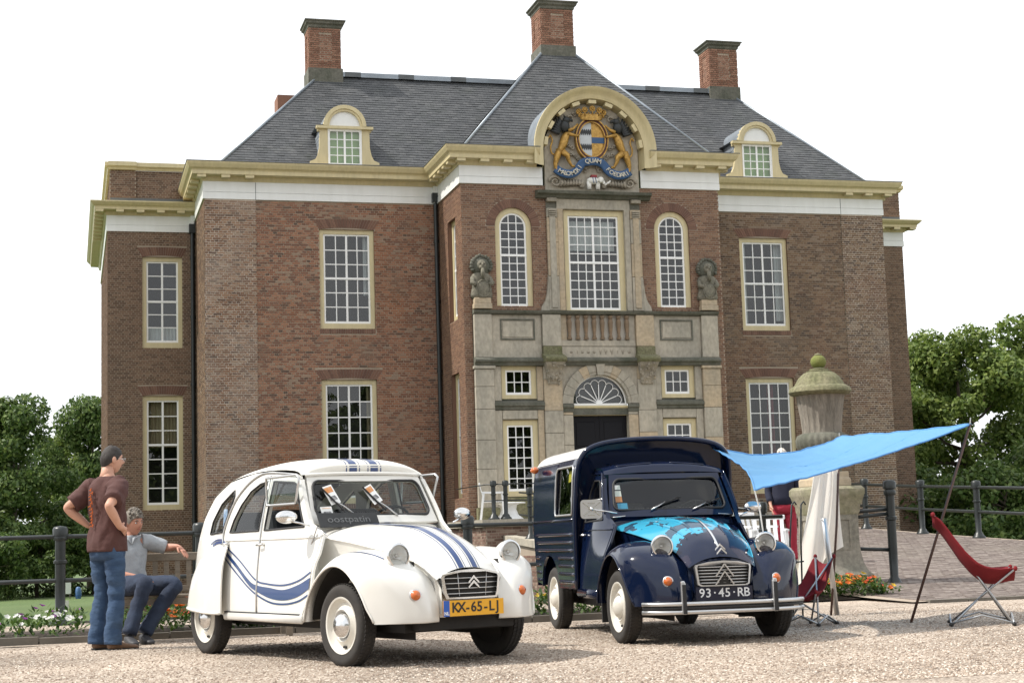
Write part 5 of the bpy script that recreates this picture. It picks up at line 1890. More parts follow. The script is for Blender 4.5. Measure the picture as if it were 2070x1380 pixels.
MB().ball((0, 0, 1.735), (0.11, 0.11, 0.10), 18, 12, lambda p: p + p.normalized() * 0.006 * noise.noise(p * 30)).build('finial_ball', mat('green_moss', (0.13, 0.155, 0.032), 0.95, var=0.8, vscale=8, color2=(0.20, 0.19, 0.07), bump=0.8, bscale=60), urn, smooth=True)
MB().lathe([(0.05, 1.82), (0.055, 1.84), (0.02, 1.855), (0.0, 1.86)], 10).build('finial_tip', M_MOSS, urn, smooth=True)

# ---- edging and flower beds
for i in range(9):
    MB().box(-4.0 + i * 1.24, -4.0 + (i + 1) * 1.24 - 0.012, 16.62, 16.70, -0.05, 0.055 + 0.006 * (i % 3)).build('edging_board', M_KERB, gravel)
tag(MB().add([(-4, 16.70, 0.02), (7.15, 16.70, 0.02), (7.15, 18.3, 0.05), (-4, 18.3, 0.05)], [(0, 1, 2, 3)]).build('flower_bed_soil', M_SOIL), kind='structure')
tag(MB().add([(8.1, 18.3, 0.012), (9.95, 18.3, 0.02), (10.3, 20.1, 0.09), (8.1, 20.1, 0.05)], [(0, 1, 2, 3)]).build('pedestal_bed_soil', M_SOIL), kind='structure')
for i in range(16):
    MB().box(9.5 + i * 0.5, 9.5 + (i + 1) * 0.5 - 0.01, 16.95, 17.05, -0.05, 0.03).build('paving_edge', M_KERB, bridge)
M_LEAF = mat_island('bed_leaves', [(0.0, (0.022, 0.055, 0.010)), (0.5, (0.050, 0.105, 0.018)), (1.0, (0.11, 0.17, 0.035))], 0.6, bump=0.0, spec=0.4)


def flower_mass(name, label, x0, x1, y0, y1, h, petals, n_leaf, n_fl, seed, fsize=0.035, zf=None):
    """a planted strip: leaves and blossoms as one mass with blossoms as its part"""
    r_ = random.Random(seed)
    lv, fl_ = MB(), {}
    hh = lambda x, y: h * (0.55 + 0.45 * noise.noise(Vector((x * 2.3, y * 2.3, seed)))) + 0.05
    for _ in range(n_leaf):
        x, y = r_.uniform(x0, x1), r_.uniform(y0, y1)
        z = r_.random() ** 0.7 * hh(x, y) * 1.1
        s_ = r_.uniform(0.018, 0.045)
        a, t_ = r_.uniform(0, 2 * pi), r_.uniform(-0.2, 1.1)
        d = Vector((cos(a) * cos(t_), sin(a) * cos(t_), sin(t_)))
        w = d.cross(Vector((0, 0, 1)))
        w = w.normalized() * s_ * 0.5 if w.length > 1e-3 else Vector((s_ * 0.5, 0, 0))
        p = Vector((x, y, z + 0.03))
        lv.add([p, p + d * s_ + w, p + d * s_ * 2.2, p + d * s_ - w], [(0, 1, 2, 3)])
    o = tag(lv.build(name, M_LEAF), label, 'flowers', kind='stuff')
    for _ in range(n_fl):
        x, y = r_.uniform(x0, x1), r_.uniform(y0, y1)
        m, zone = petals[r_.randrange(len(petals))]
        if zone and not (zone[0] <= x <= zone[1]):
            continue
        mb = fl_.setdefault(m.name, (MB(), m))[0]
        z = hh(x, y) * r_.uniform(0.75, 1.15) + 0.05
        s_ = fsize * r_.uniform(0.7, 1.25)
        t_ = Vector((r_.uniform(-0.5, 0.5), r_.uniform(-0.9, 0.1), 1)).normalized()
        u_ = t_.cross(Vector((1, 0, 0))).normalized()
        v_ = t_.cross(u_)
        c = Vector((x, y, z))
        ph = r_.uniform(0, 6)
        vs = [c - t_ * s_ * 0.2] + [c + (u_ * cos(2 * pi * k / 10 + ph) + v_ * sin(2 * pi * k / 10 + ph)) * s_ * (1 if k % 2 else 0.72) + t_ * s_ * 0.25 for k in range(10)]
        mb.add(vs, [(0, 1 + k, 1 + (k + 1) % 10) for k in range(10)])
    for nm, (mb, m) in fl_.items():
        mb.build('blossoms', m, o, kind='stuff')
    return o


M_FO = mat('orange_petal', (0.62, 0.13, 0.010), 0.6, transl=0.3)
M_FR = mat('red_petal', (0.50, 0.045, 0.012), 0.6, transl=0.3)
M_FW = mat('white_petal', (0.78, 0.78, 0.74), 0.6, transl=0.3)
M_FP = mat('purple_petal', (0.20, 0.03, 0.22), 0.6, transl=0.3)
M_FY = mat('yellow_petal', (0.62, 0.42, 0.03), 0.6, transl=0.3)
flower_mass('flower_border', 'white and purple bedding flowers at the far left', -3.4, 0.15, 16.75, 17.9, 0.26, [(M_FW, None), (M_FW, None), (M_FP, None)], 2600, 130, 3)
flower_mass('flower_border', 'orange marigolds behind the bench', 0.3, 2.05, 16.85, 17.9, 0.34, [(M_FO, (0.8, 2.1)), (M_FR, (0.8, 2.1)), (M_FO, (0.8, 2.1))], 2600, 150, 4)
flower_mass('flower_border', 'white petunias seen under the white car', 1.5, 3.9, 16.74, 17.5, 0.22, [(M_FW, None)], 2200, 330, 5, 0.042)
flower_mass('flower_border', 'red and orange flowers between the two cars', 3.9, 4.75, 16.75, 17.8, 0.30, [(M_FR, None), (M_FO, None)], 1500, 110, 6)
flower_mass('flower_border', 'yellow flowers and green leaves under the van', 4.75, 7.1, 16.75, 17.8, 0.27, [(M_FY, (4.7, 5.8)), (M_FY, (4.7, 5.8)), (M_FO, (6.4, 8))], 2600, 260, 7, 0.02)
flower_mass('flower_border', 'orange marigolds in front of the urn pedestal', 8.15, 9.9, 18.35, 19.4, 0.24, [(M_FO, None), (M_FO, None), (M_FO, None), (M_FR, None), (M_FY, None)], 3200, 150, 8, 0.042)

# ------------------------------------------------------------------ trees
M_BARK = mat('bark', (0.085, 0.065, 0.048), 0.95, var=0.6, vscale=4, bump=0.6, bscale=20)
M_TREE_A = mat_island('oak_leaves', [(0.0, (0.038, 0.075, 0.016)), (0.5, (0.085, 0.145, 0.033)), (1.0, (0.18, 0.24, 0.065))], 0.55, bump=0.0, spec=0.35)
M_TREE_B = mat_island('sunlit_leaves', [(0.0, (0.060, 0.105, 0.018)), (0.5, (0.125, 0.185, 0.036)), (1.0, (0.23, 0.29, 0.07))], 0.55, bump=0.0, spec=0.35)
for m_ in (M_TREE_A, M_TREE_B, M_LEAF):
    n_, l_ = m_.node_tree.nodes, m_.node_tree.links
    b_ = n_['Principled BSDF']
    t_ = n_.new('ShaderNodeBsdfTranslucent')
    src = b_.inputs['Base Color'].links[0].from_socket
    l_.new(src, t_.inputs['Color'])
    x_ = n_.new('ShaderNodeMixShader')
    x_.inputs[0].default_value = 0.35
    l_.new(b_.outputs[0], x_.inputs[1])
    l_.new(t_.outputs[0], x_.inputs[2])
    l_.new(x_.outputs[0], n_['Material Output'].inputs[0])


def make_tree(seed, h, cr, n_leaf, leaf, m, low=0.18):
    """meshes of a trunk with limbs and of a crown of single leaves in uneven clumps (base at origin)"""
    r_ = random.Random(seed)
    tr = MB()
    path = [(0, 0, -0.3), (r_.uniform(-.1, .1), r_.uniform(-.1, .1), h * 0.2), (r_.uniform(-.3, .3), r_.uniform(-.3, .3), h * 0.45), (r_.uniform(-.4, .4), r_.uniform(-.4, .4), h * 0.8)]
    tr.tube(path, [h * 0.03, h * 0.024, h * 0.017, h * 0.004], 9)
    clumps = []
    for k in range(40):
        t = r_.random()
        zc = h * (low + (1 - low) * t * 0.93)
        wid = cr * (sin(pi * min(1, 0.15 + 0.85 * t)) ** 0.7 + 0.12)
        a = r_.uniform(0, 2 * pi)
        d = wid * sqrt(r_.random()) * 0.85
        c = Vector((cos(a) * d, sin(a) * d, zc))
        clumps.append((c, cr * r_.uniform(0.13, 0.38)))
        if k < 14:
            s0 = Vector(path[1]).lerp(Vector(path[3]), min(0.9, max(0.0, t * 0.8)))
            mid = s0.lerp(c, 0.5) + Vector((0, 0, -h * 0.02))
            tr.tube([s0, mid, c], [h * 0.009, h * 0.006, h * 0.002], 6)
    lf = MB()
    V, F = lf.v, lf.f
    tot = sum(q[1] ** 2 for q in clumps)
    for (c, rad) in clumps:
        for _ in range(int(n_leaf * rad * rad / tot)):
            d = Vector((r_.gauss(0, 1), r_.gauss(0, 1), r_.gauss(0, 1))).normalized()
            p = c + Vector((d.x, d.y, d.z * 0.72)) * rad * (0.45 + 0.6 * r_.random() ** 0.6)
            nrm = (d + Vector((r_.gauss(0, .7), r_.gauss(0, .7), r_.gauss(0.4, .7)))).normalized()
            u_ = nrm.cross(Vector((r_.gauss(0, 1), r_.gauss(0, 1), r_.gauss(0, 1)))).normalized()
            v_ = nrm.cross(u_)
            s_ = leaf * r_.uniform(0.45, 1.5)
            o = len(V)
            V.append(tuple(p - u_ * s_))
            V.append(tuple(p + v_ * s_ * 0.55))
            V.append(tuple(p + u_ * s_))
            V.append(tuple(p - v_ * s_ * 0.55))
            F.append((o, o + 1, o + 2, o + 3))
    a, b = tr.mesh('trunk', smooth=True), lf.mesh('crown')
    a.materials.append(M_BARK)
    b.materials.append(m)
    return a, b


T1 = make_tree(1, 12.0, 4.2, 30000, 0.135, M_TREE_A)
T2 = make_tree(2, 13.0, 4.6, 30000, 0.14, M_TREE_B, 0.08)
T3 = make_tree(3, 4.0, 2.6, 14000, 0.09, M_TREE_A, 0.02)


def plant(T, label, x, y, z, s, rz, name='tree', group=None, sz=None, cat='tree'):
    t = thing(name, label, cat, (x, y, z), rz, group)
    share('trunk', T[0], t)
    share('crown', T[1], t)
    t.scale = (s, s, sz or s)
    return t


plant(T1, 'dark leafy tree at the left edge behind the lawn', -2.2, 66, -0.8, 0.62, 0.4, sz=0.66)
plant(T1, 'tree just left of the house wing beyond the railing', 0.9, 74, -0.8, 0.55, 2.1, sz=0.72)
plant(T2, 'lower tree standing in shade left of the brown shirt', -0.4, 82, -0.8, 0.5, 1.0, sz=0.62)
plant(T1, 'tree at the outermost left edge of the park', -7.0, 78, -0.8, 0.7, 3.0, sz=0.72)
for i, (x, y, s_) in enumerate(((-3.4, 63, 0.75), (-1.2, 65, 0.7), (0.9, 66, 0.8), (2.6, 69, 0.8), (-5.8, 65, 0.8))):
    plant(T3, 'dark shrub under the left trees, %s from the left' % ['second', 'third', 'fourth', 'fifth', 'first'][i], x, y, -0.8, s_, i * 1.3, 'shrub', 'shrubs along the far lawn', cat='shrub')
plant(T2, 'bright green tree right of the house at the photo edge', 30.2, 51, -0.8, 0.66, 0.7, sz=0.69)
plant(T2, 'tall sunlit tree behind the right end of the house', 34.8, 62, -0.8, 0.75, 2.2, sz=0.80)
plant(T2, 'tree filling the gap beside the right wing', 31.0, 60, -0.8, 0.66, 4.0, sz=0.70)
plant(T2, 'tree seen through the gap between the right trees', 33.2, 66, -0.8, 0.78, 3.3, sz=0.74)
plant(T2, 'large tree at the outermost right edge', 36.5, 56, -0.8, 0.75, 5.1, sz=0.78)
for i, (x, y, s_) in enumerate(((26.0, 42, 0.85), (28.2, 44, 1.0), (25.0, 46, 0.9), (31, 46, 1.1))):
    plant(T3, 'dark shrub below the right trees, %s from the house' % ['second', 'third', 'nearest', 'farthest'][i], x, y, -0.8, s_, i * 1.7, 'shrub', 'shrubs beside the right wing', cat='shrub')
# the avenue behind the photographer, seen mirrored in the window panes and car paint
for i in range(9):
    plant(T1 if i % 2 else T2, 'avenue tree behind the photographer, %s along the row' % ['first', 'second', 'third', 'fourth', 'fifth', 'sixth', 'seventh', 'eighth', 'ninth'][i], -34 + i * 8.3, -38 - (i % 3) * 4, -0.8, 1.15 + 0.1 * (i % 3), i * 0.8, group='avenue trees facing the house')

# small things on the far lawn
for i, (u, x, y, z0, w, h, c) in enumerate((('upper white card sign on the far lawn', -0.12, 61, -0.8, 0.34, 0.62, (0.8, 0.8, 0.8)), ('lower white card sign nearer on the lawn', -0.2, 48, -0.8, 0.36, 0.32, (0.8, 0.8, 0.8)))):
    s_ = thing('lawn_sign', u, 'sign', (x, y, z0), 0.1, 'signs on the far lawn')
    MB().box(-w / 2, w / 2, -0.01, 0.01, h * 0.3, h).build('board', M_WHITE, s_)
    for sx in (-1, 1):
        MB().box(sx * w * 0.4 - 0.015, sx * w * 0.4 + 0.015, 0.011, 0.03, 0, h * 0.95).build('stake', M_KERB, s_)
bb = thing('blue_lawn_shape', 'small blue shape standing on the far lawn', 'lawn object', (0.30, 61, -0.8))  # stand-in for an unidentified blue shape, given a barrel form
bb.scale = (0.45, 0.45, 0.6)
MB().lathe([(0.2, 0.0), (0.24, 0.15), (0.25, 0.4), (0.2, 0.62), (0.12, 0.70), (0.0, 0.71)], 16).build('drum', mat('blue_plastic', (0.06, 0.14, 0.30), 0.5), bb, smooth=50)
MB().lathe([(0.26, 0.18), (0.265, 0.2), (0.26, 0.22)], 16).build('hoop', mat('blue_plastic_dark', (0.02, 0.08, 0.26), 0.5), bb)
# ------------------------------------------------------------------ the two old cars
M_WPAINT = mat('white_car_paint', (0.72, 0.71, 0.67), 0.28, coat=0.6, var=0.3, vscale=2.2, color2=(0.62, 0.595, 0.54), rvar=0.2)
M_NAVY = mat('navy_car_paint', (0.0035, 0.0085, 0.030), 0.09, spec=0.45, var=0.3, vscale=3, color2=(0.006, 0.012, 0.034), bump=0.04, bscale=5, bdist=0.02)
M_STRIPE = mat('blue_stripe', (0.012, 0.042, 0.150), 0.3, coat=0.5)
M_CHROME = mat('chrome', (0.72, 0.72, 0.72), 0.12, metal=1.0, rvar=0.15, var=0.2, vscale=9, color2=(0.5, 0.5, 0.5))
M_ALU = mat('dull_aluminium', (0.55, 0.55, 0.55), 0.35, metal=0.9)
M_TYRE = mat('tyre_rubber', (0.022, 0.020, 0.019), 0.85, var=0.6, vscale=7, color2=(0.055, 0.048, 0.040), bump=0.2, bscale=90)
M_RIM = mat('cream_rim', (0.66, 0.64, 0.58), 0.35, var=0.4, vscale=7, color2=(0.50, 0.46, 0.40))
M_BLACK = mat('black_underside', (0.010, 0.009, 0.008), 0.8, var=0.4, vscale=5, color2=(0.03, 0.025, 0.02))
M_RUBBER = mat('black_rubber', (0.015, 0.015, 0.016), 0.6)
M_AMBER = mat('amber_lens', (0.50, 0.105, 0.008), 0.15, coat=0.8)
M_LAMP = mat_glass('headlight_glass', 1.5, (0.95, 0.96, 0.95), 1.6)
M_CARGLASS = mat_glass('car_glass', 1.5, (0.80, 0.85, 0.84), 1.25)
M_REFL = mat('headlight_reflector', (0.80, 0.80, 0.79), 0.25, metal=0.45)
M_SEAT = mat('dark_seat_cloth', (0.025, 0.027, 0.032), 0.9, var=0.3, vscale=8)
M_PLATEY = mat('yellow_plate', (0.72, 0.36, 0.010), 0.4)
M_PLATEB = mat('blue_plate_band', (0.012, 0.09, 0.42), 0.4)
M_INK = mat('black_lettering', (0.012, 0.011, 0.010), 0.5)
M_WLET = mat('white_lettering', (0.78, 0.79, 0.80), 0.4)
M_CYAN = mat('cyan_patch', (0.035, 0.42, 0.62), 0.35, coat=0.4)

T_B = [(-0.68, 0.555), (-0.4, 0.50), (-0.1, 0.43), (0.2, 0.365), (0.45, 0.315), (0.64, 0.272)]
T_C = [(-0.68, 1.022), (-0.38, 1.01), (0.06, 0.975), (0.3, 0.905), (0.45, 0.835), (0.56, 0.755), (0.64, 0.668)]
T_E = [(-0.68, 0.935), (-0.3, 0.885), (0.0, 0.83), (0.28, 0.775), (0.45, 0.715), (0.58, 0.64), (0.64, 0.585)]


def hoodp(x, v, off=0.0):
    """bonnet surface: v from -1 to 1 across"""
    b, c, e = sinterp(T_B, x), sinterp(T_C, x), sinterp(T_E, x)
    a = abs(v)
    return (x + off * 0.3, v * b, c + (e - c) * a ** 2.3 + off)


T_W = [(0.30, 0.70), (0.6, 0.69), (0.93, 0.655), (1.1, 0.625), (1.38, 0.56), (1.46, 0.54), (1.6, 0.50)]


def side_lat(x, z):
    w = sinterp(T_W, z)
    if x < -1.9:
        w *= 1 - 0.26 * ((-1.9 - x) / 1.1) ** 2
    if x > -0.95:
        w *= 1 - 0.14 * ((x + 0.95) / 0.45) ** 2 * min(1, max(0, (z - 0.7) / 0.3))
    return w


RC = [(-6, 0.66), (10, 0.69), (25, 0.685), (40, 0.65), (55, 0.60), (70, 0.558), (90, 0.535), (110, 0.53), (130, 0.53), (150, 0.525), (170, 0.52), (190, 0.52)]
RE = [(-6, 0.47), (6, 0.45), (20, 0.425), (90, 0.43), (130, 0.43), (160, 0.46), (190, 0.50)]
LI = [(-6, 0.25), (30, 0.27), (60, 0.32), (90, 0.40), (130, 0.48), (160, 0.55), (190, 0.62)]


def fenderp(th, w, off=0.0):
    """front wing: th in degrees round the axle, w from 0 (inner) to 1 (arch edge)"""
    rc, re, li = sinterp(RC, th), sinterp(RE, th), sinterp(LI, th)
    sec_ = [(0.0, li, rc - 0.05), (0.25, li + (0.50 - li) * 0.55, rc - 0.008), (0.45, max(0.50, li + 0.03), rc), (0.68, 0.645, rc - 0.018), (0.84, 0.715, rc - 0.06), (0.93, 0.742, rc - 0.10 if rc - 0.10 > re + 0.01 else re + 0.015), (1.0, 0.748, re)]
    lat = sinterp([(a, b) for a, b, c in sec_], w)
    r = sinterp([(a, c) for a, b, c in sec_], w) + off
    t = radians(th)
    tp = sinterp([(0.26, 0.0), (0.4, 0.03), (0.5, 0.10), (0.55, 0.15), (0.62, 0.23), (0.70, 0.33)], r * cos(t))
    lat -= tp * max(0.0, (lat - 0.28) / 0.46) ** 1.3
    return (r * cos(t), lat + off * 0.6, max(0.305, 0.285 + r * sin(t)))


def cmap(s=1):
    """car coordinates (x, lat, z) to object space; s = side"""
    return lambda p: Vector((p[0], -p[1] * s, p[2]))


def cbuild(mb, name, m, parent, s=1, smooth=True, **kw):
    mb.map(cmap(s))
    return mb.build(name, m, parent, smooth=smooth, recalc=kw.pop('recalc', False), **kw)


_WHEEL = {}


def wheel(parent, x, s, hub, lat=0.64, steer=0.0):
    w = thing('wheel', None, None, (x, -s * lat, 0.288), pi if s < 0 else 0)
    w.rotation_euler = (0, 0, (pi if s < 0 else 0) + steer)
    w.parent = parent
    if 'tyre' not in _WHEEL:
        _WHEEL['tyre'] = MB().lathe([(0.200, 0.052), (0.212, 0.062), (0.25, 0.070), (0.275, 0.066), (0.291, 0.050), (0.297, 0.02), (0.297, -0.02), (0.291, -0.05), (0.275, -0.066), (0.25, -0.070), (0.20, -0.055)], 48, axis='y', caps=False).mesh('tyre', smooth=55)
        _WHEEL['tyre'].materials.append(M_TYRE)
        tr_ = MB()
        for i in range(60):
            a = 2 * pi * i / 60
            for k in (-0.034, 0.0, 0.034):
                aa = a + (0.05 if k == 0 else 0)
                c = Vector((0.298 * cos(aa), k, 0.298 * sin(aa)))
                tr_.obox(c, Vector((-sin(aa), 0.25, cos(aa))) * 0.011, Vector((0, 0.011, 0)), Vector((cos(aa), 0, sin(aa))) * 0.003)
        _WHEEL['tread'] = tr_.mesh('tread')
        _WHEEL['tread'].materials.append(M_TYRE)
        _WHEEL['rim'] = MB().lathe([(0.0, -0.02), (0.085, -0.022), (0.10, -0.045), (0.115, -0.052), (0.135, -0.030), (0.165, -0.018), (0.182, -0.03), (0.192, -0.058), (0.204, -0.062), (0.206, -0.055), (0.20, 0.05), (0.0, 0.05)], 48, axis='y').mesh('rim', smooth=40)
        _WHEEL['rim'].materials.append(M_RIM)
        _WHEEL['cap_c'] = MB().lathe([(0.0, -0.098), (0.02, -0.097), (0.024, -0.092), (0.06, -0.088), (0.082, -0.072), (0.092, -0.052), (0.094, -0.045)], 36, axis='y', caps=False).mesh('hubcap', smooth=60)
        _WHEEL['cap_c'].materials.append(M_CHROME)
        _WHEEL['cap_p'] = MB().lathe([(0.0, -0.095), (0.045, -0.090), (0.075, -0.072), (0.092, -0.05), (0.094, -0.045)], 36, axis='y', caps=False).mesh('hubcap', smooth=60)
        _WHEEL['cap_p'].materials.append(M_RIM)
        _WHEEL['slot'] = MB().obox((0, -0.028, -0.155), (0.022, 0, 0), (0, 0.004, 0), (0, 0, 0.008)).mesh('slot')
        _WHEEL['slot'].materials.append(M_BLACK)
    if 'back' not in _WHEEL:
        _WHEEL['back'] = MB().lathe([(0.0, 0.075), (0.12, 0.075), (0.13, 0.06), (0.202, 0.056), (0.202, 0.051), (0.0, 0.0505)], 36, axis='y').mesh('brake_drum', smooth=40)
        _WHEEL['back'].materials.append(M_BLACK)
    share('brake_drum', _WHEEL['back'], w)
    # the outer face looks along -y of the wheel
    share('tyre', _WHEEL['tyre'], w)
    share('tread', _WHEEL['tread'], w)
    share('rim', _WHEEL['rim'], w)
    share('hubcap', _WHEEL[hub], w)
    share('rim_slot', _WHEEL['slot'], w)
    return w


def chevrons(parent, name, m, c, w, h, t, gap, depth, n=2):
    """upward double chevron standing in the x = const plane"""
    for k in range(n):
        z = c[2] + gap * (0.5 - k)
        mb = MB()
        for sx in (-1, 1):
            mb.bar((c[0], c[1], z + h / 2), (c[0], c[1] + sx * w, z - h / 2), depth, t, (1, 0, 0)) if False else mb.prism(
                [(c[0], c[1], z + h / 2), (c[0], c[1] + sx * w, z - h / 2), (c[0], c[1] + sx * w, z - h / 2 - t), (c[0], c[1], z + h / 2 - t * 1.5)], (0, 0, 0), (depth, 0, 0))
        cbuild(mb, name, m, parent, smooth=False, recalc=True)


def plate_text(parent, s_, size, x, z, m, spacing=1.0, bold=0.004, shift=0.0):
    """each character its own piece, on the nose facing forward"""
    n_ = len(s_)
    for i, ch in enumerate(s_):
        if ch == ' ':
            continue
        me = text_mesh(ch, size, 0.0015, bold)
        me.materials.append(m)
        lat = -(i - (n_ - 1) / 2) * spacing + shift
        o = share('plate_character', me, parent)
        # text faces +x, reads from image left (positive lat) to right
        o.matrix_basis = Matrix.Translation((x, -lat, z)) @ Matrix(((0, 0, 1, 0), (1, 0, 0, 0), (0, 1, 0, 0), (0, 0, 0, 1)))


def fender_front(car, s, paint):
    f = MB()
    f.grid(lambda u, v: fenderp(-6 + 184 * u, v), 64, 22)
    fo = cbuild(f, 'front_wing', paint, car, s)
    # rolled edge of the wheel arch
    e = MB()
    e.tube([fenderp(4 + 174 * i / 40, 1.0) for i in range(41)], 0.009, 6)
    cbuild(e, 'arch_edge', paint, fo, s)
    # dark wheel house behind
    d = MB()
    d.grid(lambda u, v: ((lambda r, t: (r * cos(t), 0.30 + 0.38 * v, 0.30 + r * sin(t)))(sinterp(RE, 8 + 170 * u) - 0.004, radians(8 + 170 * u))), 24, 2)
    d.grid(lambda u, v: (-0.62 + 1.1 * u, 0.36 + 0.16 * max(0, 0.5 - u), 0.18 + 0.55 * v), 4, 2)
    cbuild(d, 'wheel_house', M_BLACK, fo, s)
    return fo


def headlight(car, s, lat, shell_m, z=0.775, x=0.46):
    h = thing('headlight', None, None, (x, -s * lat, z))
    h.parent = car
    r = 0.088
    MB().lathe([(0.0, -0.15), (0.03, -0.145), (0.06, -0.11), (0.08, -0.06), (r, 0.0)], 28, axis='x', caps=False).build('shell', shell_m, h, smooth=True)
    MB().lathe([(r - 0.004, -0.012), (r + 0.004, -0.008), (r + 0.006, 0.004), (r, 0.016), (r - 0.010, 0.018), (r - 0.012, 0.010)], 28, axis='x', caps=False).build('trim_ring', M_CHROME, h, smooth=50)
    MB().lathe([(0.0, -0.07), (0.03, -0.06), (0.06, -0.03), (r - 0.012, 0.0)], 28, axis='x', caps=False).build('reflector', M_REFL, h, smooth=True)
    MB().ball((-0.03, 0, 0), 0.014, 8, 6).build('bulb', M_ALU, h, smooth=True)
    ln = MB().lathe([(r - 0.011, 0.006), (0.06, 0.018), (0.03, 0.024), (0.0, 0.026)], 28, axis='x', caps=False)
    ln.build('lens', M_LAMP, h, smooth=True)
    MB().tube([(-0.05, 0, -r * 0.8), (-0.05, 0, -r - 0.035), (-0.05, s * (lat - 0.30), -r - 0.04)], [0.016, 0.016, 0.014], 8).build('bracket', M_ALU if shell_m != M_NAVY else M_RIM, h, smooth=True)
    return h


def indicator(car, s, th, w):
    p = Vector(fenderp(th, w))
    q1, q2 = Vector(fenderp(th + 3, w)), Vector(fenderp(th, w + 0.04))
    nr = (q1 - p).cross(q2 - p).normalized()
    if nr.x < 0:
        nr = -nr
    nr = (nr + Vector((0.35, 0, 0))).normalized()
    i = thing('indicator', None, None)
    i.parent = car
    ax = nr
    a = MB()
    a.lathe([(0.042, -0.015), (0.045, 0.0), (0.043, 0.010), (0.036, 0.012)], 20, axis='x', caps=False)
    b = MB()
    b.lathe([(0.037, 0.008), (0.034, 0.022), (0.022, 0.034), (0.0, 0.039)], 20, axis='x')
    qr = Vector((1, 0, 0)).rotation_difference(ax).to_matrix().to_4x4()
    M4 = Matrix.Translation(p - nr * 0.012) @ qr
    for mb, nm, m in ((a, 'bezel', M_ALU), (b, 'amber_lens', M_AMBER)):
        mb.xf(M4)
        cbuild(mb, nm, m, i, s)
    return i


def common_front(car, paint, hood_paint, grille='white', hl=0.48, shell=None, ribs=False):
    hd = MB()
    hd.grid(lambda u, v: hoodp(-0.68 + 1.31 * u, -1 + 2 * v), 40, 32)
    hood = cbuild(hd, 'bonnet', hood_paint, car)
    ed = MB()
    for s in (-1, 1):
        ed.tube([hoodp(-0.68 + 1.31 * i / 24, s * 1.0) for i in range(25)], 0.006, 6)
    cbuild(ed, 'bonnet_edge', hood_paint, hood)
    if ribs:
        for k, v0 in enumerate((-0.62, -0.36, 0.36, 0.62)):
            rb = MB()
            rb.tube([hoodp(-0.55 + 0.95 * i / 20, v0 * (1 - 0.0 * i), 0.0) for i in range(21)], [0.014 * sin(pi * (i + 0.3) / 20.6) + 0.002 for i in range(21)], 7)
            cbuild(rb, 'bonnet_rib', hood_paint, hood)
    sp = MB()
    for s in (-1, 1):
        sp.grid(lambda u, v: (lambda x: (x, s * (sinterp(T_B, x) - 0.004 - 0.03 * min(1, v * 5)), sinterp(T_E, x) - v * (sinterp(T_E, x) - 0.36)))(-0.68 + 1.32 * u), 24, 8)
    # nose under the bonnet
    nose = [(-0.24, 0.335), (0.24, 0.335), (0.262, 0.45), (0.272, 0.585), (0.20, 0.638), (0.10, 0.662), (0, 0.668), (-0.10, 0.662), (-0.20, 0.638), (-0.272, 0.585), (-0.262, 0.45)]
    sp.join(panel(nose, lambda a, z: (0.648 - 0.05 * (a / 0.27) ** 2 + 0.02 * (0.66 - z), a, z), step=0.05))
    cbuild(sp, 'nose_panel', paint, car)
    for s in (1, -1):
        fender_front(car, s, paint)
        headlight(car, s, hl, shell or paint)
        indicator(car, s, 18.5, 0.66)
    # scuttle under the windscreen
    sc = MB()
    sc.grid(lambda u, v: (-0.66 - 0.035 * v, (-1 + 2 * u) * 0.56, 0.99 + 0.055 * v - 0.05 * abs(-1 + 2 * u) ** 3), 20, 3)
    sc.grid(lambda u, v: (-0.67, (-1 + 2 * u) * (0.56 + 0.06 * (1 - v)), 0.55 + 0.46 * v - 0.05 * abs(-1 + 2 * u) ** 3 * v), 12, 3)
    cbuild(sc, 'scuttle', paint, car)
    # underside
    un = MB()
    un.box(-2.95, 0.50, -0.46, 0.46, 0.235, 0.40)
    un.box(0.45, 0.60, -0.40, 0.40, 0.25, 0.34)
    un.box(-0.06, 0.06, -0.62, 0.62, 0.24, 0.32)
    un.box(-2.46, -2.34, -0.62, 0.62, 0.25, 0.33)
    un.build('chassis', M_BLACK, car)
    return hood


def windscreen(car, paint, glass=M_CARGLASS):
    """frame with a rounded opening, glass, rubber seal"""
    def wp(a, t, o=0.0):
        # a: lateral -1..1, t: 0 bottom .. 1 top
        hw_ = 0.565 + (0.505 - 0.565) * t
        return (-0.672 - 0.205 * t + 0.03 * (1 - a * a) + o * 0.88, a * hw_, 1.03 + 0.375 * t + o * 0.47)
    out = [(-1, 0), (1, 0), (1, 1), (-1, 1)]
    def rr(x0, x1, z0, z1, rx, rz, n=5):
        pts = []
        for (cx_, cz_, a0) in ((x1 - rx, z0 + rz, -90), (x1 - rx, z1 - rz, 0), (x0 + rx, z1 - rz, 90), (x0 + rx, z0 + rz, 180)):
            for k in range(n + 1):
                a = radians(a0 + 90 * k / n)
                pts.append((cx_ + rx * cos(a), cz_ + rz * sin(a)))
        return pts
    hole = rr(-0.925, 0.925, 0.15, 0.88, 0.10, 0.16)
    w = thing('windscreen', None, None)
    w.parent = car
    cbuild(slab(out, lambda a, t: wp(a, t, 0.0), lambda a, t: wp(a, t, -0.03), [hole], step=0.12), 'screen_frame', paint, w, smooth=40, recalc=True)
    cbuild(panel(rr(-0.94, 0.94, 0.13, 0.90, 0.10, 0.16), lambda a, t: wp(a, t, -0.012), step=0.15), 'glass', glass, w)
    se = MB()
    h2 = rr(-0.925, 0.925, 0.15, 0.88, 0.10, 0.16)
    se.tube([wp(a, t, 0.004) for a, t in h2] + [wp(*h2[0], 0.004)], 0.011, 6, caps=False)
    cbuild(se, 'rubber_seal', M_RUBBER, w)
    return w, wp


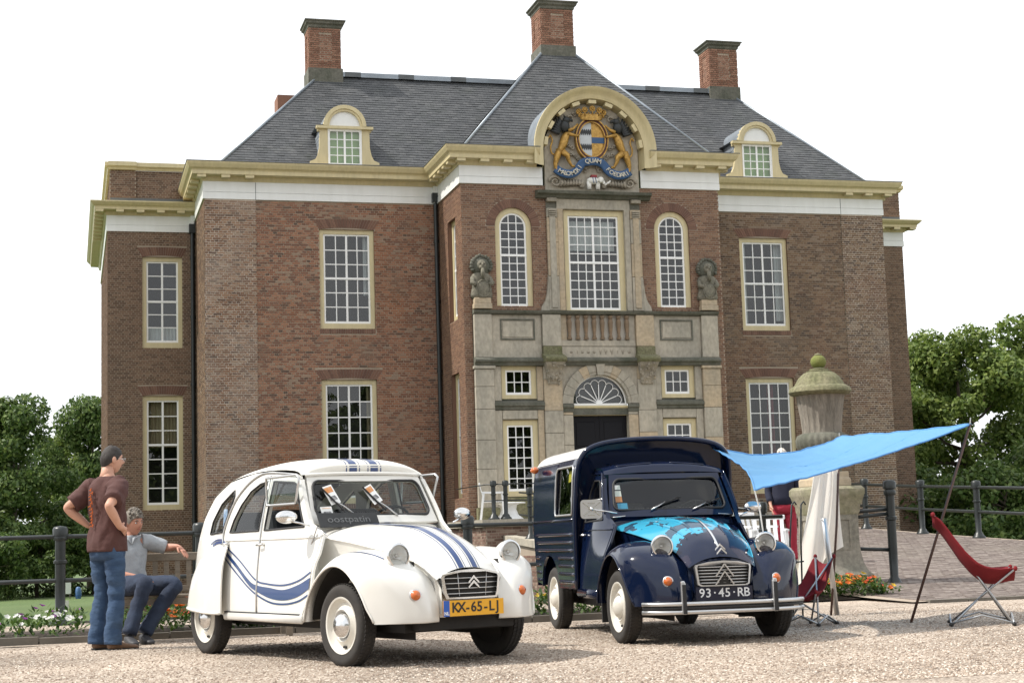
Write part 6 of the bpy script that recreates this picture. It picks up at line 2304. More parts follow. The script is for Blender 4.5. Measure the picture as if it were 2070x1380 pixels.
def wiper(car, base, tip, bl0, bl1, m=M_RUBBER):
    w = thing('wiper', None, None)
    w.parent = car
    cbuild(MB().tube([base, ((base[0] + tip[0]) / 2 + 0.02, (base[1] + tip[1]) / 2, (base[2] + tip[2]) / 2), tip], [0.008, 0.006, 0.004], 6), 'arm', M_ALU, w)
    cbuild(MB().bar(bl0, bl1, 0.012, 0.014), 'blade', m, w, smooth=False)
    return w


def interior(car, x1=-2.6, back=True):
    it = thing('interior', None, None)
    it.parent = car
    MB().box(-2.6, -0.68, -0.58, 0.58, 0.405, 0.43).build('floor', M_SEAT, it)
    MB().box(-0.80, -0.70, -0.52, 0.52, 0.80, 0.955).build('dashboard', M_SEAT, it)
    for s in (1, -1):
        for xb in (-1.45, -2.25) if back else (-1.15,):
            b = MB()
            b.box(xb, xb + 0.45, s * 0.30 - 0.22, s * 0.30 + 0.22, 0.62, 0.72)
            bevel(b.build('seat_cushion', M_SEAT, it), 0.04, 2)
            b = MB()
            b.obox((xb - 0.03, s * 0.30, 0.92), (0.05, 0, 0), (0, 0.21, 0), (-0.07, 0, 0.24))
            bevel(b.build('seat_back', M_SEAT, it), 0.04, 2)
    sw_ = MB()
    c = Vector((-0.98, 0.30, 0.99))
    ring = [c + Vector((0.07 * sin(a), 0.19 * cos(a), 0.17 * sin(a))) for a in [2 * pi * k / 24 for k in range(25)]]
    sw_.tube(ring, 0.012, 6)
    sw_.tube([c + Vector((0.07, 0, 0.17)), c, c - Vector((-0.12, 0, 0.10))], 0.012, 6)
    sw_.build('steering_wheel', M_RUBBER, it, smooth=True)
    return it


def inset_poly(poly, d):
    """shrink a polygon slightly towards its centroid edges"""
    cx_ = sum(p[0] for p in poly) / len(poly)
    cz_ = sum(p[1] for p in poly) / len(poly)
    out = []
    for (x, z) in poly:
        v = Vector((cx_ - x, cz_ - z))
        out.append((x + v.x / v.length * d, z + v.y / v.length * d))
    return out


def sidep(s, off=0.0):
    return lambda x, z: (x, side_lat(x, z) + off, z)


def side_strip(car, s, pts, hw_, off, m, name, taper=True):
    """painted line on the body side following pts (x, z)"""
    P_ = catmull([(x, z, 0) for x, z in pts], 5)
    mb = MB()
    n_ = len(P_)
    for i, p in enumerate(P_):
        a, b = Vector(P_[max(0, i - 1)]), Vector(P_[min(n_ - 1, i + 1)])
        t = (b - a).normalized()
        nn_ = Vector((-t.y, t.x, 0))
        for sg in (-1, 1):
            x, z = p[0] + nn_.x * hw_ * sg, p[1] + nn_.y * hw_ * sg
            mb.v.append((x, side_lat(x, z) + off, z))
    mb.f = [(2 * i, 2 * i + 2, 2 * i + 3, 2 * i + 1) for i in range(n_ - 1)]
    return cbuild(mb, name, m, car, s)


def band(car, s, up, lo, off, m, name):
    U, L = catmull([(x, z, 0) for x, z in up], 5), catmull([(x, z, 0) for x, z in lo], 5)
    n_ = 36
    def at_(C, t):
        k = t * (len(C) - 1)
        i = min(int(k), len(C) - 2)
        return Vector(C[i]).lerp(Vector(C[i + 1]), k - i)
    mb = MB()
    for i in range(n_ + 1):
        a, b = at_(U, i / n_), at_(L, i / n_)
        for k in range(4):
            p = a.lerp(b, k / 3)
            mb.v.append((p.x, side_lat(p.x, p.y) + off, p.y))
    mb.f = [(4 * i + k, 4 * i + k + 1, 4 * i + 5 + k, 4 * i + 4 + k) for i in range(n_) for k in range(3)]
    return cbuild(mb, name, m, car, s)


def plain_mirror(car, s, c, kind):
    m = thing('wing_mirror', None, None)
    m.parent = car
    if kind == 'oval':
        b = MB().ball((0, 0, 0), (0.045, 0.085, 0.05), 14, 10)
        b.xf(Matrix.Translation(c) @ Matrix.Rotation(0.15, 4, 'Z'))
        cbuild(b, 'shell', M_CHROME, m, s)
        cbuild(MB().tube([(c[0] + 0.02, c[1] - 0.02, c[2] - 0.03), (c[0] + 0.10, c[1] - 0.15, c[2] - 0.07)], 0.008, 6), 'stalk', M_CHROME, m, s)
    else:
        pts_ = []
        for (qx, qz, a0) in ((0.065, -0.05, -90), (0.065, 0.05, 0), (-0.065, 0.05, 90), (-0.065, -0.05, 180)):
            for k_ in range(6):
                a_ = radians(a0 + 18 * k_)
                pts_.append((qx + 0.03 * cos(a_), qz + 0.03 * sin(a_)))
        b = slab(pts_, lambda a, z: (c[0] + 0.012, c[1] + a, c[2] + z), lambda a, z: (c[0] - 0.014, c[1] + a * 0.94, c[2] + z * 0.94))
        cbuild(b, 'shell', M_ALU, m, s, smooth=False, recalc=True)
        for a in (0.62, -0.62):
            cbuild(MB().bar((c[0] + 0.014, c[1] - 0.075, c[2] - 0.075 * a * 1.2), (c[0] + 0.014, c[1] + 0.075, c[2] + 0.075 * a * 1.2), 0.008, 0.008, (1, 0, 0)), 'rib', M_CHROME, m, s, smooth=False)
        for dz in (-0.05, 0.0, 0.05):
            cbuild(MB().bar((c[0] + 0.014, c[1] - 0.03, c[2] + dz), (c[0] + 0.014, c[1] + 0.03, c[2] + dz), 0.006, 0.006, (1, 0, 0)), 'rib', M_CHROME, m, s, smooth=False)
        cbuild(MB().ball((c[0] + 0.016, c[1], c[2]), 0.016, 8, 6), 'boss', M_CHROME, m, s)
        cbuild(MB().tube([(c[0] + 0.01, c[1], c[2]), (c[0] + 0.03, c[1] - 0.22, c[2] - 0.04)], 0.007, 6), 'stalk', M_CHROME, m, s)
    return m


FD = [(-0.60, 0.345), (-0.50, 0.50), (-0.465, 0.70), (-0.49, 0.945), (-0.64, 1.03), (-0.86, 1.375), (-0.93, 1.395), (-1.345, 1.425), (-1.365, 0.93), (-1.385, 0.345)]
FW = [(-0.70, 1.01), (-0.895, 1.335), (-0.95, 1.357), (-1.31, 1.382), (-1.325, 0.995)]
RD = [(-1.395, 0.345), (-1.375, 0.93), (-1.355, 1.425), (-1.55, 1.42), (-1.72, 1.37), (-1.88, 1.26), (-1.98, 1.12), (-2.04, 0.95), (-2.03, 0.6), (-2.0, 0.345)]
RW = [(-1.425, 0.995), (-1.41, 1.385), (-1.55, 1.37), (-1.70, 1.315), (-1.83, 1.21), (-1.92, 1.09), (-1.965, 0.99)]
QW = [(-2.44, 0.985), (-2.41, 1.09), (-2.26, 1.23), (-2.03, 1.335), (-2.01, 1.29), (-2.07, 1.13), (-2.13, 1.0)]


def car_door(car, s, outline, hole, paint, handle, glass=True, name='door'):
    d = thing(name, None, None)
    d.parent = car
    cbuild(slab(outline, sidep(s, 0.004), sidep(s, -0.03), [hole], step=0.06), 'skin', paint, d, s, smooth=40, recalc=True)
    # bright bead below the window and rubber round the glass
    bd = MB()
    zb_ = 0.925
    xs_ = [spans(outline, zb_)[0][0] + 0.01, spans(outline, zb_)[0][1] - 0.01]
    bd.tube([(xs_[0] + (xs_[1] - xs_[0]) * i / 8, side_lat(xs_[0] + (xs_[1] - xs_[0]) * i / 8, zb_) + 0.008, zb_) for i in range(9)], 0.006, 6)
    cbuild(bd, 'waist_bead', paint, d, s)
    hs = dens(hole, 0.06)
    sl_ = MB()
    sl_.tube([(x, side_lat(x, z) + 0.006, z) for x, z in hs + [hs[0]]], 0.008, 6, caps=False)
    cbuild(sl_, 'window_seal', M_RUBBER, d, s)
    if glass:
        cbuild(panel(hole, sidep(s, -0.012), step=0.12), 'glass', M_CARGLASS, d, s)
    hx, hz = handle
    hh_ = MB()
    l0 = side_lat(hx, hz)
    hh_.tube([(hx, l0, hz), (hx, l0 + 0.035, hz), (hx - 0.07, l0 + 0.04, hz - 0.004)], [0.012, 0.010, 0.009], 8)
    cbuild(hh_, 'handle', M_CHROME, d, s)
    return d


# ---- white saloon
def pose(ax, ay, yaw):
    return (ax, ay, 0.0), yaw - pi / 2


WX, WY, WYAW = 2.544, 12.026, 0.339
loc, rz = pose(WX, WY, WYAW)
wcar = thing('white_car', 'white vintage saloon with blue stripes and yellow number plate', 'car', loc, rz)
hood = common_front(wcar, M_WPAINT, M_WPAINT, hl=0.48)
screen, wpt = windscreen(wcar, M_WPAINT)
outline = [(-0.60, 0.31), (-1.96, 0.31), (-2.4, 0.40), (-2.98, 0.44), (-3.02, 0.62), (-2.95, 0.86), (-2.76, 1.10), (-2.50, 1.29), (-2.16, 1.41), (-1.72, 1.46), (-1.40, 1.465), (-1.0, 1.43),
           (-0.885, 1.405), (-0.655, 1.02), (-0.48, 0.95), (-0.445, 0.80), (-0.455, 0.60), (-0.52, 0.42)]
for s in (1, -1):
    bs = slab(outline, sidep(s, 0.0), sidep(s, -0.02), [inset_poly(FD, -0.004), inset_poly(RD, -0.004), QW], step=0.07)
    side_o = cbuild(bs, 'body_side', M_WPAINT, wcar, s, smooth=40, recalc=True)
    cbuild(panel(QW, sidep(s, -0.01), step=0.1), 'quarter_glass', M_CARGLASS, side_o, s)
    qs = MB()
    qd = dens(QW, 0.05)
    qs.tube([(x, side_lat(x, z) + 0.004, z) for x, z in qd + [qd[0]]], 0.009, 6, caps=False)
    cbuild(qs, 'quarter_seal', M_RUBBER, side_o, s)
    fd = car_door(wcar, s, FD, FW, M_WPAINT, (-1.30, 0.885), glass=False, name='front_door')
    # upper fixed pane and hinged lower flap folded up outside
    up = [(-0.80, 1.185), (-0.895, 1.335), (-0.95, 1.357), (-1.31, 1.382), (-1.318, 1.185)]
    cbuild(panel(up, sidep(s, -0.012), step=0.12), 'upper_glass', M_CARGLASS, fd, s)
    fl_o = [(-0.70, 1.19), (-0.905, 1.385), (-1.33, 1.39), (-1.335, 1.19)]
    fl_o = [(-0.84, 1.19), (-0.76, 1.385), (-0.80, 1.41), (-1.33, 1.405), (-1.335, 1.19)]
    flp = lambda x, z: (x, side_lat(-1.1, 1.19) + 0.014 + (z - 1.19) * 0.04, z)
    cbuild(panel(fl_o, flp), 'flap_glass', M_CARGLASS, fd, s)
    ff = MB()
    ff.tube([flp(*p) for p in dens(fl_o, 0.1)] + [flp(*fl_o[0])], 0.011, 6, caps=False)
    cbuild(ff, 'flap_frame', M_ALU, fd, s)
    car_door(wcar, s, RD, RW, M_WPAINT, (-1.96, 0.90), name='rear_door')
    # hinge pillar covers and sill
    for xp, za, zb_ in ((-1.37, 0.33, 1.43),):
        hp = MB()
        hp.tube([(xp + 0.02 * (1 - t / 6.0) - 0.022, side_lat(xp, za + (zb_ - za) * t / 6) + 0.007, za + (zb_ - za) * t / 6) for t in range(7)], 0.009, 6)
        cbuild(hp, 'pillar_bead', M_ALU, side_o, s)
    si = MB()
    si.tube([(-0.58, 0.71, 0.318), (-1.95, 0.71, 0.318)], 0.024, 8, flat=(0.6, 1.4))
    cbuild(si, 'sill', M_WPAINT, side_o, s)
    cbuild(MB().tube([(-0.62, 0.712, 0.352), (-1.95, 0.712, 0.352)], 0.006, 6), 'sill_seal', M_RUBBER, side_o, s)
    # gutter over the doors
    gt = [(-0.90, 1.405), (-1.0, 1.425), (-1.4, 1.455), (-1.60, 1.445), (-1.80, 1.375), (-1.97, 1.25), (-2.07, 1.08), (-2.10, 0.97), (-2.08, 0.90)]
    cbuild(MB().tube([(x, side_lat(x, z) + 0.008, z) for x, z, _ in catmull([(a, b, 0) for a, b in gt], 4)], 0.007, 6), 'gutter', M_ALU, side_o, s)
    # rear wing
    ro = [(-1.905, 0.335), (-1.905, 0.86), (-1.97, 0.90), (-2.1, 0.905), (-2.28, 0.88), (-2.45, 0.82), (-2.60, 0.71), (-2.71, 0.57), (-2.77, 0.44), (-2.785, 0.375), (-2.40, 0.345)]
    top_edge = ro[2:10]
    def rwp(x, z, ro=ro, te=top_edge):
        d = 9.0
        for (a, b) in zip(te, te[1:]):
            A, B = Vector(a), Vector(b)
            t = max(0, min(1, (Vector((x, z)) - A).dot(B - A) / (B - A).length_squared))
            d = min(d, (Vector((x, z)) - A.lerp(B, t)).length)
        k = min(1, d / 0.26)
        base = side_lat(x, z) - 0.03
        bul = 0.15 * sqrt(max(0, 1 - (1 - k) ** 2))
        bul *= 0.55 + 0.45 * min(1, max(0, (-1.9 - x) / 0.16))
        return (x, base + bul + 0.02, z)
    cbuild(slab(ro, rwp, lambda x, z: (x, rwp(x, z)[1] - 0.012, z), step=0.035), 'rear_wing', M_WPAINT, wcar, s, smooth=50, recalc=True)
    ee = MB()
    ee.tube([rwp(-1.91 - 0.87 * i / 14, 0.338 + 0.04 * i / 14) for i in range(15)], 0.012, 6)
    cbuild(ee, 'wing_flange', M_WPAINT, wcar, s)
    # blue wave on the doors
    band(wcar, s, [(-2.03, 0.855), (-1.8, 0.75), (-1.54, 0.615), (-1.4, 0.57), (-1.15, 0.55), (-0.91, 0.535), (-0.66, 0.575), (-0.475, 0.63)],
         [(-2.03, 0.825), (-1.75, 0.69), (-1.54, 0.575), (-1.42, 0.53), (-1.15, 0.47), (-0.9, 0.455), (-0.67, 0.485), (-0.49, 0.545)], 0.0075, M_STRIPE, 'wave_band')
    side_strip(wcar, s, [(-2.03, 0.885), (-1.73, 0.765), (-1.41, 0.612), (-1.21, 0.58), (-0.91, 0.57), (-0.66, 0.605), (-0.47, 0.67)], 0.007, 0.0075, M_STRIPE, 'wave_line')
    side_strip(wcar, s, [(-2.02, 0.79), (-1.71, 0.635), (-1.44, 0.515), (-1.15, 0.44), (-0.9, 0.427), (-0.67, 0.45), (-0.50, 0.50)], 0.007, 0.0075, M_STRIPE, 'wave_line')
    # line running on over the front wing and off over the rear wing
    fw_ = MB()
    for i in range(25):
        t = i / 24
        th = 148 - 98 * t
        w_ = 0.80 - 0.24 * t
        for dw in (-0.012, 0.012):
            fw_.v.append(fenderp(th, w_ + dw, 0.003))
    fw_.f = [(2 * i, 2 * i + 2, 2 * i + 3, 2 * i + 1) for i in range(24)]
    cbuild(fw_, 'wing_line', M_STRIPE, wcar, s)
    side_strip(wcar, s, [(-2.03, 0.905), (-2.14, 0.935), (-2.28, 0.93), (-2.40, 0.90)], 0.006, 0.004, M_STRIPE, 'wave_line')
    side_strip(wcar, s, [(-2.03, 0.885), (-2.12, 0.912), (-2.24, 0.91), (-2.34, 0.89)], 0.012, 0.004, M_STRIPE, 'wave_line')
    plain_mirror(wcar, s, (-0.66, 0.79, 1.085), 'oval')
    wheel(wcar, 0.0, s, 'cap_c', steer=0.06)
    wheel(wcar, -2.40, s, 'cap_c', lat=0.63)
# roof and tail
edge = catmull([(x, z, 0) for x, z in [(-0.875, 1.405), (-0.94, 1.435), (-1.1, 1.455), (-1.40, 1.468), (-1.72, 1.46), (-2.16, 1.41), (-2.50, 1.29), (-2.76, 1.10), (-2.95, 0.86), (-3.02, 0.62), (-2.98, 0.42)]], 5)


def roofp(u, v, off=0.0):
    k = u * (len(edge) - 1)
    i = min(int(k), len(edge) - 2)
    p = Vector(edge[i]).lerp(Vector(edge[i + 1]), k - i)
    d = (Vector(edge[i + 1]) - Vector(edge[i])).normalized()
    nn_ = Vector((d.y, -d.x))
    if nn_.y < 0 and u < 0.5:
        nn_ = -nn_
    cr = sinterp([(0, 0.015), (0.05, 0.07), (0.15, 0.088), (0.4, 0.085), (0.7, 0.085), (1.0, 0.05)], u)
    o = cr * (1 - abs(v) ** 3.4) + off
    return (p.x + nn_.x * o, v * (side_lat(p.x, p.y) - 0.002), p.y + nn_.y * o)


rf = MB()
rf.grid(lambda u, v: roofp(u * 0.62, -1 + 2 * v, 0.006), 34, 28)
roof_o = cbuild(rf, 'canvas_roof', mat('white_canvas', (0.74, 0.725, 0.67), 0.55, var=0.3, vscale=5, color2=(0.62, 0.59, 0.52), bump=0.15, bscale=120), wcar)
tl, tg = MB(), MB()
tl.grid(lambda u, v: roofp(0.61 + u * 0.39, -1 + 2 * v), 20, 24)
keep, win_ = [], []
for f_ in tl.f:
    cz_ = sum(tl.v[i][2] for i in f_) / 4
    cy_ = sum(tl.v[i][1] for i in f_) / 4
    (win_ if 1.04 < cz_ < 1.30 and abs(cy_) < 0.40 else keep).append(f_)
tl.f = keep
idx_ = {}
for f_ in win_:
    for i in f_:
        if i not in idx_:
            idx_[i] = len(tg.v)
            tg.v.append(tl.v[i])
    tg.f.append(tuple(idx_[i] for i in f_))
tail = cbuild(tl, 'tail_panel', M_WPAINT, wcar)
cbuild(tg, 'rear_window', M_CARGLASS, tail)
ln_ = MB()
ln_.grid(lambda u, v: roofp(0.02 + u * 0.60, (-1 + 2 * v) * 0.97, -0.012), 24, 16)
cbuild(ln_, 'headlining', mat('grey_headlining', (0.10, 0.10, 0.10), 0.9), roof_o)
hdr = MB()
hdr.tube([(-0.875 + 0.03 * (1 - (v / 12 - 1) ** 2), (v / 12 - 1) * 0.515, 1.408 + 0.014 * (1 - abs(v / 12 - 1) ** 2.6)) for v in range(25)], 0.014, 8)
cbuild(hdr, 'roof_header', M_WPAINT, roof_o)
for a, b in ((0.06, 0.128), (-0.128, -0.06), (0.148, 0.158), (-0.158, -0.148), (0.034, 0.042), (-0.042, -0.034)):
    st_ = MB()
    st_.grid(lambda u, v: (lambda q: q)(roofp(u * 0.6, (a + (b - a) * v) / 0.54, 0.0085)), 30, 2)
    cbuild(st_, 'roof_stripe', M_STRIPE, roof_o)
    hs_ = MB()
    k0, k1 = 0.9, 0.62
    hs_.grid(lambda u, v: (lambda x: (x, (a + (b - a) * v) * (k0 + (k1 - k0) * u), hoodp(x, (a + (b - a) * v) * (k0 + (k1 - k0) * u) / sinterp(T_B, x), 0.0025)[2]))(-0.66 + 1.29 * u), 40, 2)
    cbuild(hs_, 'bonnet_stripe', M_STRIPE, hood)
# grille
gr = thing('grille', None, None)
gr.parent = wcar
gpoly = [(-0.215, 0.462), (0.215, 0.462), (0.232, 0.50), (0.25, 0.615), (0.24, 0.632), (0.12, 0.660), (0, 0.668), (-0.12, 0.660), (-0.24, 0.632), (-0.25, 0.615), (-0.232, 0.50)]
gi = inset_poly(gpoly, 0.022)
gx = lambda a: 0.682 - 0.05 * (a / 0.27) ** 2
cbuild(slab(gpoly, lambda a, z: (gx(a) + 0.018, a, z), lambda a, z: (gx(a) - 0.02, a, z), [gi], step=0.05), 'grille_frame', M_CHROME, gr, smooth=35, recalc=True)
cbuild(panel(gi, lambda a, z: (gx(a) - 0.012, a, z), step=0.06), 'grille_back', M_BLACK, gr)
for k in range(4):
    z = 0.498 + k * 0.036
    e = spans(gi, z)[0]
    cbuild(MB().tube([(gx(e[0] + (e[1] - e[0]) * i / 8) + 0.004, e[0] + (e[1] - e[0]) * i / 8, z) for i in range(9)], 0.0036, 6), 'grille_bar', M_ALU, gr)
for a in (-0.11, 0.11):
    cbuild(MB().tube([(gx(a) + 0.002, a, 0.48), (gx(a) + 0.002, a * 1.12, 0.645)], 0.003, 6), 'grille_bar', M_ALU, gr)
chevrons(gr, 'chevron', M_CHROME, (0.688, 0, 0.585), 0.045, 0.046, 0.014, 0.034, 0.010)
# number plate
pl = thing('number_plate', None, None)
pl.parent = wcar
MB().box(0.682, 0.688, -0.255, 0.255, 0.342, 0.452).build('plate', M_PLATEY, pl)
MB().box(0.6885, 0.6895, -0.255, -0.205, 0.342, 0.452).build('blue_band', M_PLATEB, pl)
plate_text(pl, 'KX-65-LJ', 0.098, 0.6895, 0.399, M_INK, 0.051, 0.0015, -0.024)
nl = text_mesh('NL', 0.032, 0.001, 0.001)
nl.materials.append(M_WLET)
o = share('country_letters', nl, pl)
o.matrix_basis = Matrix.Translation((0.6905, -0.230, 0.362)) @ Matrix(((0, 0, 1, 0), (1, 0, 0, 0), (0, 1, 0, 0), (0, 0, 0, 1)))
MB().box(0.60, 0.684, -0.20, 0.20, 0.335, 0.348).build('plate_bracket', M_BLACK, pl)
wiper(wcar, (-0.665, 0.19, 1.09), (-0.735, 0.36, 1.22), (-0.765, 0.44, 1.31), (-0.675, 0.28, 1.12))
wiper(wcar, (-0.665, -0.19, 1.08), (-0.735, -0.01, 1.22), (-0.765, 0.07, 1.31), (-0.675, -0.09, 1.12))
interior(wcar)
MB().tube([(-0.36, -0.60, 0.93), (-0.50, -0.615, 1.0), (-0.62, -0.63, 0.80)], 0.006, 5).build('door_stay', M_CHROME, wcar, smooth=True)


def car_world(loc, rz, p):
    """car coordinates (x, lat, z) to world"""
    return Vector((loc[0] + cos(rz) * p[0] + sin(rz) * p[1], loc[1] + sin(rz) * p[0] - cos(rz) * p[1], p[2]))


# papers under the wipers and the chalk board on the scuttle
def leaflet(lat, z, tilt, label, w=0.095, h=0.165):
    c = Vector(wpt(lat / 0.53, (z - 1.03) / 0.375, 0.012))
    o = thing('leaflet', label, 'leaflet', car_world(loc, rz, c), rz, 'papers under the windscreen wipers')
    upv = Vector((-0.48, 0, 0.88))
    sd = Vector((0, 1, 0))
    nv = Vector((0.88, 0, 0.48))
    R_ = lambda a, b, d=0.0: (sd * (a * cos(tilt) - b * sin(tilt)) + upv * (a * sin(tilt) + b * cos(tilt)) + nv * d)
    MB().add([R_(-w / 2, -h / 2), R_(w / 2, -h / 2), R_(w / 2, h / 2, 0.004), R_(-w / 2, h / 2, 0.004)], [(0, 1, 2, 3)]).build('paper', M_WHITE, o)
    MB().add([R_(-w / 2 + .012, 0.02, .003), R_(w / 2 - .012, 0.02, .003), R_(w / 2 - .012, h / 2 - .015, .006), R_(-w / 2 + .012, h / 2 - .015, .006)], [(0, 1, 2, 3)]).build('orange_print', mat('orange_print', (0.62, 0.22, 0.05), 0.6, var=0.6, vscale=30, color2=(0.7, 0.5, 0.3)), o)
    MB().add([R_(-w / 2 + .012, -0.05, .003), R_(w / 2 - .012, -0.05, .003), R_(w / 2 - .02, -0.012, .004), R_(-w / 2 + .02, -0.012, .004)], [(0, 1, 2, 3)]).build('dark_print', mat('dark_print', (0.08, 0.08, 0.09), 0.6, var=0.8, vscale=40, color2=(0.5, 0.5, 0.5)), o)
    return o


leaflet(0.35, 1.245, 0.30, 'orange and white leaflet under the left wiper of the white car')
leaflet(-0.01, 1.245, 0.45, 'orange and white leaflet under the right wiper of the white car')
leaflet(0.41, 1.125, 0.05, 'small white card low on the white car windscreen', 0.10, 0.06)
cb_ = thing('chalk_board', 'black chalk board sign lying against the white car windscreen', 'sign', car_world(loc, rz, (-0.60, 0.28, 1.0)), rz)
MB().add([(0.02, -0.26, 0.0), (0.02, 0.26, 0.0), (-0.045, 0.26, 0.11), (-0.045, -0.26, 0.11), (0.01, -0.26, -0.004), (0.01, 0.26, -0.004), (-0.055, 0.26, 0.106), (-0.055, -0.26, 0.106)],
         [(0, 1, 2, 3), (7, 6, 5, 4), (0, 4, 5, 1), (1, 5, 6, 2), (2, 6, 7, 3), (3, 7, 4, 0)]).build('board', mat('chalk_board_black', (0.020, 0.022, 0.024), 0.7, var=0.3, vscale=12, color2=(0.05, 0.05, 0.05)), cb_)
tm_ = text_mesh('oostpatin', 0.10, 0.0006, 0.0)
tm_.materials.append(mat('chalk', (0.13, 0.135, 0.14), 0.9))
o = share('chalk_lettering', tm_, cb_)
o.matrix_basis = Matrix.Translation((-0.010, 0, 0.058)) @ Matrix.Rotation(-0.53, 4, 'Y') @ Matrix(((0, 0, 1, 0), (1, 0, 0, 0), (0, 1, 0, 0), (0, 0, 0, 1)))
o.scale = (1, 0.8, 1)
for kx in (0.06, 0.20):
    MB().add([(0.0145 - 0.006, -0.25 + kx, 0.012), (0.0145 - 0.006, -0.25 + kx + 0.09, 0.012), (-0.004, -0.25 + kx + 0.075, 0.034), (-0.012, -0.25 + kx + 0.045, 0.046), (-0.004, -0.25 + kx + 0.015, 0.034)], [(0, 1, 2, 3, 4)]).build('chalk_drawing', mat('chalk_white', (0.6, 0.6, 0.6), 0.9), cb_)
wdisc = thing('window_paper', 'blue printed paper inside the rear quarter window of the white car', 'paper', car_world(loc, rz, (-2.20, 0.595, 0.99)), rz)
MB().add([(0.045, 0.0, 0.02), (-0.045, 0.008, 0.02), (-0.045, 0.02, 0.20), (0.045, 0.012, 0.20)], [(0, 1, 2, 3)]).build('sheet', mat('blue_print', (0.25, 0.40, 0.70), 0.6, var=0.8, vscale=18, color2=(0.75, 0.78, 0.85)), wdisc)

# ---- navy van
VX, VY, VYAW = 5.046, 12.808, -0.067
vloc, vrz = pose(VX, VY, VYAW)
van = thing('blue_van', 'dark blue vintage van with cyan map painted on its bonnet', 'van', vloc, vrz)


def map_paint():
    m = bpy.data.materials.new('navy_paint_with_cyan_map')
    m.use_nodes = True
    n, l = m.node_tree.nodes, m.node_tree.links
    b = n['Principled BSDF']
    b.inputs['Roughness'].default_value = 0.12
    b.inputs['Coat Weight'].default_value = 0.0
    b.inputs['Coat Roughness'].default_value = 0.06
    tc = n.new('ShaderNodeTexCoord')
    sx = n.new('ShaderNodeSeparateXYZ')
    l.new(tc.outputs['Object'], sx.inputs[0])
    no = n.new('ShaderNodeTexNoise')
    no.inputs['Scale'].default_value = 5.5
    no.inputs['Detail'].default_value = 7
    no.inputs['Roughness'].default_value = 0.6
    l.new(tc.outputs['Object'], no.inputs['Vector'])
    def math_(op, a, b_=None):
        k = n.new('ShaderNodeMath')
        k.operation = op
        for i_, v_ in enumerate((a, b_)):
            if v_ is None:
                continue
            if isinstance(v_, (int, float)):
                k.inputs[i_].default_value = v_
            else:
                l.new(v_, k.inputs[i_])
        return k.outputs[0]
    # coast line: x + a*y (y < 0 is the picture-left side) wobbling with noise
    wob = math_('MULTIPLY', math_('SUBTRACT', no.outputs['Fac'], 0.5), 0.75)
    f1 = math_('ADD', math_('ADD', sx.outputs[0], math_('MULTIPLY', sx.outputs[1], 0.35)), wob)
    sea = math_('LESS_THAN', f1, 0.30)                       # front limit
    land = math_('LESS_THAN', math_('ADD', math_('ADD', math_('MULTIPLY', sx.outputs[0], -1.0), math_('MULTIPLY', math_('ABSOLUTE', math_('SUBTRACT', sx.outputs[1], 0.30)), -1.4)), math_('MULTIPLY', wob, 1.3)), -0.02)
    right = math_('GREATER_THAN', math_('ADD', sx.outputs[1], math_('MULTIPLY', wob, 0.35)), 0.265)
    down = math_('MULTIPLY', right, math_('GREATER_THAN', sx.outputs[0], 0.2))
    msk = math_('MAXIMUM', math_('MULTIPLY', sea, land), down)
    x = n.new('ShaderNodeMix')
    x.data_type = 'RGBA'
    l.new(msk, x.inputs[0])
    x.inputs[6].default_value = (0.0035, 0.0085, 0.030, 1)
    x.inputs[7].default_value = (0.035, 0.29, 0.44, 1)
    no2 = n.new('ShaderNodeTexNoise')
    no2.inputs['Scale'].default_value = 6.0
    no2.inputs['Detail'].default_value = 8
    l.new(tc.outputs['Object'], no2.inputs['Vector'])
    isl = math_('MULTIPLY', math_('GREATER_THAN', no2.outputs['Fac'], 0.57), 0.85)
    x2 = n.new('ShaderNodeMix')
    x2.data_type = 'RGBA'
    l.new(isl, x2.inputs[0])
    l.new(x.outputs[2], x2.inputs[6])
    x2.inputs[7].default_value = (0.022, 0.020, 0.042, 1)
    l.new(x2.outputs[2], b.inputs['Base Color'])
    return m


vh = common_front(van, M_NAVY, map_paint(), hl=0.435, shell=M_NAVY, ribs=True)
vscreen, vwpt = windscreen(van, M_NAVY)
cbuild(MB().tube([hoodp(-0.50 + 1.06 * i / 20, 0.0, 0.004) for i in range(21)], 0.0085, 6, flat=(1.3, 0.7)), 'bonnet_strip', M_CHROME, vh)
bx_ = hoodp(0.585, 0.0)
for k in range(2):
    mb = MB()
    for sx_ in (-1, 1):
        zc = 0.760 - 0.032 * k
        xc = 0.585 + 0.034 * k
        mb.prism([(xc + 0.012, 0, zc + 0.022), (xc + 0.022, sx_ * 0.042, zc - 0.022), (xc + 0.022, sx_ * 0.042, zc - 0.036), (xc + 0.012, 0, zc + 0.004)], (0, 0, 0), (0.008, 0, 0.004))
    cbuild(mb, 'badge_chevron', M_CHROME, vh, smooth=False, recalc=True)
vside = [(-0.60, 0.36), (-1.34, 0.36), (-1.30, 1.0), (-1.24, 1.47), (-1.0, 1.445), (-0.885, 1.405), (-0.655, 1.02), (-0.48, 0.95), (-0.445, 0.80), (-0.455, 0.60), (-0.52, 0.42)]
VD = [(-0.60, 0.40), (-0.50, 0.52), (-0.465, 0.70), (-0.49, 0.945), (-0.64, 1.03), (-0.86, 1.375), (-0.93, 1.395), (-1.16, 1.41), (-1.225, 1.30), (-1.25, 0.93), (-1.28, 0.40)]
VW = [(-0.70, 1.01), (-0.895, 1.335), (-0.95, 1.357), (-1.12, 1.36), (-1.18, 1.27), (-1.20, 0.995)]
